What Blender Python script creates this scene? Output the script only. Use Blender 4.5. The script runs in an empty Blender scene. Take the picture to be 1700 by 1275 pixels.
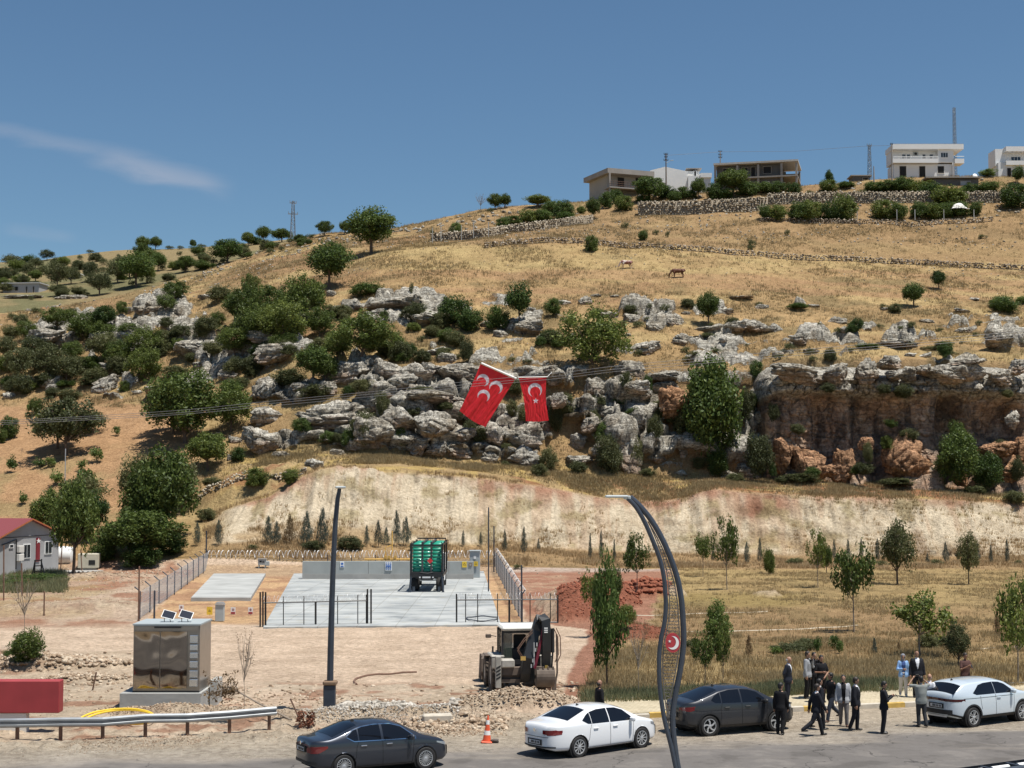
import bpy, bmesh, math, random
import numpy as np
from mathutils import Vector, Matrix, Euler
R = math.radians
scene = bpy.context.scene
col = scene.collection

# ------------------------------------------------------------------ camera, sky, sun, exposure
F = 2600.0; CXP = 850.0; CYP = 637.5; HOR = 798.0; H = 8.6
PITCH = math.atan((HOR - CYP) / F)
cam_d = bpy.data.cameras.new("camera"); cam = bpy.data.objects.new("camera", cam_d); col.objects.link(cam)
cam_d.sensor_width = 36.0; cam_d.lens = 36.0 * F / 1700.0
cam_d.clip_start = 0.5; cam_d.clip_end = 6000
cam.location = (0, 0, H); cam.rotation_euler = (math.pi / 2 + PITCH, 0, 0)
scene.camera = cam

SUN = Vector((0.27, -0.17, 0.948)).normalized()
sun_el = math.asin(SUN.z); sun_az = math.atan2(SUN.x, SUN.y)
world = bpy.data.worlds.new("World"); scene.world = world; world.use_nodes = True
wn = world.node_tree.nodes; wl = world.node_tree.links
for n in list(wn): wn.remove(n)
w_out = wn.new('ShaderNodeOutputWorld'); w_bg = wn.new('ShaderNodeBackground')
w_sky = wn.new('ShaderNodeTexSky'); w_sky.sky_type = 'NISHITA'; w_sky.sun_disc = False
w_sky.sun_elevation = sun_el; w_sky.sun_rotation = sun_az
w_sky.altitude = 900; w_sky.air_density = 1.0; w_sky.dust_density = 0.9; w_sky.ozone_density = 2.2
w_bg.inputs['Strength'].default_value = 0.066
w_hs = wn.new('ShaderNodeHueSaturation'); w_hs.inputs['Saturation'].default_value = 0.92
w_hs.inputs['Saturation'].default_value = 1.02
def wmath(op, a, b=None, c=None):
    n = wn.new('ShaderNodeMath'); n.operation = op
    for i, s in enumerate((a, b, c)):
        if s is None: continue
        if isinstance(s, (int, float)): n.inputs[i].default_value = s
        else: wl.new(s, n.inputs[i])
    return n.outputs[0]
w_tint = wn.new('ShaderNodeMix'); w_tint.data_type = 'RGBA'; w_tint.blend_type = 'MULTIPLY'; w_tint.inputs[0].default_value = 1
w_tint.inputs[7].default_value = (0.79, 0.95, 1.0, 1)
wl.new(w_sky.outputs[0], w_hs.inputs['Color']); wl.new(w_hs.outputs[0], w_tint.inputs[6])
# thin cirrus wisps, placed by compass direction and height above the horizon
w_tc = wn.new('ShaderNodeTexCoord'); w_sep = wn.new('ShaderNodeSeparateXYZ'); wl.new(w_tc.outputs['Generated'], w_sep.inputs[0])
ymax = wmath('MAXIMUM', w_sep.outputs[1], .05); w_u = wmath('DIVIDE', w_sep.outputs[0], ymax); w_s = wmath('DIVIDE', w_sep.outputs[2], ymax)
w_n = wn.new('ShaderNodeTexNoise'); w_n.inputs['Scale'].default_value = 26; w_n.inputs['Detail'].default_value = 6; w_n.inputs['Distortion'].default_value = .4
w_map = wn.new('ShaderNodeMapping'); w_map.inputs['Rotation'].default_value = (0, R(-14), 0); w_map.inputs['Scale'].default_value = (.5, 1, 2.6); wl.new(w_tc.outputs['Generated'], w_map.inputs[0]); wl.new(w_map.outputs[0], w_n.inputs['Vector'])
def wisp(u0, s0, u1, s1, w0, amp):
    L_ = math.hypot(u1 - u0, s1 - s0); dx, dy = (u1 - u0) / L_, (s1 - s0) / L_
    a = wmath('SUBTRACT', w_u, u0); b = wmath('SUBTRACT', w_s, s0)
    t = wmath('DIVIDE', wmath('ADD', wmath('MULTIPLY', a, dx), wmath('MULTIPLY', b, dy)), L_)
    d = wmath('ABSOLUTE', wmath('ADD', wmath('SUBTRACT', wmath('MULTIPLY', b, dx), wmath('MULTIPLY', a, dy)), wmath('MULTIPLY', wmath('SUBTRACT', w_n.outputs['Fac'], .5), w0 * 1.6)))
    e1 = wn.new('ShaderNodeMapRange'); e1.interpolation_type = 'SMOOTHSTEP'; wl.new(d, e1.inputs[0]); e1.inputs[1].default_value = w0; e1.inputs[2].default_value = 0
    tt = wmath('ABSOLUTE', wmath('SUBTRACT', t, .5)); e2 = wn.new('ShaderNodeMapRange'); e2.interpolation_type = 'SMOOTHSTEP'; wl.new(tt, e2.inputs[0]); e2.inputs[1].default_value = .56; e2.inputs[2].default_value = .25
    tx = wn.new('ShaderNodeMapRange'); wl.new(w_n.outputs['Fac'], tx.inputs[0]); tx.inputs[1].default_value = .3; tx.inputs[2].default_value = .65
    return wmath('MULTIPLY', wmath('MULTIPLY', e1.outputs[0], e2.outputs[0]), wmath('MULTIPLY_ADD', tx.outputs[0], amp * .6, amp * .4))
def _us(px, py): u = (px - CXP) / F; v = (CYP - py) / F; c, s = math.cos(PITCH), math.sin(PITCH); k = 1 / (c - v * s); return u * k, (s + v * c) * k
m1 = wisp(*_us(-120, 190), *_us(250, 270), .009, .20); m2 = wisp(*_us(140, 252), *_us(385, 318), .011, .40); m3 = wisp(*_us(0, 380), *_us(130, 396), .006, .12)
w_m = wmath('ADD', wmath('MAXIMUM', m1, m2), m3)
w_cl = wn.new('ShaderNodeMix'); w_cl.data_type = 'RGBA'; wl.new(w_m, w_cl.inputs[0]); wl.new(w_tint.outputs[2], w_cl.inputs[6]); w_cl.inputs[7].default_value = (6.6, 6.4, 6.9, 1)
wl.new(w_cl.outputs[2], w_bg.inputs['Color']); wl.new(w_bg.outputs[0], w_out.inputs['Surface'])

sd = bpy.data.lights.new("sun", 'SUN'); sd.energy = 4.6; sd.angle = R(0.53); sd.color = (1.0, 0.955, 0.88)
so = bpy.data.objects.new("sun", sd); col.objects.link(so)
so.rotation_euler = SUN.to_track_quat('Z', 'Y').to_euler(); so.location = (20, -20, 80)
scene.view_settings.view_transform = 'Standard'; scene.view_settings.look = 'None'
scene.view_settings.gamma = 1.0; scene.view_settings.exposure = 0.44

# ------------------------------------------------------------------ helpers
def P(px, py, Y):
    """world point that the photograph shows at pixel (px, py), at distance Y"""
    u = (px - CXP) / F; v = (CYP - py) / F
    c, s = math.cos(PITCH), math.sin(PITCH)
    d = Y / (c - v * s)
    return Vector((u * d, Y, H + (s + v * c) * d))

def YG(py, z=0.0):
    """distance at which level ground of height z shows at picture row py"""
    v = (CYP - py) / F; c, s = math.cos(PITCH), math.sin(PITCH)
    return (H - z) * (c - v * s) / -(s + v * c)

def US(px, py):
    u = (np.asarray(px, float) - CXP) / F; v = (CYP - np.asarray(py, float)) / F
    c, s = math.cos(PITCH), math.sin(PITCH)
    k = 1.0 / (c - v * s)
    return u * k, (s + v * c) * k      # X/Y , (Z-H)/Y

def PIX(X, Y, Z):
    c, s = math.cos(PITCH), math.sin(PITCH)
    z = Z - H
    fwd = Y * c + z * s; up = -Y * s + z * c
    return CXP + F * X / fwd, CYP - F * up / fwd

def tag(o, label=None, cat=None, group=None, kind=None):
    if label: o['label'] = label
    if cat: o['category'] = cat
    if group: o['group'] = group
    if kind: o['kind'] = kind
    return o

def empty(name, loc=(0, 0, 0), rz=0.0, label=None, cat=None, group=None):
    o = bpy.data.objects.new(name, None); col.objects.link(o)
    o.location = loc; o.rotation_euler = (0, 0, rz); o.empty_display_size = 0.2
    tag(o, label, cat, group); return o

def link_mesh(name, me, mat=None, parent=None, smooth=False):
    o = bpy.data.objects.new(name, me); col.objects.link(o)
    if mat is not None and len(me.materials) == 0: me.materials.append(mat)
    if parent is not None: o.parent = parent
    if smooth: me.polygons.foreach_set('use_smooth', np.ones(len(me.polygons), bool))
    return o

def np_mesh(name, verts, quads=None, tris=None, attrs=None):
    """mesh from numpy arrays; attrs: name -> (n,) float or (n,3) colour"""
    me = bpy.data.meshes.new(name)
    verts = np.asarray(verts, np.float32)
    nq = 0 if quads is None else len(quads); nt = 0 if tris is None else len(tris)
    me.vertices.add(len(verts)); me.vertices.foreach_set('co', verts.ravel())
    loops = []
    if nq: loops.append(np.asarray(quads, np.int32).ravel())
    if nt: loops.append(np.asarray(tris, np.int32).ravel())
    lo = np.concatenate(loops); me.loops.add(len(lo)); me.loops.foreach_set('vertex_index', lo)
    me.polygons.add(nq + nt)
    st = np.concatenate([np.arange(nq) * 4, nq * 4 + np.arange(nt) * 3]).astype(np.int32)
    me.polygons.foreach_set('loop_start', st)
    try: me.polygons.foreach_set('loop_total', np.concatenate([np.full(nq, 4), np.full(nt, 3)]).astype(np.int32))
    except Exception: pass
    me.update(calc_edges=True); me.validate()
    for k, a in (attrs or {}).items():
        a = np.asarray(a, np.float32)
        if a.ndim == 1:
            at = me.attributes.new(k, 'FLOAT', 'POINT'); at.data.foreach_set('value', a)
        else:
            at = me.attributes.new(k, 'FLOAT_COLOR', 'POINT')
            c4 = np.ones((len(a), 4), np.float32); c4[:, :3] = a; at.data.foreach_set('color', c4.ravel())
    return me

def grid_quads(nr, nc):
    i = np.arange((nr - 1) * (nc - 1)); r = i // (nc - 1); c = i % (nc - 1)
    a = r * nc + c
    return np.stack([a, a + 1, a + nc + 1, a + nc], 1)

# ---- numpy noise
def _h(ix, iy, iz, seed):
    n = (ix.astype(np.int64) * 73856093) ^ (iy.astype(np.int64) * 19349663) ^ (iz.astype(np.int64) * 83492791) ^ (seed * 2654435761)
    n = (n ^ (n >> 13)) * 1274126177; n = n & 0x7fffffff; n = (n ^ (n >> 16)) * 668265263; n = n & 0x7fffffff
    return ((n ^ (n >> 15)) & 0xfffff) / 1048575.0

def vnoise(x, y, z, seed=0):
    x = np.asarray(x, float); y = np.asarray(y, float)
    ix = np.floor(x); iy = np.floor(y)
    fx = (x - ix).astype(np.float32); fy = (y - iy).astype(np.float32)
    fx = fx * fx * (3 - 2 * fx); fy = fy * fy * (3 - 2 * fy)
    ix = ix.astype(np.int64) * 73856093; iy = iy.astype(np.int64) * 19349663
    X = (ix, ix + 73856093); Y = (iy, iy + 19349663); gx = (1 - fx, fx); gy = (1 - fy, fy)
    if np.ndim(z) == 0:
        k0 = (int(z) * 83492791) ^ (seed * 2654435761)
        r = 0
        for a in (0, 1):
            for b in (0, 1): r = r + _hh(X[a] ^ Y[b] ^ k0) * (gx[a] * gy[b])
        return r * 2 - 1
    iz = np.floor(z); fz = (z - iz).astype(np.float32); fz = fz * fz * (3 - 2 * fz)
    iz = iz.astype(np.int64) * 83492791; Z = (iz ^ (seed * 2654435761), (iz + 83492791) ^ (seed * 2654435761)); gzz = (1 - fz, fz)
    r = 0
    for a in (0, 1):
        for b in (0, 1):
            xy = X[a] ^ Y[b]; g = gx[a] * gy[b]
            for c in (0, 1): r = r + _hh(xy ^ Z[c]) * (g * gzz[c])
    return r * 2 - 1

def _hh(n):
    n = n.astype(np.uint32); n = (n ^ (n >> np.uint32(13))) * np.uint32(1274126177)
    n = (n ^ (n >> np.uint32(16))) * np.uint32(668265263)
    return ((n ^ (n >> np.uint32(15))) & np.uint32(0xfffff)).astype(np.float32) * np.float32(1 / 1048575.0)

def fbm(x, y, z=0.0, oct=4, seed=0, gain=0.5):
    r = 0; a = 1.0; t = 0
    for i in range(oct):
        r = r + a * vnoise(np.asarray(x) * 2.03 ** i, np.asarray(y) * 2.03 ** i, np.asarray(z) * 2.03 ** i, seed + i); t += a; a *= gain
    return r / t

def worley(x, y, z, seed=0):
    x = np.asarray(x, float); y = np.asarray(y, float) + 0 * x; z = np.asarray(z, float) + 0 * x
    ix = np.floor(x).astype(np.int64); iy = np.floor(y).astype(np.int64); iz = np.floor(z).astype(np.int64)
    f1 = np.full(x.shape, 9.0); f2 = np.full(x.shape, 9.0); cid = np.zeros(x.shape)
    for a in (-1, 0, 1):
        for b in (-1, 0, 1):
            for c in (-1, 0, 1):
                cx = ix + a; cy = iy + b; cz = iz + c
                dx = cx + 0.15 + 0.7 * _h(cx, cy, cz, seed) - x
                dy = cy + 0.15 + 0.7 * _h(cx, cy, cz, seed + 11) - y
                dz = cz + 0.15 + 0.7 * _h(cx, cy, cz, seed + 23) - z
                d = np.sqrt(dx * dx + dy * dy + dz * dz)
                n = d < f1
                f2 = np.where(n, f1, np.minimum(f2, d))
                cid = np.where(n, _h(cx, cy, cz, seed + 37), cid)
                f1 = np.where(n, d, f1)
    return f1, f2, cid

def sstep(a, b, x):
    t = np.clip((x - a) / (b - a), 0, 1); return t * t * (3 - 2 * t)

# ---- materials
def mat_new(name):
    m = bpy.data.materials.new(name); m.use_nodes = True
    nt = m.node_tree; b = nt.nodes.get('Principled BSDF'); return m, nt, b

_mc = {}
def mat(name, colr, rough=0.6, metal=0.0, spec=0.5, var=0.12, scale=3.0, bump=0.0, bscale=20.0, coat=0.0, trans=0.0, emit=None):
    if name in _mc: return _mc[name]
    m, nt, b = mat_new(name)
    b.inputs['Roughness'].default_value = rough; b.inputs['Metallic'].default_value = metal
    b.inputs['Specular IOR Level'].default_value = spec
    b.inputs['Coat Weight'].default_value = coat; b.inputs['Coat Roughness'].default_value = 0.05
    tc = nt.nodes.new('ShaderNodeTexCoord'); nz = nt.nodes.new('ShaderNodeTexNoise')
    nz.inputs['Scale'].default_value = scale; nz.inputs['Detail'].default_value = 5
    nt.links.new(tc.outputs['Object'], nz.inputs['Vector'])
    mr = nt.nodes.new('ShaderNodeMapRange'); mr.inputs['From Min'].default_value = 0.25; mr.inputs['From Max'].default_value = 0.75
    mr.inputs['To Min'].default_value = 1 - var; mr.inputs['To Max'].default_value = 1 + var
    nt.links.new(nz.outputs['Fac'], mr.inputs['Value'])
    mx = nt.nodes.new('ShaderNodeVectorMath'); mx.operation = 'SCALE'
    mx.inputs[0].default_value = colr[:3]; nt.links.new(mr.outputs[0], mx.inputs['Scale'])
    nt.links.new(mx.outputs[0], b.inputs['Base Color'])
    if bump:
        n2 = nt.nodes.new('ShaderNodeTexNoise'); n2.inputs['Scale'].default_value = bscale; n2.inputs['Detail'].default_value = 4
        nt.links.new(tc.outputs['Object'], n2.inputs['Vector'])
        bp = nt.nodes.new('ShaderNodeBump'); bp.inputs['Strength'].default_value = bump; bp.inputs['Distance'].default_value = 0.05
        nt.links.new(n2.outputs['Fac'], bp.inputs['Height']); nt.links.new(bp.outputs[0], b.inputs['Normal'])
    if emit: b.inputs['Emission Color'].default_value = (*emit[:3], 1); b.inputs['Emission Strength'].default_value = emit[3]
    _mc[name] = m; return m
# ------------------------------------------------------------------ terrain
def line(pts, flat=None):
    """pts: list of (px, Y, py) -> arrays u, Y, z"""
    pts = sorted(pts); a = np.array(pts, float)
    u, s = US(a[:, 0], a[:, 2])
    return u, a[:, 1], H + s * a[:, 1]
def flatline(Y, z=0.0):
    return np.array([-1.0, 1.0]), np.array([Y, Y], float), np.array([z, z], float)

LB = line([(-400,154,912),(0,154,916),(100,154,918),(200,154,918),(300,154,915),(350,155,903),(420,156,899),(500,158,900),(650,160,903),(850,165,910),(1050,168,920),(1250,170,925),(1450,171,928),(1700,172,927),(2100,172,927)])
LC = line([(-400,172,860),(0,172,860),(200,170,860),(300,169,856),(350,168,858),(385,167,843),(440,167,827),(520,168,797),(560,169,787),(640,170,783),(720,171,786),(800,172,792),(850,173,800),(900,174,806),(1000,176,826),(1050,177,831),(1120,177,831),(1180,176,808),(1250,176,816),(1400,177,823),(1500,178,825),(1600,178,829),(1700,179,836),(2100,179,836)])
LD = line([(-400,188,770),(0,188,765),(200,187,755),(300,187,752),(420,186,752),(500,185,752),(650,184,755),(850,185,772),(1050,186,788),(1180,187,792),(1250,190,796),(1450,191,798),(1700,193,803),(2100,193,803)])
LE = line([(-400,225,668),(0,225,665),(200,220,650),(300,214,648),(400,208,640),(500,200,622),(650,198,612),(850,197,607),(1050,197,608),(1180,197,612),(1250,197,618),(1290,196,604),(1450,196,600),(1700,197,602),(2100,197,602)])
LF = line([(-400,240,590),(0,240,585),(180,238,562),(330,236,545),(450,232,512),(530,229,500),(650,227,487),(850,227,488),(1050,227,490),(1250,228,494),(1450,230,502),(1700,230,508),(2100,230,508)])
LG = line([(-400,256,556),(0,256,550),(180,254,532),(330,254,500),(450,256,455),(530,255,440),(650,252,418),(800,252,405),(930,252,400),(1000,252,402),(1200,252,415),(1330,252,425),(1500,252,437),(1700,252,445),(2100,252,450)])
LHH = line([(-400,264,540),(0,264,534),(180,266,512),(330,270,474),(450,277,427),(530,277,411),(650,278,399),(800,280,386),(930,281,373),(1000,281,362),(1200,281,353),(1330,281,351),(1500,280,362),(1700,280,357),(2100,280,357)])
LI = line([(-400,272,528),(0,272,520),(100,274,506),(180,276,493),(250,280,476),(330,286,453),(400,291,431),(450,296,409),(530,301,389),(650,306,378),(730,308,362),(800,308,346),(930,309,338),(1000,302,328),(1200,300,315),(1330,300,308),(1500,302,292),(1700,302,292),(2100,302,292)])
LJ = (LI[0], LI[1] + 38, np.where(LI[0] < US(560, 390)[0], LI[2] - 12, LI[2] - 1.0))
LK = line([(-400,410,500),(0,410,505),(160,410,505),(300,412,482),(400,415,455),(530,420,440),(650,420,440),(900,420,450),(1700,420,420),(2100,420,420)])
LL = line([(-400,560,446),(0,560,434),(50,560,433),(110,565,424),(200,570,413),(300,570,412),(400,570,404),(500,570,394),(560,570,392),(650,570,400),(900,570,430),(1700,570,430),(2100,570,430)])
LM = (LL[0], LL[1] + 260, LL[2] - 6)
CTRL = [flatline(-200), flatline(20), flatline(149.5), LB, LC, LD, LE, LF, LG, LHH, LI, LJ, LK, LL, LM]

def z_base(u, Y):
    u = np.asarray(u, float); Y = np.asarray(Y, float) + 0 * u; u = u + 0 * Y
    z = np.zeros_like(Y)
    pY = np.interp(u, CTRL[0][0], CTRL[0][1]); pz = np.interp(u, CTRL[0][0], CTRL[0][2])
    for k in range(1, len(CTRL)):
        cY = np.interp(u, CTRL[k][0], CTRL[k][1]); cz = np.interp(u, CTRL[k][0], CTRL[k][2])
        m = (Y >= pY) & (Y <= cY)
        t = np.clip((Y - pY) / np.maximum(cY - pY, 1e-6), 0, 1)
        z = np.where(m, pz + (cz - pz) * t, z)
        pY, pz = cY, cz
    return np.where(Y > pY, pz, z)

# rows of the fan-shaped grid
rows = [18.0]
while rows[-1] < 830:
    Y = rows[-1]
    if Y < 150: d = min(max(Y * Y / 22360 * 1.5, 0.13), 0.8)
    elif Y < 312: d = 0.42
    else: d = 2.2
    rows.append(Y + d)
YR = np.array(rows)
UC = np.concatenate([np.linspace(-0.62, -0.345, 60)[:-1], np.linspace(-0.345, 0.345, 900), np.linspace(0.345, 0.62, 60)[1:]])
NR, NC = len(YR), len(UC)
GU, GY = np.meshgrid(UC, YR)
GZ = z_base(GU, GY)
# soften the kinks of the profile along the distance, keep the flat and the steep banks
def blur_rows(Z, n):
    for _ in range(n):
        Zp = np.pad(Z, ((1, 1), (0, 0)), 'edge'); Z = (Zp[:-2] + 2 * Zp[1:-1] + Zp[2:]) / 4
    return Z
def blur_cols(Z, n):
    for _ in range(n):
        Zp = np.pad(Z, ((0, 0), (1, 1)), 'edge'); Z = (Zp[:, :-2] + 2 * Zp[:, 1:-1] + Zp[:, 2:]) / 4
    return Z
GZ = np.where(GY > 149, blur_cols(blur_rows(GZ, 5), 40), GZ)
GX = GU * GY
PXg, PYg = PIX(GX, GY, GZ)          # where each vertex lies in the photograph (authoring aid for the ground cover)

def cut(px, xs, ys): return np.interp(px, xs, ys)
Yfoot = np.interp(GU, LB[0], LB[1]); Ytop = np.interp(GU, LC[0], LC[1]); Ycf = np.interp(GU, LD[0], LD[1]); Yct = np.interp(GU, LE[0], LE[1])
Yfs = np.interp(GU, LF[0], LF[1]); Yrg = np.interp(GU, LI[0], LI[1])
n1 = fbm(GX / 9, GY / 9, 0, 4, 3); n2 = fbm(GX / 2.2, GY / 2.2, 0, 4, 9); n3 = fbm(GX / 30, GY / 30, 0, 3, 21)

# gentle relief
onhill = sstep(176, 190, GY)
GZ = GZ + onhill * (n1 * 0.55 + n2 * 0.16) * (1 - 0.5 * sstep(300, 420, GY))
# ---- cut bank: gullies and ledges
bank = sstep(0, 1.2, GY - Yfoot) * (1 - sstep(-0.8, 0.8, GY - Ytop)) * sstep(330, 400, PXg)
gul = fbm(GX / .9, GZ / 7, 0, 4, 31); gul2 = fbm(GX / 4.5, GZ / 9, 0, 3, 35)
GYd = GY + bank * (gul * .75 + gul2 * 1.3 + .35 * fbm(GX / .8, GZ / .6, 0, 3, 33))
led = fbm(GX / 9, GZ * 1.6, 5, 3, 41)
GYd = GYd + bank * led * 0.35
# ---- rock zones
def blob(px, py, rx, ry): return np.exp(-(((PXg - px) / rx) ** 2 + ((PYg - py) / ry) ** 2))
rk = np.zeros_like(GZ)
core = sstep(0, 2.0, GY - Ycf) * (1 - sstep(-2, 1.5, GY - Yct))
edge = sstep(395, 440, PXg) * (1 - 0 * PXg)
rk = np.maximum(rk, core * edge * 1.0)
band = sstep(-1, 2, GY - Yct) * (1 - sstep(-6, 0, GY - Yfs))
nr = fbm(GX / 7, GY / 5, GZ / 4, 4, 51)
rk = np.maximum(rk, band * sstep(0.14, 0.26, nr + 0.06 * sstep(900, 500, PXg) - 0.02))
leftm = sstep(-60, 20, 440 - PXg) * (1 - sstep(-10, 5, PYg - 665)) * (sstep(-10, 8, PYg - 520)) 
rk = np.maximum(rk, leftm * sstep(0.16, 0.26, nr))
rk = np.where(core > 0.3, rk * sstep(-0.10, 0.02, fbm(GX / 7, GZ / 2.2, GY / 6, 4, 57) + .07) * (1 - sstep(1262, 1275, PXg)), rk)
for (a, b, rx, ry, s) in [(270,515,55,28,1),(460,578,80,26,1),(680,510,90,24,1),(80,555,45,18,1),(205,557,60,16,1),(330,575,50,20,1),(120,492,45,8,1),(25,490,40,10,.8),
                       (1100,535,70,22,.55),(1230,545,60,18,.6),(870,545,30,20,.8),(1660,560,40,24,.9),(1490,566,45,12,.8),(1590,600,60,8,.9)]:
    rk = np.maximum(rk, sstep(0.35, 0.6, blob(a, b, rx, ry) * s + 0.35 * nr))
rk *= (GY > 180) * (GY < 300)
rock = np.clip(rk, 0, 1)
m = rock > 0.01
wx, wy, wz = GX[m], GY[m], GZ[m]
jx = fbm(wx / 3, wy / 3, wz / 3, 3, 61) * 1.3; jz = fbm(wx / 3, wy / 3, wz / 3, 3, 67) * 0.8
f1, f2, cid = worley((wx + jx * 1.6) / 5.2, (wy + jx) / 5.2, (wz + jz * 1.6 + .25 * wx) / 3.3, 5)
g1, g2, gid = worley((wx + jz) / 1.5, (wy) / 1.5, (wz + jx) / 1.1, 9)
bump1 = .35 * np.sqrt(np.clip(1 - (f1 / 0.95) ** 2, 0, 1)) + .62 * np.clip((f2 - f1) * 2.6, 0, 1) + cid * 0.6
crev = sstep(0.0, 0.16, f2 - f1)
bump2 = .4 * (1 - g1) + .45 * np.clip((g2 - g1) * 2.6, 0, 1) + .25 * gid
big = 1 + .8 * fbm(wx / 12, wz / 8, wy / 12, 2, 63)
dis = (bump1 * 1.9 * big * (0.35 + 0.65 * crev) + bump2 * 0.6 + fbm(wx / 0.7, wy / 0.7, wz / 0.5, 3, 71) * 0.18) * rock[m]
corem = core[m]
GYd[m] -= dis * (0.25 + 0.95 * corem)
GZ[m] += dis * (0.75 - 0.35 * corem) - 0.55 * rock[m]
# rubble and broken earth beside the road and the red earth heaps
def mound(px, py, rx, ry, hgt, seed, rough=0.35):
    """heap centred where the photo shows its foot at (px,py), radii in metres"""
    c = P(px, py, YG(py)); d = ((GX - c.x) / rx) ** 2 + ((GY - c.y) / ry) ** 2
    k = np.clip(1 - d + rough * fbm(GX / 0.9, GY / 0.9, 0, 3, seed), 0, 1); return k ** 0.8 * hgt
MN = [(858,1172,2.6,1.1,0.62,1),(700,1194,3.8,.9,0.36,2),(620,1190,2.6,.9,0.45,3),(520,1195,2.0,.9,0.35,4),(300,1185,3.2,.9,0.3,5),(780,1200,3.4,.9,0.22,6),
      (1000,1003,2.9,5.0,1.8,7),(960,1010,3.0,9.0,1.5,8),(1075,990,3.0,3.5,1.2,9),(1050,1060,2.4,3.0,0.7,10),(945,1030,1.4,2.2,0.9,11),(430,928,8,4,1.5,12),(560,932,7,3,1.1,14),
      (130,1105,3.0,1.3,0.35,15),(60,1110,2.5,1.4,0.6,16),(150,1130,2.2,1.0,0.2,17),(1275,990,1.2,1.5,0.5,18),(230,925,9,3,0.9,19),(120,960,7,2.5,0.5,20),(140,1010,6,4,0.5,21)]
heap = np.zeros_like(GZ)
for (a, b, rx, ry, hg, sdd) in MN:
    heap = np.maximum(heap, mound(a, b, rx, ry, hg, 100 + sdd))
GZ = GZ + heap + np.where(heap > 0.02, fbm(GX / 0.35, GY / 0.35, 0, 3, 77) * 0.12, 0)

# ---------- road frame: kerb line Y = KY(X)
def KY(X): return 56.15 + 0.27 * X
dk = (KY(GX) - GY) * 0.965            # + on the road side, metres from the kerb line
walk_on = sstep(-0.02, 0.0, GX - 3.4)
lot = (GY > 20) & (GY < 150)
rough_ground = np.where((dk < -0.2) & (GY < 149) & (walk_on < .5) , 1, 0) * fbm(GX / 1.1, GY / 1.1, 0, 4, 81) * 0.07
GZ = GZ + rough_ground + np.where((dk < 1.6) & (dk > -3.2) & (walk_on < .5), 1, 0) * np.clip(fbm(GX / .5, GY / .5, 0, 3, 83), 0, 1) * 0.22
meadow = (PXg > 975) & (dk < -3.9) & (GY < 172)
GZ = GZ + np.where(meadow, 1, 0) * (fbm(GX / 2.5, GY / 2.5, 0, 3, 87) * 0.10)

# ---------- ground cover colours (albedo)
def C(*a): return np.array(a, float)
def mixc(c, w, k): w = w[..., None]; return c * (1 - w) + k * w
v1 = fbm(GX / 1.7, GY / 1.7, GZ / 1.7, 4, 91)[..., None]; v2 = n1[..., None]; v3 = n3[..., None]
CC = np.zeros(GZ.shape + (3,))
# hillside dry grass
grass = C(.33, .222, .108) * (1 + .30 * v2 + .20 * v1)
CC[:] = grass
CC = mixc(CC, sstep(0.0, 0.35, n3 + .25 * n2), C(.29, .18, .092))
CC = mixc(CC, .8 * sstep(0.12, 0.35, fbm(GX / 14, GY / 5, 0, 4, 95)), C(.40, .295, .14))
CC = mixc(CC, .55 * sstep(0.16, 0.4, fbm(GX / 5, GY / 4, 0, 4, 97)), C(.17, .135, .065))
# tilled strips in the middle field
strip = sstep(560, 700, PXg) * (1 - sstep(-6, 6, PYg - 505)) * sstep(-5, 5, PYg - 408)
tl = sstep(0.05, 0.3, fbm(GX / 60, GY / 2.4, 0, 3, 99))
CC = mixc(CC, strip * tl * .6, C(.34, .205, .11))
pale = strip * sstep(0, 6, 452 - PYg) * .65
CC = mixc(CC, pale * (0.6 + .4 * sstep(-.1, .3, n2)), C(.42, .315, .145))
# field above the dry stone wall: browner
up = sstep(0, 3, GY - np.interp(GU, LG[0], LG[1])) * sstep(700, 800, PXg) * (GY < 300)
CC = mixc(CC, up * .6, C(.27, .175, .09))
CC = mixc(CC, core * sstep(1255, 1270, PXg), C(.11, .075, .055))
# left: ploughed orange vineyard
ov = (1 - sstep(-12, 12, PXg - (300 + 25 * n1 + 0.28 * (800 - PYg)))) * (1 - sstep(-8, 8, 672 + 18 * n1 - PYg)) * (GY > 150)
CC = mixc(CC, ov, C(.33, .20, .105) * (1 + .15 * 1)); 
CC = mixc(CC, ov * sstep(-.05, .25, fbm(GX / 6, GY / 6, 0, 4, 103)) * sstep(720, 790, PYg) * .8, C(.29, .215, .105))
CC = mixc(CC, sstep(0, 15, 330 - PXg) * sstep(0, 12, PYg - 860) * .7 * (GY > 150), C(.33, .22, .10))
# far hill: greener grey
far = sstep(330, 400, GY)
CC = mixc(CC, far, C(.24, .185, .095)); CC = mixc(CC, far * sstep(-.05, .3, fbm(GX / 18, GY / 22, 0, 4, 105)) * .75, C(.12, .125, .06))
# ledge between bank and cliff
ledge = sstep(-.5, 1, GY - Ytop) * (1 - sstep(-2, 2, GY - Ycf)) * sstep(330, 420, PXg)
CC = mixc(CC, ledge * .7, C(.37, .27, .135)); CC = mixc(CC, ledge * sstep(.0, .3, n2 + .3 * n1) * .8, C(.44, .32, .115))
redl = ledge * sstep(0, .3, fbm(GX / 4, GY / 2, 0, 4, 111) + .25 * sstep(900, 1100, PXg)) * sstep(-2, 6, PYg - 790)
CC = mixc(CC, redl * .8, C(.25, .105, .055))
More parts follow.
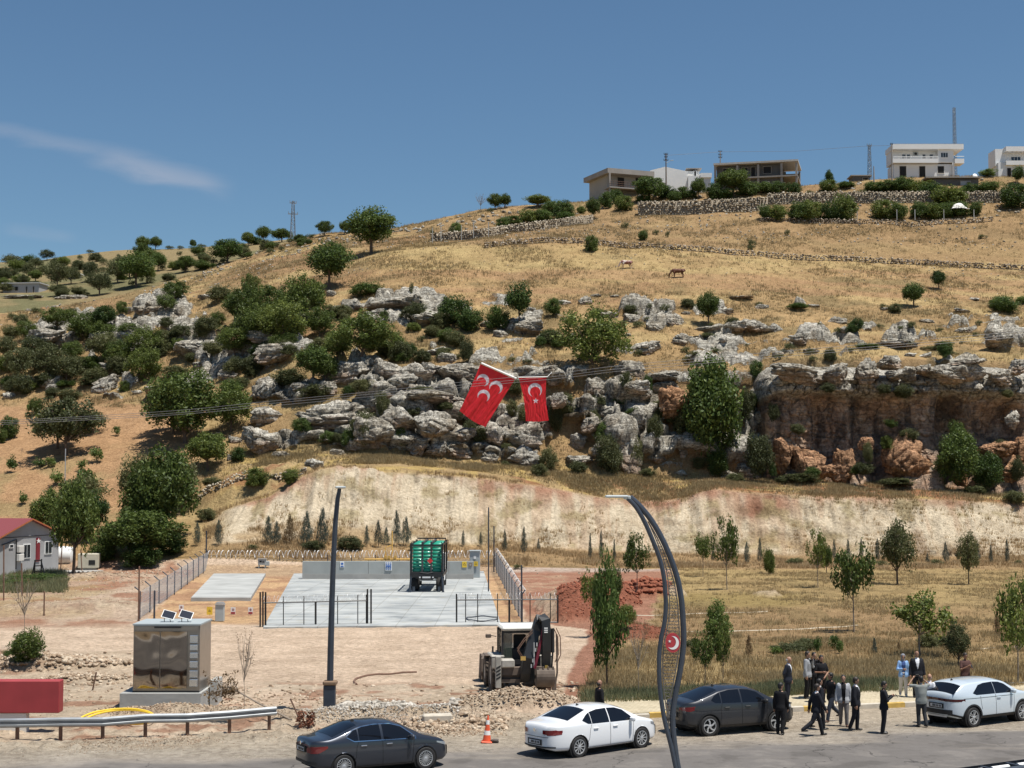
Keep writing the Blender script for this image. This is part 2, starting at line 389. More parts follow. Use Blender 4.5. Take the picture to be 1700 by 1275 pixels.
# bank: pale marl with red and grass stains
bcol = C(.545, .46, .335) * (1 + .12 * v1)
bank2 = sstep(-.6, .6, GY - Yfoot) * (1 - sstep(-.3, .5, GY - Ytop)) * sstep(335, 395, PXg + 10 * n1)
CC = mixc(CC, bank2, bcol)
bt = (GY - Yfoot) / np.maximum(Ytop - Yfoot, 1)
st1 = fbm(GX / .8, GZ / 9, 0, 4, 121); st2 = fbm(GX / 9, GZ / 5, 0, 3, 125)
CC = mixc(CC, bank2 * sstep(-.02, .22, st1 + st2 * .8 + .62 * (bt - .62)) * .45, C(.42, .28, .18))
CC = mixc(CC, bank2 * sstep(.75, 1.0, bt + .35 * st2 + .1 * st1) * .85, C(.30, .14, .085))
lay = fbm(GX / 14, GZ * 3.2, 0, 3, 127)
CC = mixc(CC, bank2 * sstep(.12, .3, lay) * .35 * sstep(950, 1150, PXg), C(.33, .235, .14))
CC = mixc(CC, bank2 * sstep(.16, .36, fbm(GX / 2.2, GZ / 1.2, 3, 4, 131)) * .7, C(.30, .24, .125))
CC = mixc(CC, bank2 * sstep(.45, .1, bt) * sstep(-.05, .25, fbm(GX / 5, GZ / 1.5, 8, 4, 133)) * .8, C(.34, .23, .115))
# strip of rough grass at the foot of the bank
ft = sstep(0, 3, GY - 152) * (1 - sstep(-.6, .6, GY - Yfoot)) * sstep(330, 400, PXg)
CC = mixc(CC, ft, C(.32, .215, .11))
# flat part
flat = GY < 152
base = C(.59, .455, .335) * (1 + .09 * v1 + .06 * v2)             # crushed limestone lot
CCf = base.copy()
def band_py(y0, y1, s=6): return sstep(-s, s, PYg - y0) * (1 - sstep(-s, s, PYg - y1))
def band_px(x0, x1, s=8): return sstep(-s, s, PXg - x0) * (1 - sstep(-s, s, PXg - x1))
wob = 10 * n2
# brown earth to the left of the compound
be = (1 - sstep(-6, 6, PYg + 6 * n2 - (1042 - .02 * PXg))) * (1 - sstep(-8, 8, PXg - np.interp(PYg, [930, 1040], [345, 228])))
CCf = mixc(CCf, be, C(.43, .30, .21)); CCf = mixc(CCf, be * sstep(-.1, .25, n1 + .3 * n2), C(.50, .38, .28)); CCf = mixc(CCf, be * sstep(.1, .3, fbm(GX / 3, GY / 6, 0, 4, 141)) * .8, C(.33, .165, .10))
CCf = mixc(CCf, be * sstep(-30, 0, 1010 - PYg) * sstep(0, 40, 200 - PXg) * .5 * sstep(-.1, .2, n2), C(.37, .28, .13))
# left foreground: rubble and earth
lf = sstep(-6, 6, PYg + 8 * n2 - 1082) * (1 - sstep(-12, 12, PXg + 14 * n2 - 222)) * (dk < 1)
CCf = mixc(CCf, lf * .85, C(.52, .415, .30)); CCf = mixc(CCf, lf * sstep(0, .3, n1 + .5 * n2) * .8, C(.34, .18, .115))
lf2 = sstep(-5, 5, PYg + 6 * n2 - 1135) * (1 - sstep(-20, 20, PXg - 985)) * (dk < 1.8)
CCf = mixc(CCf, lf2 * .8 * sstep(-.2, .2, n2 + .1), C(.50, .41, .305)); CCf = mixc(CCf, lf2 * sstep(.12, .3, fbm(GX / 1.6, GY / 1.2, 0, 4, 145)) * .8, C(.33, .175, .11))
# inside the compound: orange sand around the slabs
ins = band_py(938, 1036, 3) * sstep(-4, 4, PXg - np.interp(PYg, [930, 1040], [345, 232])) * (1 - sstep(-4, 4, PXg - np.interp(PYg, [930, 1040], [822, 872])))
CCf = mixc(CCf, ins, C(.55, .36, .20)); CCf = mixc(CCf, ins * sstep(.05, .3, n2 + n1 * .4) * .7, C(.36, .20, .12))
CCf = mixc(CCf, ins * (1 - sstep(-4, 8, PYg - 955)) * .8, C(.40, .29, .19))
# right of the compound: red soil
rs = sstep(-5, 5, PXg - np.interp(PYg, [930, 1040, 1160], [828, 880, 940]) + wob) * (1 - sstep(-10, 10, PXg + 14 * n2 - np.interp(PYg, [930, 980, 1040, 1090, 1160], [1130, 1100, 1075, 1010, 960]))) * sstep(-8, 4, 1160 + wob - PYg)
lotR = sstep(-4, 4, PXg - np.interp(PYg, [1036, 1045, 1070, 1100, 1130, 1160], [905, 975, 972, 955, 940, 935]) - 8 * n2)
rs = rs * np.where(PYg > 1038, lotR, 1)
CCf = mixc(CCf, rs, C(.34, .175, .115)); CCf = mixc(CCf, rs * sstep(.0, .3, n2 + .3 * n1) * .6 * (1 - sstep(-10, 10, PXg - 940)), C(.47, .33, .22))
CCf = mixc(CCf, rs * (1 - sstep(-3, 3, PYg - 948 + wob * .5)) * .8, C(.48, .40, .33))
# meadow on the right
md = sstep(-10, 10, PXg + 16 * n2 - np.interp(PYg, [930, 980, 1040, 1090, 1165], [1128, 1100, 1075, 1005, 965])) * (dk < -2.9)
mcol = C(.345, .245, .115) * (1 + .22 * v1 + .15 * v2)
CCf = CCf * (1 - md[..., None]) + mcol * md[..., None]
CCf = mixc(CCf, md * sstep(.0, .3, fbm(GX / 5, GY / 9, 0, 4, 151)) * .6, C(.40, .295, .135))
CCf = mixc(CCf, md * band_py(1008, 1095, 10) * .75 * (1 - .3 * sstep(1500, 1600, PXg)), C(.31, .20, .105))
CCf = mixc(CCf, md * band_py(985, 1008, 5) * band_px(1050, 1330, 30) * .7, C(.27, .20, .075))
CCf = mixc(CCf, md * sstep(1085, 1120, PYg) * .6, C(.42, .31, .15)); CCf = mixc(CCf, md * band_py(1142, 1168, 4) * .9 * sstep(-.4, 0, n2), C(.13, .145, .06))
CCf = mixc(CCf, md * sstep(.18, .3, fbm(GX / 2, GY / 3, 0, 4, 155)) * .5, C(.22, .165, .075))
CC = np.where(flat[..., None], CCf, CC)
# road and dusty shoulder
asph = C(.135, .125, .118) * (1 + .08 * v1)
dust = C(.47, .395, .30) * (1 + .06 * v1)
rd = (dk > -0.15) * (GY < 90)
c_road = np.zeros_like(CC); c_road[:] = dust
edge_d = np.interp(GX, [-20, -12, -4, 2, 6, 12, 20], [2.4, 3.0, 4.2, 4.4, 4.2, 4.8, 4.6])
wa = sstep(-1.1, 1.3, dk - edge_d - .9 - 1.3 * fbm(GX / 3.5, GY / .9, 0, 4, 161) - .4 * n2)
mid = C(.38, .335, .275)
c_road = mixc(c_road, sstep(-2.6, .2, dk - edge_d - .7 * n2 - .8 * fbm(GX / 5, GY / 1.2, 0, 4, 163)) * .75, mid)
c_road = c_road * (1 - wa[..., None] * .97) + asph * (wa[..., None] * .97)
c_road = mixc(c_road, sstep(15.3, 15.8, dk), C(.42, .39, .35)); c_road = mixc(c_road, sstep(.25, .5, fbm(GX / 8, GY / .9, 0, 4, 165)) * .18, C(.34, .29, .23))
CC = np.where(rd[..., None], c_road, CC)
# heaps take the colour of what they are made of
hp = sstep(.05, .35, heap) * (GY < 152)
redh = (PXg > 925) & (PXg < 1110) & (PYg < 1075)
CC = mixc(CC, hp * redh, C(.26, .10, .06)); CC = mixc(CC, hp * (~redh) * .75, C(.47, .375, .27))
CC = mixc(CC, hp * (~redh) * sstep(0, .3, fbm(GX, GY, GZ, 4, 167)) * .6, C(.34, .22, .15))
white_heap = (PXg > 340) & (PXg < 560) & (PYg > 890) & (PYg < 960)
CC = mixc(CC, hp * white_heap * .8, C(.58, .50, .40))
CC = np.clip(CC, .01, .9)

GX = GU * GY
V = np.stack([GX.ravel(), GYd.ravel(), GZ.ravel()], 1)
terr_me = np_mesh("hillside", V, quads=grid_quads(NR, NC), attrs={'cover': CC.reshape(-1, 3), 'rock': rock.ravel(), 'bank': bank2.ravel(), 'ashp': (rd * wa).ravel()})

_ZF = GZ.copy()
def gz(X, Y):
    """height of the finished ground at X, Y"""
    X = float(X); Y = float(Y); u = X / max(Y, 1e-3)
    r = np.searchsorted(YR, Y) - 1; c = np.searchsorted(UC, u) - 1
    r = int(min(max(r, 0), NR - 2)); c = int(min(max(c, 0), NC - 2))
    a = min(max((Y - YR[r]) / (YR[r + 1] - YR[r]), 0), 1); b = min(max((u - UC[c]) / (UC[c + 1] - UC[c]), 0), 1)
    return float((_ZF[r, c] * (1 - b) + _ZF[r, c + 1] * b) * (1 - a) + (_ZF[r + 1, c] * (1 - b) + _ZF[r + 1, c + 1] * b) * a)
_apy = PIX(GX, GYd, GZ)[1]
_apx = PIX(GX, GYd, GZ)[0]
def hit(px, py, ymin=19.0):
    """first point of the ground that shows at pixel (px, py)"""
    u0 = float(US(px, py)[0]); c = int(np.clip(np.searchsorted(UC, u0), 0, NC - 1))
    colpy = _apy[:, c]; ok = np.nonzero((colpy <= py) & (YR >= ymin))[0]
    if len(ok) == 0: return None
    r = ok[0]
    if r > 0 and colpy[r - 1] > py:
        t = (colpy[r - 1] - py) / (colpy[r - 1] - colpy[r] + 1e-9)
    else: t = 1.0
    Y = GYd[max(r - 1, 0), c] * (1 - t) + GYd[r, c] * t; Z = GZ[max(r - 1, 0), c] * (1 - t) + GZ[r, c] * t
    return Vector((u0 * Y, Y, Z))

def N(nt, t, **k):
    n = nt.nodes.new(t)
    for a, b in k.items():
        if a in n.inputs.keys(): n.inputs[a].default_value = b
        else: setattr(n, a, b)
    return n
def ramp(nt, fac, stops):
    r = nt.nodes.new('ShaderNodeValToRGB'); nt.links.new(fac, r.inputs[0])
    e = r.color_ramp.elements
    while len(e) < len(stops): e.new(0.5)
    for i, (p, c) in enumerate(stops):
        e[i].position = p; e[i].color = (*c, 1) if len(c) == 3 else c
    return r.outputs[0]
def mixn(nt, fac, a, b, mode='MIX'):
    m = nt.nodes.new('ShaderNodeMix'); m.data_type = 'RGBA'; m.blend_type = mode
    if isinstance(fac, (int, float)): m.inputs[0].default_value = fac
    else: nt.links.new(fac, m.inputs[0])
    for s, k in ((a, 6), (b, 7)):
        if isinstance(s, tuple): m.inputs[k].default_value = (*s, 1)
        else: nt.links.new(s, m.inputs[k])
    return m.outputs[2]

def rock_nodes(nt, coord, warm=0.0):
    """limestone colour + height; returns colour socket, height socket"""
    L = nt.links
    nb = N(nt, 'ShaderNodeTexNoise', Scale=0.35, Detail=6.0, Roughness=.62); L.new(coord, nb.inputs['Vector'])
    nf = N(nt, 'ShaderNodeTexNoise', Scale=2.6, Detail=8.0, Roughness=.68); L.new(coord, nf.inputs['Vector'])
    c1 = ramp(nt, nb.outputs['Fac'], [(.30, (.35, .29, .22)), (.44, (.49, .45, .385)), (.60, (.63, .60, .54)), (.78, (.47, .36, .26))])
    c2 = ramp(nt, nf.outputs['Fac'], [(.32, (.22, .21, .20)), (.45, (.68, .67, .64)), (.57, (1.0, 1.0, .97)), (.85, (1.12, 1.12, 1.1))])
    c = mixn(nt, 1.0, c1, c2, 'MULTIPLY')
    # dark lichen and water streaks running down
    mp = N(nt, 'ShaderNodeMapping'); mp.inputs['Scale'].default_value = (1.5, 1.5, .22); L.new(coord, mp.inputs[0])
    ns = N(nt, 'ShaderNodeTexNoise', Scale=1.3, Detail=6.0, Roughness=.6); L.new(mp.outputs[0], ns.inputs['Vector'])
    sf = ramp(nt, ns.outputs['Fac'], [(.52, (0, 0, 0)), (.64, (.7, .7, .7))])
    c = mixn(nt, sf, c, (.10, .095, .085))
    vo = N(nt, 'ShaderNodeTexVoronoi', Scale=.9, feature='DISTANCE_TO_EDGE')
    wv = nt.nodes.new('ShaderNodeVectorMath'); wv.operation = 'ADD'
    nw = N(nt, 'ShaderNodeTexNoise', Scale=1.1, Detail=3.0); L.new(coord, nw.inputs['Vector'])
    sc = nt.nodes.new('ShaderNodeVectorMath'); sc.operation = 'SCALE'; sc.inputs['Scale'].default_value = 1.6
    L.new(nw.outputs['Color'], sc.inputs[0]); L.new(coord, wv.inputs[0]); L.new(sc.outputs[0], wv.inputs[1])
    L.new(wv.outputs[0], vo.inputs['Vector'])
    cr = ramp(nt, vo.outputs['Distance'], [(.0, (0, 0, 0)), (.035, (1, 1, 1))])
    c = mixn(nt, cr, mixn(nt, .55, c, (.05, .045, .04)), c)
    mb = N(nt, 'ShaderNodeMapping'); mb.inputs['Scale'].default_value = (.22, .22, 2.4); mb.inputs['Rotation'].default_value = (.06, .09, 0); L.new(coord, mb.inputs[0])
    nl = N(nt, 'ShaderNodeTexNoise', Scale=1.0, Detail=5.0, Roughness=.6, Distortion=1.0); L.new(mb.outputs[0], nl.inputs['Vector'])
    bl = ramp(nt, nl.outputs['Fac'], [(.44, (1, 1, 1)), (.48, (.38, .36, .34)), (.52, (1, 1, 1))]); c = mixn(nt, .5, c, bl, 'MULTIPLY')
    hb = nt.nodes.new('ShaderNodeMath'); hb.operation = 'MULTIPLY'; L.new(bl, hb.inputs[0]); L.new(cr, hb.inputs[1]); cr = hb.outputs[0]
    # height
    hm = nt.nodes.new('ShaderNodeMath'); hm.operation = 'MULTIPLY'; L.new(cr, hm.inputs[0]); hm.inputs[1].default_value = .5
    ha = nt.nodes.new('ShaderNodeMath'); ha.operation = 'ADD'; L.new(hm.outputs[0], ha.inputs[0]); L.new(nf.outputs['Fac'], ha.inputs[1])
    return c, ha.outputs[0]

# terrain material
mt, nt, bs = mat_new("ground_cover"); L = nt.links
tc = N(nt, 'ShaderNodeTexCoord'); co = tc.outputs['Object']
at = N(nt, 'ShaderNodeAttribute', attribute_name='cover'); ar = N(nt, 'ShaderNodeAttribute', attribute_name='rock'); ab = N(nt, 'ShaderNodeAttribute', attribute_name='ashp'); abk = N(nt, 'ShaderNodeAttribute', attribute_name='bank')
nA = N(nt, 'ShaderNodeTexNoise', Scale=3.2, Detail=8.0, Roughness=.72); L.new(co, nA.inputs['Vector'])
nB = N(nt, 'ShaderNodeTexNoise', Scale=.55, Detail=5.0, Roughness=.6); L.new(co, nB.inputs['Vector'])
kA = ramp(nt, nA.outputs['Fac'], [(.28, (.45, .42, .40)), (.45, (.86, .85, .84)), (.58, (1.08, 1.08, 1.07)), (.75, (1.45, 1.47, 1.5))])
kB = ramp(nt, nB.outputs['Fac'], [(.3, (.82, .80, .78)), (.7, (1.17, 1.18, 1.2))])
g = mixn(nt, 1.0, at.outputs['Color'], kA, 'MULTIPLY'); g = mixn(nt, 1.0, g, kB, 'MULTIPLY')
g = mixn(nt, ab.outputs['Fac'], g, mixn(nt, .75, g, at.outputs['Color']))
rc, rh = rock_nodes(nt, co)
rn = nt.nodes.new('ShaderNodeMath'); rn.operation = 'ADD'; L.new(ar.outputs['Fac'], rn.inputs[0])
rn2 = nt.nodes.new('ShaderNodeMath'); rn2.operation = 'MULTIPLY_ADD'; L.new(nA.outputs['Fac'], rn2.inputs[0]); rn2.inputs[1].default_value = 1.6; rn2.inputs[2].default_value = -.8
L.new(rn2.outputs[0], rn.inputs[1])
rf = ramp(nt, rn.outputs[0], [(.42, (0, 0, 0)), (.58, (1, 1, 1))])
fin = mixn(nt, rf, g, rc)
L.new(fin, bs.inputs['Base Color']); bs.inputs['Roughness'].default_value = .93; bs.inputs['Specular IOR Level'].default_value = .15
bm_ = nt.nodes.new('ShaderNodeMath'); bm_.operation = 'MULTIPLY'; L.new(rh, bm_.inputs[0]); bm_.inputs[1].default_value = 1.0
rv = N(nt, 'ShaderNodeTexVoronoi', Scale=.16, feature='DISTANCE_TO_EDGE'); wv2 = N(nt, 'ShaderNodeTexNoise', Scale=.5, Detail=6.0); L.new(co, wv2.inputs['Vector'])
av = nt.nodes.new('ShaderNodeVectorMath'); av.operation = 'MULTIPLY_ADD'; L.new(wv2.outputs['Color'], av.inputs[0]); av.inputs[1].default_value = (5, 5, 5); L.new(co, av.inputs[2]); L.new(av.outputs[0], rv.inputs['Vector'])
rl = ramp(nt, rv.outputs['Distance'], [(0, (1, 1, 1)), (.006, (0, 0, 0))]); rm = nt.nodes.new('ShaderNodeMath'); rm.operation = 'MULTIPLY'; L.new(rl, rm.inputs[0]); L.new(ab.outputs['Fac'], rm.inputs[1])
pt = ramp(nt, nB.outputs['Fac'], [(.40, (.80, .80, .80)), (.47, (1, 1, 1)), (.56, (1, 1, 1)), (.62, (1.18, 1.17, 1.15))]); fin2 = mixn(nt, ab.outputs['Fac'], fin, mixn(nt, 1.0, fin, pt, 'MULTIPLY')); fin2 = mixn(nt, rm.outputs[0], fin2, (.045, .042, .04)); L.new(fin2, bs.inputs['Base Color'])
bh = nt.nodes.new('ShaderNodeMix'); bh.data_type = 'FLOAT'; L.new(rf, bh.inputs[0]); L.new(nA.outputs['Fac'], bh.inputs[2]); L.new(rh, bh.inputs[3])
bp = N(nt, 'ShaderNodeBump', Strength=.9, Distance=.35); L.new(bh.outputs[0], bp.inputs['Height'])
bd = nt.nodes.new('ShaderNodeMapRange'); L.new(ab.outputs['Fac'], bd.inputs[0]); bd.inputs['To Min'].default_value = .9; bd.inputs['To Max'].default_value = .12
L.new(bd.outputs[0], bp.inputs['Strength']); L.new(bp.outputs[0], bs.inputs['Normal'])
terrain = link_mesh("hillside", terr_me, mt, smooth=True); tag(terrain, kind='structure')
# far surroundings behind the camera and to the sides
gm = mat("plain_earth", (.30, .22, .13), .95, var=.3, scale=.05)
x0, x1, y0, y1 = -2500, 2500, -2500, 2500
me = np_mesh("ground", [(x0, y0, -.35), (x1, y0, -.35), (x1, y1, -.35), (x0, y1, -.35)], quads=[(0, 1, 2, 3)])
tag(link_mesh("ground", me, gm), kind='structure')
# the road goes on behind the camera
am = mat("asphalt", (.105, .10, .097), .9, var=.1, scale=.8, bump=.3, bscale=40)
d = Vector((1, .27)).normalized()
def rp(s, t): X = s * d.x + t * d.y; Y = 56.15 + s * d.y - t * d.x; return (X, Y, -.02)
me = np_mesh("road", [rp(-300, 28), rp(300, 28), rp(300, 38), rp(-300, 38)], quads=[(0, 3, 2, 1)])
tag(link_mesh("road", me, am), kind='structure')
# ------------------------------------------------------------------ limestone materials
def rock_material(name, tint=(1, 1, 1), foot=0.0):
    m, nt, b = mat_new(name); L = nt.links
    tc = N(nt, 'ShaderNodeTexCoord'); oi = N(nt, 'ShaderNodeObjectInfo'); ge = N(nt, 'ShaderNodeNewGeometry')
    ad = nt.nodes.new('ShaderNodeVectorMath'); ad.operation = 'ADD'
    L.new(ge.outputs['Position'], ad.inputs[0]); ad.inputs[1].default_value = (0, 0, 0)
    c, h = rock_nodes(nt, ad.outputs[0])
    c = mixn(nt, 1.0, c, tuple(tint), 'MULTIPLY')
    if foot:
        # iron-stained lower rock: stain follows the rock's own attribute
        a = N(nt, 'ShaderNodeAttribute', attribute_name='stain')
        n = N(nt, 'ShaderNodeTexNoise', Scale=.55, Detail=6.0, Roughness=.62); L.new(ge.outputs['Position'], n.inputs['Vector'])
        n2 = N(nt, 'ShaderNodeTexNoise', Scale=2.4, Detail=6.0, Roughness=.66); L.new(ge.outputs['Position'], n2.inputs['Vector'])
        oc = ramp(nt, n.outputs['Fac'], [(.32, (.26, .18, .13)), (.43, (.50, .32, .215)), (.57, (.60, .41, .28)), (.75, (.58, .50, .42))])
        oc = mixn(nt, 1.0, oc, ramp(nt, n2.outputs['Fac'], [(.3, (.4, .4, .4)), (.5, (.9, .9, .9)), (.7, (1.15, 1.15, 1.15))]), 'MULTIPLY')
        mp = N(nt, 'ShaderNodeMapping'); mp.inputs['Scale'].default_value = (.55, .55, .14); L.new(ge.outputs['Position'], mp.inputs[0])
        n3 = N(nt, 'ShaderNodeTexNoise', Scale=1.0, Detail=5.0, Roughness=.6); L.new(mp.outputs[0], n3.inputs['Vector'])
        oc = mixn(nt, ramp(nt, n3.outputs['Fac'], [(.46, (0, 0, 0)), (.57, (.72, .72, .72))]), oc, (.06, .055, .052))
        c = mixn(nt, a.outputs['Fac'], c, oc)
    L.new(c, b.inputs['Base Color']); b.inputs['Roughness'].default_value = .93; b.inputs['Specular IOR Level'].default_value = .15
    bp = N(nt, 'ShaderNodeBump', Strength=.9, Distance=.3); L.new(h, bp.inputs['Height']); L.new(bp.outputs[0], b.inputs['Normal'])
    return m
M_ROCK = rock_material("grey_limestone"); M_STAIN = rock_material("stained_limestone", foot=1)

# ------------------------------------------------------------------ the undercut cliff on the right
def build_cliff():
    ns, ntt = 620, 150
    pxs = np.linspace(1262, 1790, ns); t = np.linspace(0, 1, ntt)
    S, T = np.meshgrid(pxs, t)
    # depth of the face behind its brow, metres (rows bottom..top)
    kx = np.array([1262, 1280, 1300, 1345, 1362, 1385, 1410, 1432, 1450, 1475, 1492, 1505, 1530, 1552, 1565, 1590, 1612, 1640, 1680, 1700, 1740, 1790])
    kt = np.array([0, .1, .28, .42, .56, .70, .76, .86, .94, 1.0])
    D = np.array([
     # foot                                   .. top ; negative = in front of the brow line
     [0.5, .8,-1.2, 0.2, 2.4, 1.2,-.8, 1.4, 2.6, 0.4,-2.2,-1.6,-2.4,-1.8, 2.6, 2.0, 1.2, -.6,-1.5,-2.0,-1.5,-1.5],
     [1.0, 1.2, 0.0, 0.6, 3.0, 1.8, .2, 2.0, 3.2, 2.2, 0.2,-.6,-1.2,-.8, 3.2, 2.8, 2.0, 1.2, -.5,-1.4,-1.0,-1.0],
     [1.4, 1.6, 1.4, 1.4, 3.6, 2.6, 1.6, 3.4, 3.6, 3.0, 1.8, 1.0, .6, 1.0, 4.2, 4.5, 2.6, 2.2, 1.2, -.4, -.4,-.4],
     [1.4, 1.4, 1.2, 1.2, 3.4, 2.4, 1.5, 3.6, 3.8, 3.6, 2.6, 1.0, .6, 1.2, 4.6, 5.2, 3.0, 3.0, 3.4, .6, .2, .2],
     [1.4, 1.0, 1.0, 1.0, 2.8, 2.0, 1.2, 3.0, 3.0, 2.2, 1.6, 1.2, .4, .8, 3.8, 4.0, 1.6, 2.2, 3.6, 1.0, .6, .4],
     [1.0, .6, .8, .8, 1.8, 1.2, .9, 2.2, 1.6, 1.2, 1.0, 1.0, .2, .2, 2.2, 1.6, .6, .6, 1.0, .8, .6, .6],
     [1.3, 1.0, 1.2, 1.1, 2.2, 1.4, 1.2, 2.4, 2.0, 1.3, 1.5, 1.3, .9, .9, 2.2, 1.8, 1.0, 1.0, 1.4, 1.0, .9, .9],
     [.4, -.2,-.3,-.2, .6, .1,-.2, .8, .2, .1, .3, .2,-.3,-.2, .6, .2,-.2,-.2, .0, .4, .3, .3],
     [.6, .0, .0, .1, .9, .3, .1, 1.0, .4, .3, .6, .5, .1, .1, .8, .5, .1, .1, .2, .6, .5, .5],
     [2.2, 2.0, 2.0, 2.0, 2.4, 2.2, 2.0, 2.6, 2.2, 2.2, 2.4, 2.3, 2.0, 2.0, 2.4, 2.2, 2.0, 2.0, 2.2, 2.4, 2.4, 2.4]])
    tmp = np.stack([np.interp(t, kt, D[:, j]) for j in range(len(kx))], 1)      # (ntt, nk)
    Dp = np.stack([np.interp(pxs, kx, tmp[i]) for i in range(ntt)], 0)
    Dp = Dp - 1.9 * np.clip(1 - T / .62, 0, 1) + np.interp(T, [0, .70, .76, .86, .93, 1], [0, 0, -1.5, .3, 1.9, 3.6]) * (1 + .25 * fbm(S / 22, T * 0, 0, 2, 209))
    for _ in range(3):
        q = np.pad(Dp, 1, 'edge'); Dp = (q[:-2, 1:-1] + q[2:, 1:-1] + q[1:-1, :-2] + q[1:-1, 2:] + 2 * q[1:-1, 1:-1]) / 6
    yb = np.interp(S, [1262, 1450, 1600, 1700, 1790], [792, 796, 798, 806, 806])
    yt = np.interp(S, [1262, 1290, 1330, 1400, 1450, 1500, 1560, 1610, 1680, 1790], [622, 604, 602, 604, 606, 608, 603, 602, 606, 612])
    py = yb + (yt - yb) * T
    u, s = US(S, py); Y0 = 189.2
    X = u * Y0; Z = H + s * Y0; Dp = Dp + 5 * np.clip(1 - (S - 1262) / 14, 0, 1) ** 1.5
    Yv = Y0 + Dp * np.where(Dp > 1.5, 1.1, 1)
    n = fbm(X / 1.6, Z / 3.2, 0, 4, 201) * .38 + fbm(X / .6, Z / .6, 0, 4, 203) * .34 + fbm(X / 4, Z / 3, 0, 3, 205) * .7
    f1, f2, cid = worley((X + fbm(X, Z, 0, 2, 6)) / 2.6, 0 * X + .5, (Z + fbm(X, Z, 0, 2, 8)) / 2.0, 15)
    up = sstep(.70, .78, T)
    n = n - (np.sqrt(np.clip(1 - f1 ** 2, 0, 1)) * .8 + cid * .3) * (.6 + .4 * up)
    n = n + (1 - sstep(.0, .09, f2 - f1)) * (.3 + .2 * up)
    Yv = Yv + n
    st = .92 * (1 - sstep(.66, .76, T + .06 * fbm(X / 2, Z / 2, 0, 3, 207)))
    V = np.stack([X, Yv, Z], -1)
    # close the top back into the hillside
    back = V[-1:].copy(); back[..., 1] += 4.0; back[..., 2] += .2
    foot = V[:1].copy(); foot[..., 1] -= 1.2; foot[..., 2] -= 1.6
    V = np.concatenate([foot, V, back], 0); st = np.concatenate([st[:1], st, st[-1:]], 0)
    me = np_mesh("rock_cliff", V.reshape(-1, 3), quads=grid_quads(V.shape[0], ns), attrs={'stain': st.ravel()})
    o = link_mesh("cliff", me, M_STAIN, smooth=True); tag(o, kind='structure')
build_cliff()

# ------------------------------------------------------------------ boulders
def boulder_mesh(i, strata=False):
    bm = bmesh.new(); bmesh.ops.create_icosphere(bm, subdivisions=5, radius=1.0)
    v = np.array([q.co[:] for q in bm.verts]); f = np.array([[q.index for q in p.verts] for p in bm.faces]); bm.free()
    s = 300 + i * 17
    # squarish block with worn edges
    e = 2.6 + .9 * (i % 3)
    k = (np.abs(v) ** e).sum(1) ** (-1 / e); v = v * k[:, None]
    o = i * 9.7; r0 = np.random.RandomState(i + 50)
    for _ in range(14):
        n = r0.normal(size=3); n[2] *= 1.3; n /= np.linalg.norm(n); c = r0.uniform(.62, .95); v = v - np.outer(np.maximum(v @ n - c, 0), n)
    r = 1 + .20 * fbm(v[:, 0] + o, v[:, 1], v[:, 2], 3, s) + .14 * fbm(v[:, 0] * 3 + o, v[:, 1] * 3, v[:, 2] * 3, 4, s + 5)
    f1, f2, cid = worley(v[:, 0] * 1.3 + o, v[:, 1] * 1.3, v[:, 2] * (2.2 if strata else 1.5), s)
    r = r - .16 * (1 - sstep(.0, .13, f2 - f1)) + .12 * (cid - .5)
    if strata: r = r - .10 * sstep(.3, .9, np.sin(v[:, 2] * 9 + 2 * fbm(v[:, 0], v[:, 1], 0, 2, s)))
    r = r - .05 * np.abs(fbm(v[:, 0] * 9 + o, v[:, 1] * 9, v[:, 2] * 9, 3, s + 9))
    v = v * r[:, None]; v[:, 2] = np.where(v[:, 2] < -.25, -.25 + (v[:, 2] + .25) * .8, v[:, 2])
    z = v[:, 2]; st = 1 - sstep(-.5, .15, z + .3 * fbm(v[:, 0] * 2, v[:, 1] * 2, z * 2, 3, s + 3))
    return np_mesh("boulder", v, tris=f, attrs={'stain': st * .55})
BM = [boulder_mesh(i, i % 2 == 0) for i in range(12)]
for me in BM: me.materials.append(M_STAIN); me.polygons.foreach_set('use_smooth', np.ones(len(me.polygons), bool))
M_ORANGE = rock_material('orange_limestone', tint=(1.0, .62, .42)); BMO = [m.copy() for m in BM]
for m in BMO: m.materials[0] = M_ORANGE
rng = random.Random(7)
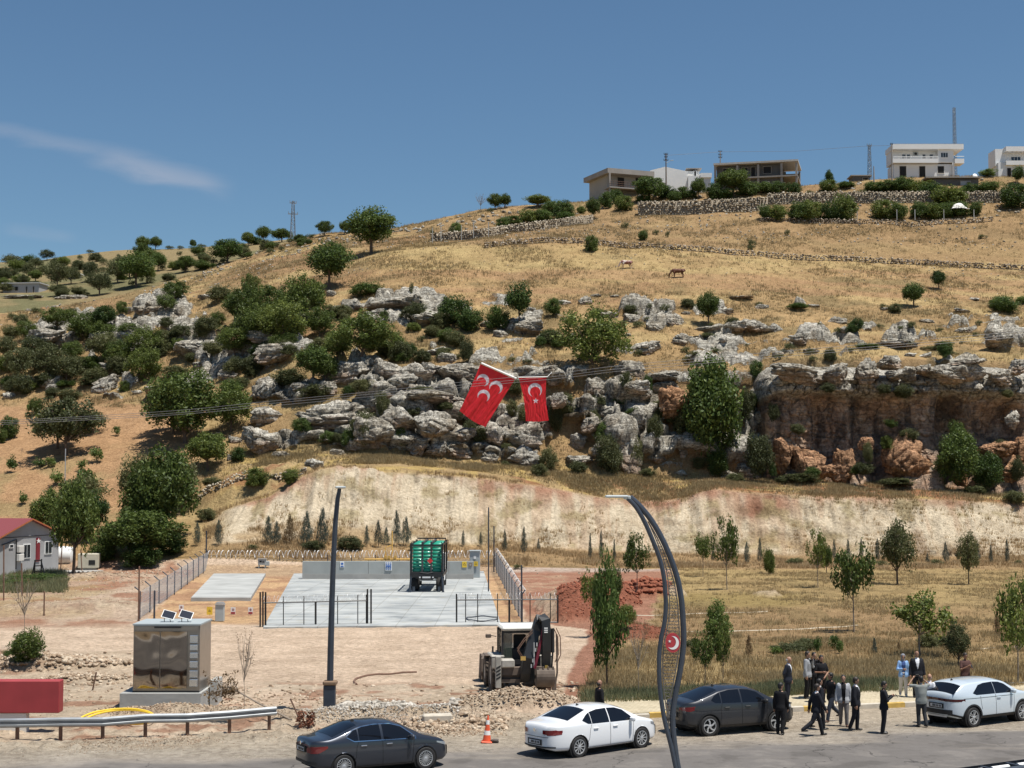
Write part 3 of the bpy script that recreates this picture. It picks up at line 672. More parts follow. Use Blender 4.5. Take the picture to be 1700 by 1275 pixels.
BOULD = """
78 555 80 42;110 562 60 36;175 557 60 28;218 552 50 28;218 514 32 18;233 511 30 18;263 508 48 36;293 515 45 42;344 491 32 16;286 563 42 34;323 575 80 40;406 572 62 50;188 606 50 28;180 632 55 34;
43 628 35 18;85 632 50 30;125 581 30 16;331 604 25 18;381 620 40 24;115 493 62 12;40 492 70 12;550 487 20 15;560 511 26 14;588 504 36 28;625 519 46 26;663 501 110 30;700 513 52 22;712 526 82 30;806 537 30 22;
832 553 30 24;437 557 60 28;470 580 92 46;723 582 42 20;743 594 40 24;768 616 86 40;688 615 62 34;713 610 36 30;643 610 60 36;580 611 70 38;612 599 32 22;508 529 40 26;935 501 32 16;970 499 28 22;990 490 22 8;
1020 491 16 8;882 514 20 14;877 539 56 34;898 559 20 16;1010 521 46 18;1048 527 36 28;1116 532 24 18;1086 542 38 26;1040 556 18 10;1068 574 66 32;1138 564 46 28;1138 519 20 10;1176 544 50 12;1206 516 28 12;
1218 539 46 24;1252 539 60 26;1200 564 20 10;1226 494 50 6;1265 508 26 12;1145 591 20 10;873 614 56 28;913 611 26 20;918 629 28 20;1040 609 52 36;1103 621 46 22;1103 641 46 18;1055 640 46 28;
1285 544 32 24;1327 559 46 26;1348 507 26 8;1390 531 36 20;1403 546 20 14;1348 582 38 10;1490 569 76 20;1536 532 32 8;1596 547 36 12;1596 515 28 12;1470 513 20 8;1656 558 60 38;1692 564 32 42;1510 588 26 10;
1537 589 28 12;1605 598 60 10;1618 496 20 6;1322 617 92 34;1388 616 40 34;1435 618 40 42;1473 600 36 26;1483 622 26 20;1508 620 26 26;1568 620 62 36;1606 616 54 40;1661 625 52 32;1532 612 26 20;1690 606 26 26;
443 644 50 46;447 687 60 42;430 722 60 46;550 690 120 56;470 754 32 16;523 768 28 26;560 751 26 14;625 712 72 62;660 690 60 42;693 733 46 40;727 743 40 26;760 742 46 30;720 702 72 50;720 654 90 26;770 716 42 26;
815 759 30 24;818 716 30 36;668 629 46 34;610 669 60 32;870 722 60 56;870 755 60 42;960 729 32 36;958 761 46 20;1040 740 50 76;1010 681 52 32;1055 689 36 42;1090 758 30 16;1133 744 16 30;1228 774 20 20;
1208 786 30 28;1245 786 42 30;1120 662 44 50;1131 784 22 12;1298 745 36 60;1340 762 56 64;1400 762 36 50;1500 752 60 76;1530 772 50 60;1663 739 50 26;1675 771 42 50;1593 790 20 28;1595 814 12 10;1438 734 22 22;
1380 778 26 24;261 749 28 20;359 721 30 14;389 729 30 20;384 759 16 20;15 656 26 16;85 643 30 24;173 641 50 34;228 651 24 10;540 640 34 26;500 640 30 22;590 735 30 24;640 650 40 26;790 690 26 24;905 700 24 30;
985 640 34 34;980 700 30 26;1070 650 26 26;1150 700 24 40;1250 690 24 50;1000 745 30 30;930 660 26 30;1680 690 24 40;1695 740 24 40;1640 745 30 24;560 560 30 14;950 555 16 10;1160 600 14 8;1290 585 24 8;1440 545 18 8
"""
PLACED = []     # (object, kind, px, py) for the labels at the end
def place_boulder(px, py, w, h, i):
    p = hit(px, min(py + h * .18, 832), 150)
    if p is None: return
    k = p.y / F; a = rng.uniform(0, 6.28)
    o = bpy.data.objects.new("boulder", BM[i % 12]); col.objects.link(o)
    ws = w * k * .47; hs = h * k * .50
    o.scale = (ws, max(ws * .75, .5), max(hs, .22))
    if 400 < px < 1250 and py > 595: o.scale = [q * 1.14 for q in o.scale]
    if w > 50 and h < 20: o.scale[1] = ws * .5
    tilt = rng.uniform(-.16, .16)
    o.rotation_euler = Euler((rng.uniform(-.15, .12), tilt, 0)); 
    flip = rng.choice((1, -1)); o.scale[0] *= flip
    if 1262 < px < 1710 and 590 < py < 640: p = P(px, py + 3, 188.3); o.scale = (flip * ws * 1.12, max(ws * .7, 1.7), hs * 1.15); o.rotation_euler = (0, tilt * .6, 0)
    if px > 1262 and py > 720 or (px, py) == (1120, 662): o.data = BMO[i % 12]; o.scale = [q * 1.22 for q in o.scale]
    p.y -= 0.1 * ws
    if px > 1262 and py > 640: p = P(px, py + h * .2, 186.6 if py > 725 else 187.6)
    o.location = p
    tag(o, None, 'boulder', None); PLACED.append((o, 'boulder', px, py, w))
for i, ln in enumerate([q for q in BOULD.replace('\n', '').split(';') if q.strip()]):
    a = [float(q) for q in ln.split()]; place_boulder(*a, i)

# ------------------------------------------------------------------ dry stone and retaining walls
def ico_stone(seed):
    bm = bmesh.new(); bmesh.ops.create_icosphere(bm, subdivisions=2, radius=1.0)
    v = np.array([q.co[:] for q in bm.verts]); f = np.array([[q.index for q in p.verts] for p in bm.faces]); bm.free()
    rs = np.random.RandomState(seed); v = v * (1 + rs.uniform(-.15, .2, (len(v), 1)))
    for _ in range(7):
        n = rs.normal(size=3); n /= np.linalg.norm(n); d = v @ n; c = rs.uniform(.45, .75); v = v - np.outer(np.maximum(d - c, 0), n)
    return v, f
STN = [ico_stone(s) for s in range(8)]
def stones_mesh(pts, sizes, seed, flat=(1, 1, .75), rot=True):
    """many irregular stones merged in one mesh"""
    rs = np.random.RandomState(seed); vs, fs, off = [], [], 0
    for i, (p, s) in enumerate(zip(pts, sizes)):
        v, f = STN[rs.randint(8)]
        a = rs.uniform(0, 6.28) if rot else 0; b = rs.uniform(-.5, .5) if rot else 0
        ca, sa, cb, sb = math.cos(a), math.sin(a), math.cos(b), math.sin(b)
        q = v * (np.array(flat) * s * rs.uniform(.7, 1.25, 3))
        q = np.stack([q[:, 0] * cb + q[:, 2] * sb, q[:, 1], -q[:, 0] * sb + q[:, 2] * cb], 1)
        q = np.stack([q[:, 0] * ca - q[:, 1] * sa, q[:, 0] * sa + q[:, 1] * ca, q[:, 2]], 1) + np.array(p)
        vs.append(q); fs.append(f + off); off += len(v)
    return np.concatenate(vs), np.concatenate(fs)
def pebble_mat(name, c0, c1, c2):
    if name in _mc: return _mc[name]
    m, nt, b = mat_new(name); L = nt.links; tc = N(nt, 'ShaderNodeTexCoord')
    gi = N(nt, 'ShaderNodeNewGeometry')
    c = ramp(nt, gi.outputs['Random Per Island'], [(0, c0), (.45, c1), (1, c2)])
    n = N(nt, 'ShaderNodeTexNoise', Scale=4.0, Detail=5.0); L.new(tc.outputs['Object'], n.inputs['Vector'])
    c = mixn(nt, 1.0, c, ramp(nt, n.outputs['Fac'], [(.3, (.6, .6, .6)), (.7, (1.15, 1.15, 1.15))]), 'MULTIPLY')
    L.new(c, b.inputs['Base Color']); b.inputs['Roughness'].default_value = .92; b.inputs['Specular IOR Level'].default_value = .15
    _mc[name] = m; return m
M_DRY = pebble_mat("dry_stone", (.10, .08, .06), (.30, .24, .18), (.52, .45, .36))
M_WALLST = pebble_mat("wall_stone", (.26, .21, .15), (.42, .36, .27), (.55, .49, .39))
M_RUB = pebble_mat("rubble_stone", (.24, .165, .11), (.40, .30, .21), (.56, .47, .36))
M_RUBG = pebble_mat("grey_rubble_stone", (.30, .27, .23), (.44, .40, .34), (.60, .56, .50))
M_MORT = mat("wall_mortar", (.24, .20, .15), .95, var=.3, scale=1.5)

def stone_wall(name, pts, hgt, sz, label, m, thick=.7, lean=0.0, face=True, dens=1.0):
    """pts: [(px,py_base,Y or None)]; a wall of piled stones following the ground"""
    W = []
    for (px, py) in pts:
        q = hit(px, py, 150); W.append(Vector((q.x, q.y, q.z)))
    rs = np.random.RandomState(len(pts) * 7 + int(sz * 100)); P_, S_ = [], []
    core = []
    for a, b in zip(W[:-1], W[1:]):
        Ln = (b - a).length; n = max(int(Ln / (sz * 1.15)), 2); hh = hgt if not callable(hgt) else None
        for i in range(n):
            t = i / n; p = a.lerp(b, t); g = gz(p.x, p.y)
            base = min(p.z, g) if abs(p.z - g) < 3 else p.z
            hx = hgt(p) if callable(hgt) else hgt
            rows_ = max(int(hx / (sz * 1.15)), 1)
            for r in range(rows_ + 1):
                for side in ((0,) if face else (0, 1)):
                    if rs.rand() > dens: continue
                    P_.append((p.x + (rs.uniform(-.6, .6) + .5 * (r % 2)) * sz, p.y + (thick * .5 if side else 0) + rs.uniform(-.12, .12) + lean * r * sz, base + (r + .3) * sz * 1.15 + rs.uniform(-.3, .3) * sz)); S_.append(sz * rs.uniform(.45, .9))
        core.append((a, b))
    v, f = stones_mesh(P_, S_, 5, (1, .8, .8))
    o = link_mesh(name, np_mesh(name, v, tris=f), m)
    tag(o, label, 'wall')
    if face:       # mortar core behind the facing stones
        vs, qs = [], []
        for a, b in core:
            h1 = hgt(a) if callable(hgt) else hgt; h2 = hgt(b) if callable(hgt) else hgt
            i = len(vs)
            vs += [(a.x, a.y + .08, a.z - 1), (b.x, b.y + .08, b.z - 1), (b.x, b.y + .08, b.z + h2), (a.x, a.y + .08, a.z + h1),
                   (a.x, a.y + thick + .8, a.z - 1), (b.x, b.y + thick + .8, b.z - 1), (b.x, b.y + thick + .8, b.z + h2), (a.x, a.y + thick + .8, a.z + h1)]
            qs += [(i, i + 1, i + 2, i + 3), (i + 3, i + 2, i + 6, i + 7), (i + 5, i + 4, i + 7, i + 6), (i, i + 3, i + 7, i + 4), (i + 1, i + 5, i + 6, i + 2)]
        link_mesh("mortar_core", np_mesh("mortar_core", vs, quads=qs), M_MORT, parent=o)
    return o
stone_wall("dry_stone_wall", [(805,412),(850,406),(900,403),(950,404),(1010,409),(1060,412),(1120,415),(1180,419),(1240,425),(1300,430),(1380,433),(1450,437),(1520,440),(1600,444),(1700,449),(1800,452)], .95, .30, "long low dry stone wall crossing the hillside above the two cows", M_DRY, .6, 0, False, .8)
stone_wall("retaining_wall", [(1060,358),(1100,357),(1160,356),(1220,353),(1275,350)], lambda p: 2.5, .34, "tall pale stone retaining wall below the unfinished concrete house", M_WALLST)
stone_wall("retaining_wall", [(1275,341),(1340,339),(1400,338),(1470,338),(1540,337),(1600,338),(1650,337),(1760,336)], lambda p: 2.1, .30, "pale stone terrace wall behind the row of hedge trees", M_WALLST)
stone_wall("field_wall", [(715,402),(760,399),(800,394),(840,388),(880,384),(930,377),(985,370)], lambda p: 1.5, .30, "sloping stone wall under the green bushes left of the unfinished houses", M_WALLST)
stone_wall("garden_wall", [(1262,369),(1350,371),(1450,372),(1560,372),(1650,368)], .7, .28, "low rough stone edging below the row of hedge trees", M_DRY, .5, 0, False, .75)
stone_wall("stone_bank", [(327,831),(350,818),(375,808),(400,797),(425,790)], .9, .28, "short heap-like stone wall running up to a white boulder beside the pale bank", M_WALLST, .5, 0, False, .85)
stone_wall("stone_bank", [(440,800),(465,797),(485,792),(510,786)], .7, .25, "short stone wall between two round bushes above the pale bank", M_DRY, .5, 0, False, .8)
# ------------------------------------------------------------------ foliage
def leaf_mat(name, c0, c1, c2, tr=.34):
    if name in _mc: return _mc[name]
    m, nt, b = mat_new(name); L = nt.links
    g = N(nt, 'ShaderNodeNewGeometry'); oi = N(nt, 'ShaderNodeObjectInfo')
    c = ramp(nt, g.outputs['Random Per Island'], [(0, c0), (.5, c1), (1, c2)])
    hs = N(nt, 'ShaderNodeHueSaturation'); mr = nt.nodes.new('ShaderNodeMapRange'); L.new(oi.outputs['Random'], mr.inputs[0])
    mr.inputs['To Min'].default_value = .72; mr.inputs['To Max'].default_value = 1.3; L.new(mr.outputs[0], hs.inputs['Value'])
    mr2 = nt.nodes.new('ShaderNodeMapRange'); L.new(oi.outputs['Random'], mr2.inputs[0]); mr2.inputs['From Min'].default_value = 1; mr2.inputs['From Max'].default_value = 0
    mr2.inputs['To Min'].default_value = .485; mr2.inputs['To Max'].default_value = .515; L.new(mr2.outputs[0], hs.inputs['Hue'])
    L.new(c, hs.inputs['Color'])
    L.new(hs.outputs[0], b.inputs['Base Color']); b.inputs['Roughness'].default_value = .55; b.inputs['Specular IOR Level'].default_value = .3
    t = N(nt, 'ShaderNodeBsdfTranslucent'); L.new(hs.outputs[0], t.inputs['Color'])
    mx = N(nt, 'ShaderNodeMixShader'); mx.inputs[0].default_value = tr
    o = nt.nodes.get('Material Output'); L.new(b.outputs[0], mx.inputs[1]); L.new(t.outputs[0], mx.inputs[2]); L.new(mx.outputs[0], o.inputs['Surface'])
    _mc[name] = m; return m
LM_ = {
 'dark': leaf_mat("dark_leaves", (0.032, 0.056, 0.016), (0.058, 0.101, 0.022), (0.123, 0.172, 0.040)),
 'mid': leaf_mat("green_leaves", (0.051, 0.077, 0.017), (0.094, 0.131, 0.028), (0.169, 0.208, 0.049)),
 'olive': leaf_mat("olive_leaves", (0.057, 0.067, 0.025), (0.098, 0.110, 0.042), (0.163, 0.168, 0.074)),
 'light': leaf_mat("fresh_leaves", (0.055, 0.094, 0.020), (0.094, 0.149, 0.033), (0.154, 0.209, 0.061)),
 'blue': leaf_mat("conifer_needles", (0.032, 0.054, 0.043), (0.068, 0.097, 0.081), (0.128, 0.162, 0.135)),
 'brown': leaf_mat("dry_leaves", (.09, .06, .03), (.17, .11, .055), (.27, .19, .10)),
 'straw': leaf_mat("dry_grass", (.28, .195, .095), (.39, .285, .145), (.50, .395, .225), .3),
 'green_grass': leaf_mat("green_grass", (.13, .15, .075), (.19, .20, .10), (.30, .28, .15), .3),
}
M_BARK = mat("bark", (.12, .085, .06), .9, var=.3, scale=6)
M_BARKG = mat("pale_bark", (.24, .20, .16), .9, var=.3, scale=6)

def leaves(cent, rad, n, size, rs, up=0.0, aspect=.55):
    """n rhombic leaves in balls of radius rad round each centre"""
    k = len(cent); rad = np.asarray(rad).reshape(-1, 1)
    d = rs.normal(size=(k, n, 3)); d /= np.linalg.norm(d, axis=2, keepdims=True)
    r = rs.uniform(.25, 1, (k, n, 1)) ** .55
    p = cent[:, None] + d * r * (rad[:, None] if rad.size == k else rad)
    p = p.reshape(-1, 3); m = len(p)
    a = rs.normal(size=(m, 3)); a[:, 2] += up * 3; a /= np.linalg.norm(a, axis=1, keepdims=True)
    nrm = d.reshape(-1, 3) + rs.normal(size=(m, 3)) * .8 + np.array([0, 0, .5])
    b = np.cross(nrm, a); b /= np.linalg.norm(b, axis=1, keepdims=True) + 1e-9
    s = size * rs.uniform(.6, 1.35, (m, 1))
    v = np.stack([p - a * s, p - b * s * aspect, p + a * s, p + b * s * aspect], 1).reshape(-1, 3)
    return v, np.arange(m * 4).reshape(-1, 4)

def tube_np(pts, rads, seg=6):
    pts = np.asarray(pts, float); n = len(pts); vs = []; q = 2 * math.pi * np.arange(seg) / seg; a = None
    for i in range(n):
        t = pts[min(i + 1, n - 1)] - pts[max(i - 1, 0)]; t /= np.linalg.norm(t) + 1e-9
        if a is None: a = np.cross(t, [0, 0, 1.0] if abs(t[2]) < .9 else [1.0, 0, 0])
        a = a - t * a.dot(t); a /= np.linalg.norm(a) + 1e-9; b = np.cross(t, a)
        vs.append(pts[i] + (np.outer(np.cos(q), a) + np.outer(np.sin(q), b)) * rads[i])
    vs = np.concatenate(vs); i, j = np.meshgrid(np.arange(n - 1), np.arange(seg), indexing='ij'); k = (j + 1) % seg
    return vs, np.stack([i * seg + j, i * seg + k, (i + 1) * seg + k, (i + 1) * seg + j], -1).reshape(-1, 4)
def join_np(parts):
    vs, fs, o = [], [], 0
    for v, f in parts: vs.append(v); fs.append(f + o); o += len(v)
    return np.concatenate(vs), np.concatenate(fs)

def make_tree_protos(kind, seed):
    rs = np.random.RandomState(seed * 13 + hash_s(kind))
    parts = []
    if kind in ('round', 'bush', 'airy', 'spread', 'sapling', 'tall', 'vine', 'column'):
        prm = dict(round=(95, .62, .38, 95, .023, .14, .26), bush=(85, .46, .48, 100, .024, .15, .0), airy=(75, .60, .38, 75, .022, .13, .22), spread=(110, .56, .44, 80, .020, .12, .12),
                   sapling=(40, .66, .33, 52, .028, .13, .34), tall=(60, .62, .40, 85, .026, .15, .25), vine=(14, .55, .42, 45, .06, .22, .0), column=(100, .52, .48, 110, .022, .16, .03))[kind]
        nc, cz, rz, nl, ls, cr, th = prm
        d = rs.normal(size=(nc, 3)); d /= np.linalg.norm(d, axis=1, keepdims=True)
        lump = 1 + .55 * fbm(d[:, 0] * 1.9 + seed, d[:, 1] * 1.6, d[:, 2] * 1.6 + 9, 2, seed)
        rr = rs.uniform(.25, 1, (nc, 1)) ** .5 * lump[:, None]
        c = d * rr * np.array([.5 - cr * .75, .5 - cr * .75, rz - cr * .5]) + np.array([0, 0, cz])
        if kind in ('bush', 'column'): c[:, 2] = np.maximum(c[:, 2], .08)
        if kind == 'tall': c[:, :2] *= (1.15 - .55 * np.clip((c[:, 2] - .3) / .7, 0, 1))[:, None]
        crad = cr * rs.uniform(.6, 1.25, nc)
        lv, lf = leaves(c, crad, nl, ls, rs)
        lv = lv * np.array([1, 1, 1.0])
        trunk = []
        top = np.array([rs.uniform(-.04, .04), rs.uniform(-.04, .04), cz])
        base_r = {'round': .028, 'airy': .022, 'spread': .02, 'sapling': .014, 'tall': .02}.get(kind, .014)
        mid = np.array([top[0] * .3 + rs.uniform(-.02, .02), 0, th if th > .1 else .15])
        trunk.append(tube_np([(0, 0, -.06), (0, 0, .02), mid * [1, 1, .6], mid, top], [base_r * 1.5, base_r * 1.15, base_r, base_r * .9, base_r * .4]))
        for j in rs.choice(nc, min(nc, 16), False):
            st = mid * .4 + top * .6 if rs.rand() < .5 else mid
            e = c[j]; m_ = (st + e) / 2 + rs.normal(size=3) * .03
            trunk.append(tube_np([st, m_, e], [base_r * .5, base_r * .32, base_r * .12], 4))
        tv, tf = join_np(trunk)
        return (tv, tf), (lv, lf)
    if kind == 'conifer':
        c, r = [], []
        for z in np.linspace(.12, .97, 26):
            w = (1 - z) ** .8 * .42 + .03
            for q in range(max(int(3 + 7 * (1 - z)), 2)):
                a = rs.uniform(0, 6.28); rr = w * rs.uniform(.3, 1.0)
                c.append((math.cos(a) * rr, math.sin(a) * rr, z + rr * .35)); r.append(.05 + w * .16)
        lv, lf = leaves(np.array(c), np.array(r) * rs.uniform(.6, 1.5, len(r)), 20, .030, rs, up=1.0, aspect=.22)
        return tube_np([(0, 0, -.05), (0, 0, .15), (0, 0, .95)], [.022, .018, .004]), (lv, lf)
    if kind == 'bare':
        tr = [tube_np([(0, 0, -.05), (.01, 0, .2), (-.01, 0, .42)], [.014, .011, .009])]
        tips = []
        for k in range(13):
            a = rs.uniform(0, 6.28); s0 = np.array([-.01, 0, rs.uniform(.36, .5)])
            e = np.array([math.cos(a) * rs.uniform(.15, .45), math.sin(a) * rs.uniform(.15, .45), rs.uniform(.7, 1.0)])
            m_ = s0 * .45 + e * .55 + np.array([0, 0, -.04]) + rs.normal(size=3) * .02
            tr.append(tube_np([s0, m_, e], [.008, .005, .002], 4)); tips.append(e)
            for q in range(3):
                b0 = m_ * rs.uniform(.7, 1) + e * 0; e2 = m_ + (e - m_) * rs.uniform(.3, .9) + rs.normal(size=3) * .08
                tr.append(tube_np([m_, e2], [.004, .0015], 4)); tips.append(e2)
        c = np.array(tips); lv, lf = leaves(c, np.full(len(c), .05), 4, .014, rs)
        return join_np(tr), (lv, lf)
def hash_s(s): return sum(ord(c) * (i + 3) for i, c in enumerate(s)) % 997

PROTO = {}
def proto(kind, leaf, seed):
    k = (kind, leaf, seed)
    if k not in PROTO:
        kk = (kind, seed)
        if kk not in PROTO:
            PROTO[kk] = make_tree_protos(kind, seed)
        (tv, tf), (lv, lf) = PROTO[kk]
        t = np_mesh("trunk", tv, quads=tf); t.materials.append(M_BARKG if kind in ('sapling', 'bare') else M_BARK)
        l = np_mesh("crown", lv, quads=lf); l.materials.append(LM_[leaf])
        PROTO[k] = (t, l)
    return PROTO[k]

vr = random.Random(11)
KINDS = {'T': ('round', 'dark', 'tree'), 'R': ('round', 'mid', 'tree'), 'A': ('airy', 'olive', 'tree'), 'P': ('spread', 'mid', 'tree'), 'B': ('bush', 'dark', 'bush'), 'G': ('bush', 'mid', 'bush'),
         'L': ('bush', 'light', 'bush'), 'O': ('bush', 'olive', 'bush'), 'S': ('sapling', 'mid', 'sapling'), 'Y': ('tall', 'light', 'sapling'), 'K': ('tall', 'dark', 'tree'), 'C': ('conifer', 'blue', 'conifer'),
         'N': ('conifer', 'brown', 'conifer'), 'X': ('bare', 'brown', 'dry sapling'), 'V': ('vine', 'light', 'vine'), 'E': ('column', 'dark', 'bush'), 'Q': ('column', 'olive', 'bush')}
NAMES = {'tree': 'tree', 'bush': 'bush', 'sapling': 'sapling', 'conifer': 'conifer', 'dry sapling': 'dry_sapling', 'vine': 'vine'}
def plant(code, px, py, w, h, Y=None):
    kind, leaf, cat = KINDS[code]
    if Y is None and px > 1255 and 640 < py <= 812: Y = 184.6 if py > 765 else 187.0
    if Y is None:
        lim = 19 if py > 948 else 100
        p = hit(px, py, lim)
    else: p = P(px, py, Y)
    if p is None: return None
    k = p.y / F
    t, l = proto(kind, leaf, vr.randrange(3) + 1)
    if cat in ('bush', 'vine') or w < 20 and cat != 'conifer' and cat != 'dry sapling' and cat != 'sapling':
        o = bpy.data.objects.new(NAMES[cat], l); col.objects.link(o); root = o
    else:
        root = bpy.data.objects.new(NAMES[cat], None); col.objects.link(root)
        a = bpy.data.objects.new('trunk', t); col.objects.link(a); a.parent = root
        b = bpy.data.objects.new('crown', l); col.objects.link(b); b.parent = root
    root.location = (p.x, p.y, p.z - .05); root.rotation_euler = (0, 0, vr.uniform(0, 6.28))
    root.scale = (w * k * 1.16, w * k * 1.16, h * k * 1.06)
    tag(root, None, cat); PLACED.append((root, cat, px, py, w, leaf, kind))
    return root

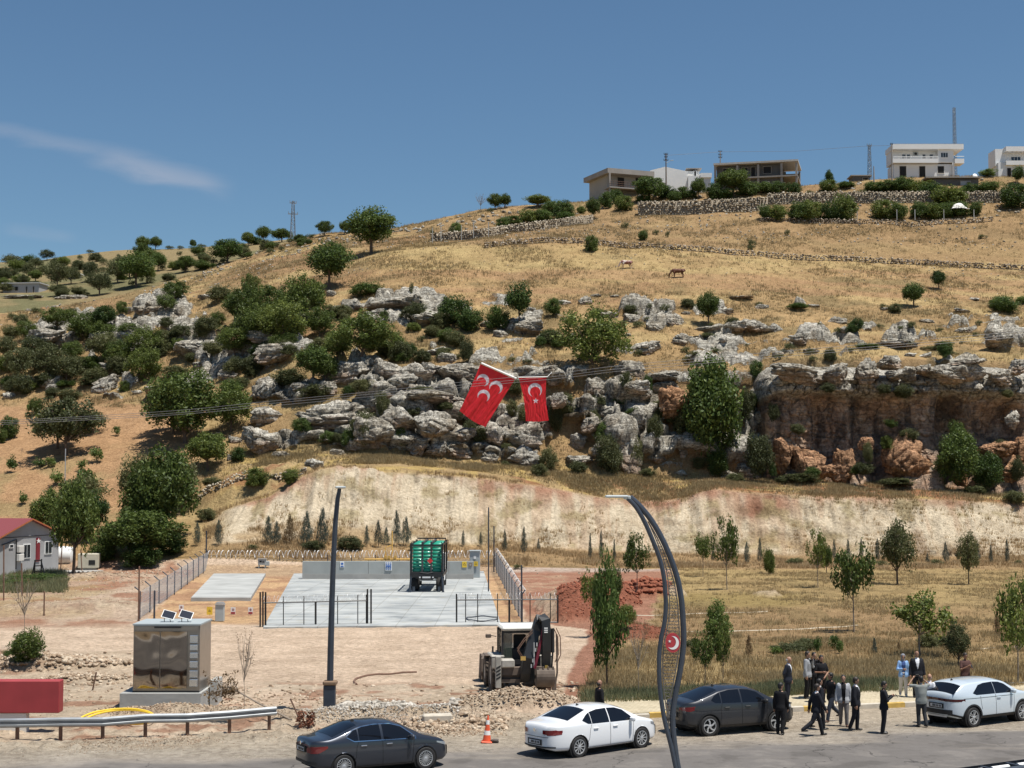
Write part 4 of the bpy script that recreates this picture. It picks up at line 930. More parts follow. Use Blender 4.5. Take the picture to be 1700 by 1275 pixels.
VEG = """
A 20 446 34 24;B 50 440 30 18;A 78 432 24 18;B 85 425 12 10;B 110 424 10 8;B 125 420 14 9;B 100 424 12 8;B 150 420 16 7;B 168 417 14 7;R 183 414 16 10;B 200 413 18 7;B 213 412 26 9;R 237 417 26 24;R 258 415 20 22;
R 250 440 30 26;R 236 434 26 30;T 262 450 30 30;B 282 414 18 8;B 300 414 14 8;R 320 412 12 14;B 335 412 20 9;B 352 408 22 10;G 328 424 26 18;G 298 424 12 10;B 365 405 20 10;
A 95 478 40 46;A 118 472 34 28;A 150 468 30 34;A 165 490 46 36;A 195 470 40 40;A 198 452 30 24;T 226 477 54 58;R 215 462 40 34;R 244 470 30 34;A 47 462 24 28;A 60 446 26 18;G 30 450 34 20;O 10 462 40 20;G 35 470 30 16;O 75 455 24 16;
O 130 448 30 16;O 172 440 18 16;O 172 452 16 12;O 150 445 20 14;O 105 440 22 14;O 200 432 14 10;O 185 455 20 12;R 308 452 34 26;G 290 448 24 16;G 340 447 36 14;G 320 440 20 12;T 377 437 56 38;B 355 440 20 14;
O 12 485 30 18;A 98 492 34 20;O 250 470 20 14;O 280 466 24 14;O 60 482 30 16;O 130 490 26 16;
R 396 402 22 20;R 412 408 24 22;B 425 406 26 14;R 437 402 24 26;R 450 400 24 22;R 468 402 34 22;B 484 404 20 12;B 500 399 22 10;B 515 395 20 9;B 445 410 30 12;
R 539 392 26 25;R 572 389 20 22;T 616 421 86 74;T 547 479 70 76;R 662 374 30 24;R 686 371 30 28;R 715 364 28 18;R 822 348 24 26;R 838 346 22 24;X 798 352 28 28;B 815 352 14 10;R 893 344 44 20;B 870 350 10 6;
B 750 390 16 18;L 757 388 22 20;B 718 392 10 14;B 835 380 26 20;G 850 376 36 20;G 878 372 34 26;L 900 368 40 22;B 915 356 34 26;B 935 364 34 34;L 938 366 30 16;B 965 368 18 14;R 984 364 26 34;R 965 360 16 18;
B 1006 346 26 30;B 1022 338 24 26;G 1035 350 34 28;T 1078 336 56 42;B 1105 330 34 24;B 1120 334 26 18;B 1133 330 30 22;R 1160 330 26 34;B 1146 330 22 16;B 1068 338 30 16;B 1185 332 26 34;R 1218 326 60 44;B 1240 326 34 26;B 1268 322 36 22;B 1292 322 30 24;B 1318 323 26 22;B 1205 330 30 20;
B 1272 365 26 28;G 1290 366 34 30;B 1325 367 36 34;G 1345 367 40 38;B 1372 366 36 34;G 1402 365 44 48;B 1388 366 30 30;G 1465 364 40 36;B 1490 364 38 30;B 1525 363 30 30;G 1548 363 40 30;B 1570 362 30 28;B 1592 359 42 26;G 1620 357 24 26;B 1683 346 50 46;G 1575 342 60 38;G 1530 324 44 26;B 1548 330 50 30;B 1450 318 36 18;B 1475 316 40 20;B 1500 318 44 26;B 1430 322 20 10;B 1610 322 34 18;B 1640 322 44 24;L 1600 325 22 16;
L 1640 293 30 14;L 1662 292 26 14;K 1690 306 26 30;G 1375 318 34 22;K 1376 312 18 30;B 1345 322 16 8;B 1405 312 30 12;
G 982 417 26 28;B 1038 379 16 14;B 1068 399 18 20;G 1089 390 14 12;B 1108 394 9 15;G 1248 410 17 16;B 1247 414 14 10;B 1307 391 12 14;G 1631 396 18 9;T 1517 509 38 38;T 1558 481 24 32;B 1668 520 46 30;L 1660 512 36 24;L 1698 504 24 14;R 1176 540 40 54;
K 1422 556 28 28;B 1078 512 12 12;B 1467 512 16 10;B 1325 512 36 10;L 1570 592 26 30;O 1345 590 16 18;O 1378 600 20 24;B 1545 580 40 8;B 1495 545 12 6;O 1460 545 18 9;B 1410 585 22 12;B 1300 585 14 8;B 1440 578 40 10;O 1500 575 40 12;B 1560 550 16 8;
O 1625 540 14 12;B 1620 558 14 8;B 1700 575 16 20;B 1655 575 14 14;O 1350 600 18 12;O 1150 590 24 10;B 1140 600 18 12;B 1260 508 14 10;B 1360 540 8 6;B 1240 575 10 6;B 1190 585 22 8;G 1060 590 18 14;O 1175 560 30 10;
B 610 491 52 24;O 683 487 9 26;B 755 540 56 52;B 780 548 44 40;B 825 545 44 40;K 862 534 52 62;B 918 522 30 30;B 912 566 30 22;O 920 572 40 24;B 897 575 20 18;B 740 500 12 10;
P 983 614 108 100;P 600 592 104 70;P 560 600 50 50;P 648 590 50 40;B 620 580 30 20;T 520 632 62 56;R 540 640 44 50;P 448 536 80 62;P 500 540 70 84;P 470 570 80 70;P 425 570 66 60;P 402 545 56 70;P 440 545 60 40;O 480 560 60 50;P 530 560 50 50;P 390 590 60 50;P 415 500 30 46;P 520 510 40 44;
O 700 602 34 24;B 668 600 30 18;O 640 592 30 20;Q 775 602 22 40;O 737 598 26 16;O 720 618 20 12;O 600 650 40 22;B 580 655 24 16;O 850 600 16 10;O 876 602 20 8;
P 95 546 54 36;A 35 546 28 26;P 148 566 60 48;P 170 570 50 36;T 172 548 44 40;A 172 604 60 50;P 195 605 50 40;P 240 595 62 50;P 215 560 50 24;P 240 636 52 60;A 30 632 58 56;A 80 630 66 56;A 60 600 60 40;A 110 634 60 44;P 120 600 40 34;P 45 566 36 34;G 202 520 22 22;P 290 500 44 34;P 275 515 36 26;O 365 500 40 28;O 60 520 22 12;B 15 640 30 16;B 110 642 30 12;
O 20 560 36 22;A 10 600 40 40;O 140 612 40 22;O 200 620 30 22;O 265 590 40 30;O 300 560 34 24;O 335 560 30 22;O 355 590 40 26;O 150 640 44 16;O 320 600 30 16;O 290 625 40 20;O 255 620 26 18;
P 307 735 136 120;P 288 720 80 90;P 383 716 72 78;R 345 782 72 62;A 110 756 108 96;R 95 745 70 70;A 150 720 50 40;B 15 728 34 40;G 4 735 16 26;P 60 690 26 30;O 115 665 40 22;O 85 660 24 20;B 395 766 26 26;
V 20 784 20 28;V 65 776 20 16;V 83 776 18 18;V 93 806 24 26;V 160 767 24 24;V 138 782 18 20;V 141 816 28 40;V 85 830 16 22;V 37 838 18 22;X 55 716 14 20;V 193 724 12 18;V 52 686 18 20;V 62 690 14 14;X 36 756 8 14;V 150 800 14 16;
B 545 734 30 20;B 583 742 30 34;O 603 735 40 60;G 425 806 42 32;G 453 794 14 10;G 482 802 30 28;O 353 806 36 16;O 343 864 34 22;B 665 742 22 34;O 780 730 30 34;O 635 695 24 50;O 480 640 60 30;O 520 660 60 24;B 500 718 30 26;O 560 735 24 18;O 700 655 40 16;
E 1180 762 108 168;E 1192 792 38 46;Q 1262 794 46 72;Q 1285 700 20 30;Q 1010 788 42 66;B 1010 745 40 50;O 910 782 30 44;Q 922 720 24 60;O 895 790 30 22;Q 1055 778 26 50;O 1040 650 24 36;E 1590 802 68 86;B 1590 735 30 40;E 1640 812 48 60;O 1432 788 38 22;Q 1440 770 18 36;G 1472 745 22 24;B 1256 632 26 36;O 1300 803 26 16;O 1160 778 30 20;O 1330 800 60 16;O 1490 806 60 14;
O 1275 640 18 26;B 1282 790 14 24;O 1240 700 30 60;O 1470 790 20 14;Q 1540 640 18 24;Q 1690 800 24 40;O 1620 820 40 16;O 1685 835 40 22;O 940 690 30 40;O 870 700 26 30;B 1075 660 18 40;O 1087 735 26 50;O 1130 720 30 60;O 1100 700 40 40;Q 985 720 22 40;
O 960 785 30 22;O 1075 790 30 14;O 1110 700 30 20;O 1220 800 30 16;O 850 690 20 30;O 690 690 30 16;O 740 680 30 14;O 800 735 26 30;
R 272 900 112 150;R 250 905 90 110;A 300 850 60 90;A 225 870 60 110;R 240 932 110 80;R 190 925 60 56;B 285 922 50 46;G 170 930 44 40;R 122 952 76 150;R 80 900 56 80;T 150 900 60 80;A 135 850 80 60;B 235 940 70 40;R 215 915 50 70;
C 327 906 19 36;C 363 906 19 40;C 445 904 22 44;C 459 906 17 38;N 481 904 24 46;C 509 908 26 54;C 535 910 28 62;C 609 908 13 34;C 628 909 20 42;C 658 908 19 56;C 674 908 22 46;C 641 905 14 28;C 769 908 9 26;C 798 908 8 24;C 838 918 11 36;C 870 922 13 44;
C 980 930 9 42;C 998 932 10 48;C 1020 934 8 36;C 894 915 8 20;C 1042 930 12 26;C 1240 936 14 34;C 1262 936 12 40;C 1184 932 9 26;C 1385 932 10 34;C 1408 932 11 34;C 1430 932 10 36;C 1457 932 12 36;C 1570 936 14 34;C 1645 936 9 30;C 1672 936 11 38;C 1622 932 14 28;C 1540 936 10 16;
B 1445 938 30 10;B 1465 940 26 12;B 1600 940 14 16;O 1320 938 30 14;O 1555 938 26 12;B 1690 938 14 12;O 860 945 20 10;O 700 915 40 20;O 580 912 40 24;O 520 912 40 16;O 420 912 20 10;
S 1057 984 44 92;S 1167 957 30 74;S 1207 979 46 112;G 1277 953 22 48;S 1358 976 34 90;R 1372 952 20 46;S 1418 1050 72 148;A 1490 971 60 100;A 1608 970 36 82;S 1527 1090 98 100;A 1591 1112 40 76;S 1690 1142 78 168;S 1697 1060 40 90;
S 985 1052 38 110;Y 1008 1146 56 204;K 1022 1010 24 66;R 1040 1045 30 40;X 1060 1160 44 124;Y 1192 1080 46 76;S 1170 1140 44 92;S 1200 1140 30 100;N 1243 1092 16 36;V 1358 1086 14 30;V 1385 1080 18 28;V 1395 1085 14 24;C 1452 1086 12 26;N 1655 1056 14 40;O 1540 1078 34 30;O 1000 905 8 6;
G 45 1098 56 60;B 15 1092 22 16;X 40 1075 44 128;X 405 1182 40 132;N 1492 1080 8 14;O 1150 1075 30 16;O 1310 1085 60 22;O 1340 1078 50 20;O 1560 1075 50 22;V 1288 1090 22 18;B 60 965 90 14;B 30 972 50 12;
"""
for i in range(70):
    a, b = vr.uniform(0, 520), 0; b = vr.uniform(np.interp(a, [0, 110, 300, 520], [445, 432, 420, 402]), np.interp(a, [0, 160, 330, 520], [500, 496, 448, 408])); s_ = vr.uniform(7, 24); VEG += f"{vr.choice('OAGRO')} {a:.0f} {b:.0f} {s_:.0f} {s_ * .8:.0f};"
for i in range(85):
    a = vr.uniform(0, 760); b = vr.uniform(525, 655 if a < 420 else 605); s_ = vr.uniform(14, 42); VEG += f"{vr.choice('OGBOOQP')} {a:.0f} {b:.0f} {s_:.0f} {s_ * vr.uniform(.6, 1):.0f};"
for i in range(60):
    a = vr.uniform(760, 1700); b = vr.uniform(505, 600) if i % 2 else vr.uniform(650, 800); s_ = vr.uniform(8, 26) + (8 if i % 2 == 0 else 0); VEG += f"{vr.choice('OOBQ')} {a:.0f} {b:.0f} {s_:.0f} {s_ * .7:.0f};"
ENT = [(q.split()[0], *[float(z) for z in q.split()[1:]]) for q in VEG.replace('\n', '').split(';') if q.strip()]
bsz = sorted([e[3] * e[4] for e in ENT if KINDS[e[0]][2] == 'bush'], reverse=True)[284]
sv, sf, so_ = [], [], 0
for en in ENT:
    kd = KINDS[en[0]]
    if kd[2] == 'bush' and en[3] * en[4] <= bsz:
        p = hit(en[1], en[2], 19 if en[2] > 948 else 100)
        if p is None: continue
        PK = ('small', vr.randrange(2))
        if PK not in PROTO:
            r_ = np.random.RandomState(PK[1]); d_ = r_.normal(size=(26, 3)); d_ /= np.linalg.norm(d_, axis=1, keepdims=True); PROTO[PK] = leaves(d_ * r_.uniform(.4, 1, (26, 1)) * [.36, .36, .34] + [0, 0, .4], np.full(26, .16), 34, .04, r_)
        lv, lf_ = PROTO[PK]; k = p.y / F; sv.append(lv * [en[3] * k * 1.1, en[3] * k * 1.1, en[4] * k * 1.06] + np.array(p)); sf.append(lf_ + so_); so_ += len(lv)
    else: plant(*en)
o = link_mesh("small_shrubs", np_mesh("small_shrubs", np.concatenate(sv), quads=np.concatenate(sf)), LM_['olive']); tag(o, kind='stuff')

# ------------------------------------------------------------------ grass that nobody could count
def tufts(name, pts, hgt, leaf, seed, blades=7, wid=.05, spread=.16):
    rs = np.random.RandomState(seed); pts = np.asarray(pts); n = len(pts)
    h = np.asarray(hgt) * rs.uniform(.55, 1.3, n)
    a = rs.uniform(0, 6.28, (n, blades)); r = rs.uniform(0, spread, (n, blades))
    bx = pts[:, None, 0] + np.cos(a) * r; by = pts[:, None, 1] + np.sin(a) * r; bz = pts[:, None, 2] + 0 * a
    ln = rs.uniform(.15, .8, (n, blades)); a2 = a + rs.normal(0, .5, a.shape)
    tx = bx + np.cos(a2) * ln * h[:, None] * .8; ty = by + np.sin(a2) * ln * h[:, None] * .8; tz = bz + h[:, None] * rs.uniform(.6, 1.1, a.shape)
    wx = -np.sin(a2) * wid; wy = np.cos(a2) * wid
    rot = rs.uniform(0, 6.28, a.shape); wx = np.cos(rot) * wid; wy = np.sin(rot) * wid * .4
    v = np.stack([np.stack([bx - wx, by - wy, bz - .08], -1), np.stack([bx + wx, by + wy, bz - .08], -1), np.stack([tx, ty, tz], -1)], 2).reshape(-1, 3)
    o = link_mesh(name, np_mesh(name, v, tris=np.arange(len(v)).reshape(-1, 3)), LM_[leaf]); tag(o, kind='stuff'); return o

def scatter(mask, n, seed):
    """random vertices of the ground grid inside mask, weighted by picture area"""
    rs = np.random.RandomState(seed); w = mask.astype(float).ravel(); w = w / w.sum()
    i = rs.choice(len(w), n, p=w)
    X = GX.ravel()[i] + rs.uniform(-.15, .15, n); Yy = GYd.ravel()[i] + rs.uniform(-.2, .2, n); Z = GZ.ravel()[i]
    return np.stack([X, Yy, Z], 1)
inpic = (PXg > -150) & (PXg < 1850)
clump = sstep(-.1, .35, fbm(GX / 4, GY / 4, 0, 3, 301))
mh = inpic * (GY > 176) * (GY < 312) * (rock < .3) * (.15 + clump) * (ov < .5) * (1 + 3 * ledge)
tufts("dry_grass", scatter(mh, 75000, 1), .36, 'straw', 2, 6, .04, .35)
mm = inpic * md * (GY < 152) * (dk < -3.4) * (.1 + clump) * np.where(PYg > 1095, 2.2, 1) * np.where(GY < 100, 1, .5)
hm_ = scatter(mm, 30000, 3)
tufts("meadow_grass", hm_, np.where(hm_[:, 1] < 78, .32, .22), 'straw', 4, 7, .022, .16)
mg = inpic * md * (dk < -3.3) * (dk > -6.0) * (PXg < 1500) * (clump + .2)
hg = scatter(mg, 7000, 5); tufts("green_verge_grass", hg, .42, 'green_grass', 6, 7, .025, .14)
mgf = inpic * (GY > 153) * (GY < Ytop + 1) * (PXg > 340) * (.05 + clump) * (1 - .9 * bank2 * sstep(.5, .1, 1 - bt) ) * np.where(bank2 > .5, np.where(bt < .35, .8, .22), 1)
tufts("bank_grass", scatter(mgf, 12000, 7), .38, 'straw', 8, 6, .04, .3)
ml = inpic * (PXg < 110) * (PYg > 952) * (PYg < 985) * (GY < 150)
tufts("green_grass", scatter(ml, 2500, 9), .5, 'green_grass', 10, 7, .03, .15)
# loose stones of the broken ground by the road and round the compound
def rubble(name, mask, n, s0, s1, m, seed):
    rs = np.random.RandomState(seed); p = scatter(mask, n, seed); s = s0 + (s1 - s0) * rs.uniform(0, 1, n) ** 3
    p[:, 2] += s * .15
    v, f = stones_mesh(p, s, seed); o = link_mesh(name, np_mesh(name, v, tris=f), m); tag(o, kind='stuff'); return o
rb = inpic * ((heap > .1) * 3 + .25 * (lf + lf2) * (clump + .1)) * (GY < 90) * (dk < 2.2) * (PXg < 960) * (~redh)
rubble("rubble", rb, 9000, .02, .15, M_RUB, 21)
rubble("grey_rubble", inpic * (heap > .05) * (PXg > 500) * (PXg < 760) * (GY < 75), 2200, .03, .17, M_RUBG, 22)
shd = inpic * sstep(-1.8, .3, -np.abs(dk - .9)) * (PXg < 840) * (GY < 80) * (clump + .05)
rubble("roadside_stones", shd, 3500, .02, .12, M_RUB, 23)
rubble("scattered_stones", inpic * (GY < 150) * (GY > 60) * (PXg < 980) * (ins < .3) * (.08 + be + 2 * (heap > .1)), 3000, .02, .13, M_RUB, 24)
rubble("hillside_stones", inpic * (GY > 176) * (GY < 300) * (ov < .3) * sstep(-.2, .2, nr) , 2600, .08, .5, M_ROCK, 25)
rubble("red_clods", inpic * redh * (heap > .1), 1800, .05, .28, mat("red_clods", (.26, .085, .045), .95, var=.3), 26)
# ------------------------------------------------------------------ mesh builder
class MB:
    def __init__(s): s.v, s.f, s.m, s.o = [], [], [], 0
    def add(s, v, f, mi=0):
        s.v.append(np.asarray(v, float)); s.f += [tuple(int(i) + s.o for i in q) for q in f]; s.m += [mi] * len(f); s.o += len(v); return s
    def box(s, c, d, rz=0.0, mi=0, M=None, bev=0.0):
        hx, hy, hz = d[0] / 2, d[1] / 2, d[2] / 2
        if bev:
            b = min(bev, hx * .9, hy * .9, hz * .9)
            v = []
            for sx in (-1, 1):
                for sy in (-1, 1):
                    for sz in (-1, 1):
                        v += [(sx * (hx - b), sy * (hy - b), sz * hz), (sx * (hx - b), sy * hy, sz * (hz - b)), (sx * hx, sy * (hy - b), sz * (hz - b))]
            bm = bmesh.new(); [bm.verts.new(q) for q in v]; bmesh.ops.convex_hull(bm, input=bm.verts); bm.verts.index_update()
            v = np.array([q.co[:] for q in bm.verts]); f = [tuple(q.index for q in p.verts) for p in bm.faces]; bm.free()
        else:
            v = np.array([(x, y, z) for x in (-hx, hx) for y in (-hy, hy) for z in (-hz, hz)])
            f = [(0, 1, 3, 2), (4, 6, 7, 5), (0, 4, 5, 1), (2, 3, 7, 6), (0, 2, 6, 4), (1, 5, 7, 3)]
        if M is not None: v = v @ np.array(M.to_3x3()).T
        ca, sa = math.cos(rz), math.sin(rz)
        v = np.stack([v[:, 0] * ca - v[:, 1] * sa, v[:, 0] * sa + v[:, 1] * ca, v[:, 2]], 1) + np.array(c)
        return s.add(v, f, mi)
    def tube(s, pts, r, seg=8, mi=0, cap=True):
        rr = r if hasattr(r, '__len__') else [r] * len(pts)
        v, f = tube_np(pts, rr, seg); f = [tuple(q) for q in f]
        if cap: n = len(pts); f += [tuple(range(seg))[::-1], tuple(range((n - 1) * seg, n * seg))]
        return s.add(v, f, mi)
    def prism(s, poly, a, b, mi=0, axis='y', M=None):
        """poly: 2D outline; extruded from a to b. axis y: poly=(x,z); axis x: poly=(y,z); axis z: poly=(x,y)"""
        def mk(p, t): return (p[0], t, p[1]) if axis == 'y' else ((t, p[0], p[1]) if axis == 'x' else (p[0], p[1], t))
        n = len(poly); v = np.array([mk(p, a) for p in poly] + [mk(p, b) for p in poly], float)
        f = [tuple(range(n)), tuple(range(2 * n - 1, n - 1, -1))] + [(i, n + i, n + (i + 1) % n, (i + 1) % n) for i in range(n)]
        if M is not None: v = (np.array(M.to_3x3()) @ v.T).T + np.array(M.translation)
        return s.add(v, f, mi)
    def lathe(s, prof, c=(0, 0, 0), seg=24, axis='z', mi=0, cap=True):
        v = []; n = len(prof)
        for r, h in prof:
            for j in range(seg):
                a = 2 * math.pi * j / seg; x, y = r * math.cos(a), r * math.sin(a)
                v.append((x, y, h) if axis == 'z' else ((x, h, y) if axis == 'y' else (h, x, y)))
        f = [(i * seg + j, i * seg + (j + 1) % seg, (i + 1) * seg + (j + 1) % seg, (i + 1) * seg + j) for i in range(n - 1) for j in range(seg)]
        if cap: f += [tuple(range(seg))[::-1], tuple(range((n - 1) * seg, n * seg))]
        return s.add(np.array(v) + np.array(c), f, mi)
    def quad(s, a, b, c, d, mi=0): return s.add([a, b, c, d], [(0, 1, 2, 3)], mi)
    def build(s, name, mats, parent=None, smooth=False, recalc=True):
        me = bpy.data.meshes.new(name); me.from_pydata([tuple(q) for q in np.concatenate(s.v)], [], s.f)
        for m in (mats if isinstance(mats, (list, tuple)) else [mats]): me.materials.append(m)
        me.polygons.foreach_set('material_index', s.m)
        if recalc:
            bm = bmesh.new(); bm.from_mesh(me); bmesh.ops.recalc_face_normals(bm, faces=bm.faces); bm.to_mesh(me); bm.free()
        if smooth:
            me.polygons.foreach_set('use_smooth', [True] * len(me.polygons))
            try: me.set_sharp_from_angle(angle=R(35))
            except Exception: pass
        o = bpy.data.objects.new(name, me); col.objects.link(o)
        if parent is not None: o.parent = parent
        return o
def G(px, py, z=0.0):
    return P(px, py, YG(py, z))

M_CONC = mat("concrete", (.36, .365, .35), .85, var=.25, scale=.5, bump=.2, bscale=6)
M_CONCD = mat("grey_concrete", (.33, .32, .30), .9, var=.2, scale=.8, bump=.2, bscale=8)
M_PREC = mat("precast_concrete", (.34, .355, .34), .85, var=.12, scale=.7, bump=.1, bscale=8)
M_BLACK = mat("black_paint", (.012, .012, .013), .4)
M_GALV = mat("galvanised_steel", (.55, .56, .57), .35, metal=.7, var=.1)
M_WIRE = mat("razor_wire_steel", (.78, .78, .77), .4, metal=.2)
M_RAIL = mat("rail_steel", (.34, .36, .38), .4, metal=.75, var=.15, scale=2)
M_WHITE = mat("white_paint", (.78, .78, .76), .6, var=.05)
M_OFFW = mat("off_white_plaster", (.66, .64, .60), .8, var=.08, scale=.6)
M_YEL = mat("yellow_paint", (.75, .52, .05), .6, var=.12, scale=5)
M_RED = mat("red_paint", (.33, .04, .045), .55, var=.15, scale=1.2)
M_RUST = mat("rusty_iron", (.16, .09, .06), .85, var=.3, scale=6)
M_SLATE = mat("slate_blue_steel", (.035, .045, .062), .45, var=.2, scale=3)
M_GREYC = mat("grey_cabinet_paint", (.36, .40, .41), .55, var=.05)
M_DARK = mat("dark_fill", (.012, .012, .013), .8)  # flat black; stands in for the unlit inside of openings
M_GLASS = mat("window_glass", (.03, .035, .04), .08, spec=.7)
M_BLUE = mat("blue_sign_paint", (.05, .14, .42), .5)
M_ORNG = mat("orange_cone_plastic", (.75, .11, .04), .5)
M_YPIPE = mat("yellow_hose", (.80, .55, .04), .45)

# ------------------------------------------------------------------ concrete slabs in the compound
def slab(name, pts, th, label, m=M_CONC, z0=0.0, cat='slab'):
    c = [G(a, b, z0 + th) for a, b in pts]; n = len(c)
    b = MB(); b.prism([(p.x, p.y) for p in c], z0 - .3, z0 + th, axis='z'); o = b.build(name, m); 
    tag(o, label, cat); return o
ms, nts, bss = mat_new("worn_slab"); Ls = nts.links; tcs = N(nts, 'ShaderNodeTexCoord')
n_a = N(nts, 'ShaderNodeTexNoise', Scale=.22, Detail=6.0, Roughness=.65, Distortion=1.2); Ls.new(tcs.outputs['Object'], n_a.inputs['Vector'])
mp_ = N(nts, 'ShaderNodeMapping'); mp_.inputs['Scale'].default_value = (.25, 1.6, 1); Ls.new(tcs.outputs['Object'], mp_.inputs[0])
n_b = N(nts, 'ShaderNodeTexNoise', Scale=.5, Detail=5.0, Distortion=1.5); Ls.new(mp_.outputs[0], n_b.inputs['Vector'])
cs = ramp(nts, n_a.outputs['Fac'], [(.38, (.21, .225, .23)), (.5, (.315, .33, .33)), (.62, (.41, .42, .41))])
cs = mixn(nts, ramp(nts, n_b.outputs['Fac'], [(.5, (0, 0, 0)), (.62, (.8, .8, .8))]), cs, (.47, .48, .465))
n_c = N(nts, 'ShaderNodeTexNoise', Scale=.9, Detail=3.0); Ls.new(tcs.outputs['Object'], n_c.inputs['Vector'])
cs = mixn(nts, ramp(nts, n_c.outputs['Fac'], [(.58, (0, 0, 0)), (.7, (.45, .45, .45))]), cs, (.30, .27, .19))
bj = N(nts, 'ShaderNodeTexBrick', Scale=.22); Ls.new(tcs.outputs['Object'], bj.inputs['Vector']); bj.inputs['Color1'].default_value = (1, 1, 1, 1); bj.inputs['Color2'].default_value = (.88, .89, .89, 1); bj.inputs['Mortar'].default_value = (.68, .66, .62, 1); bj.inputs['Mortar Size'].default_value = .006; bj.offset = 0
cs = mixn(nts, 1.0, cs, bj.outputs['Color'], 'MULTIPLY')
Ls.new(cs, bss.inputs['Base Color']); bss.inputs['Roughness'].default_value = .85
slab("concrete_slab", [(437, 1041), (832, 1037), (803, 948), (488, 952)], .10, "large streaked grey concrete slab carrying the tube trailer", ms)
slab("concrete_slab", [(317, 992), (416, 992), (441, 952), (355, 952)], .26, "small raised pale concrete slab near the left fence", M_CONC)
# long precast wall
w = empty("concrete_wall", (0, 0, 0), 0, "long grey precast concrete wall with safety signs behind the tube trailer", "wall")
yw = 136.5
def wx(px): return P(px, 950, yw).x
zt = P(640, 932, yw).z
b = MB()
for a, c in ((502, 611), (611.6, 745), (745.6, 786)):
    b.box(((wx(a) + wx(c)) / 2, yw + .3, (zt + .52) / 2 + .0), (wx(c) - wx(a), .6, zt - .52))
b.build("upper_panel", M_PREC, w)
b = MB(); b.box(((wx(502) + wx(786)) / 2, yw + .28, .27), (wx(786) - wx(502), .72, .50)); b.build("footing", M_CONCD, w)
def plate(name, px, py, Y, ww, hh, parts, label, post=True, cat='sign', zfoot=0.0, mount=None):
    """small sign; parts = list of (x0,z0,x1,z1,mat) in plate units 0..1, or ('disc',x,z,r,mat) / ('dia',x,z,r,mat)"""
    c = P(px, py, Y); e = empty("sign", (c.x, c.y, c.z), 0, label, cat)
    b = MB(); b.box((0, 0, 0), (ww, .03, hh)); b.build("plate", parts[0], e)
    if post: 
        b = MB(); b.box((0, .05, (zfoot - c.z) / 2), (.05, .05, c.z - zfoot)); b.build("post", M_GALV, e)
    for i, q in enumerate(parts[1:]):
        b = MB(); y = -.018 - .003 * i
        if q[0] == 'disc': b.prism([(ww * (q[1] - .5) + q[3] * ww * math.cos(t), hh * (q[2] - .5) + q[3] * ww * math.sin(t)) for t in np.linspace(0, 6.283, 17)[:-1]], y, -.01)
        elif q[0] == 'dia': b.prism([(ww * (q[1] - .5) + q[3] * ww * math.cos(t), hh * (q[2] - .5) + q[3] * hh * math.sin(t)) for t in (0, 1.57, 3.14, 4.71)], y, -.01)
        elif q[0] == 'tri': b.prism([(ww * (q[1] - .5) + q[3] * ww * math.cos(t), hh * (q[2] - .5) + q[3] * ww * math.sin(t)) for t in (1.57, 3.665, 5.76)], y, -.01)
        else: b.prism([(ww * (q[0] - .5), hh * (q[1] - .5)), (ww * (q[2] - .5), hh * (q[1] - .5)), (ww * (q[2] - .5), hh * (q[3] - .5)), (ww * (q[0] - .5), hh * (q[3] - .5))], y, -.01)
        b.build("marking", q[-1], e)
    return e
plate("s", 568, 937, yw - .03, .36, .50, [M_WHITE, ('disc', .5, .6, .32, M_BLUE), (.15, .06, .85, .26, M_BLUE)], "small white sign with a blue disc on the concrete wall left of the trailer", post=False)
lines = [(x, y, x + .20, y + .10, M_BLUE) for y in (.82, .64, .30, .12) for x in (.08, .39, .70)] + [(.1, .44, .9, .58, M_BLUE)]
plate("s", 645, 940, yw - .03, .58, .75, [M_WHITE] + lines, "blue and white notice board with rows of pictograms on the concrete wall", post=False)
plate("s", 771, 937, yw - .03, .40, .52, [M_YEL, ('tri', .5, .5, .38, M_BLACK), ('tri', .5, .5, .24, M_YEL)], "yellow warning sign on the right end of the concrete wall", post=False)
plate("s", 781, 937.5, yw - .03, .26, .26, [M_RUST, (.15, .15, .85, .85, M_CONCD)], "small square brown hatch plate between the two yellow signs", post=False, cat='hatch')
plate("s", 790, 936, 138.2, .36, .42, [M_YEL, ('tri', .5, .5, .36, M_BLACK), ('tri', .5, .5, .22, M_YEL)], "yellow warning sign on the tall grey cabinet", post=False)
# tall grey cabinet
c0 = P(788.5, 930, 138.7); e = empty("electrical_cabinet", (c0.x, 138.7, 0), 0, "tall grey steel electrical cabinet at the right end of the concrete wall", "cabinet")
b = MB(); b.box((0, 0, 1.25), (.90, .8, 2.3), bev=.03); b.build("body", M_GREYC, e)
b = MB(); b.box((0, -.02, 2.44), (1.0, .95, .10), bev=.02); b.build("roof", M_GREYC, e)
b = MB(); b.box((0, -.42, 1.85), (.22, .03, .22)); b.build("notice", M_WHITE, e)
b = MB(); b.box((.05, -.42, 1.30), (.22, .03, .28)); b.build("vent", mat("green_sign", (.12, .2, .08), .6), e)
# meter box on legs
c0 = G(437, 948); e = empty("meter_box", c0, 0, "small grey meter box on a stand beside the pale rubble heap", "cabinet")
b = MB(); b.box((-.1, 0, .85), (.75, .45, .55), bev=.03); b.box((.40, .05, .72), (.35, .3, .42), bev=.02); b.build("box", M_GREYC, e)
b = MB(); b.box((-.1, -.02, 1.16), (.85, .55, .06)); b.build("lid", M_GALV, e)
b = MB(); [b.box((x, y, .28), (.06, .06, .62)) for x in (-.4, .2) for y in (-.18, .18)]; b.build("legs", M_GREYC, e)
b = MB(); b.box((-.22, -.235, .92), (.2, .03, .14)); b.box((.02, -.235, .88), (.12, .03, .12)); b.build("dial", M_DARK, e)
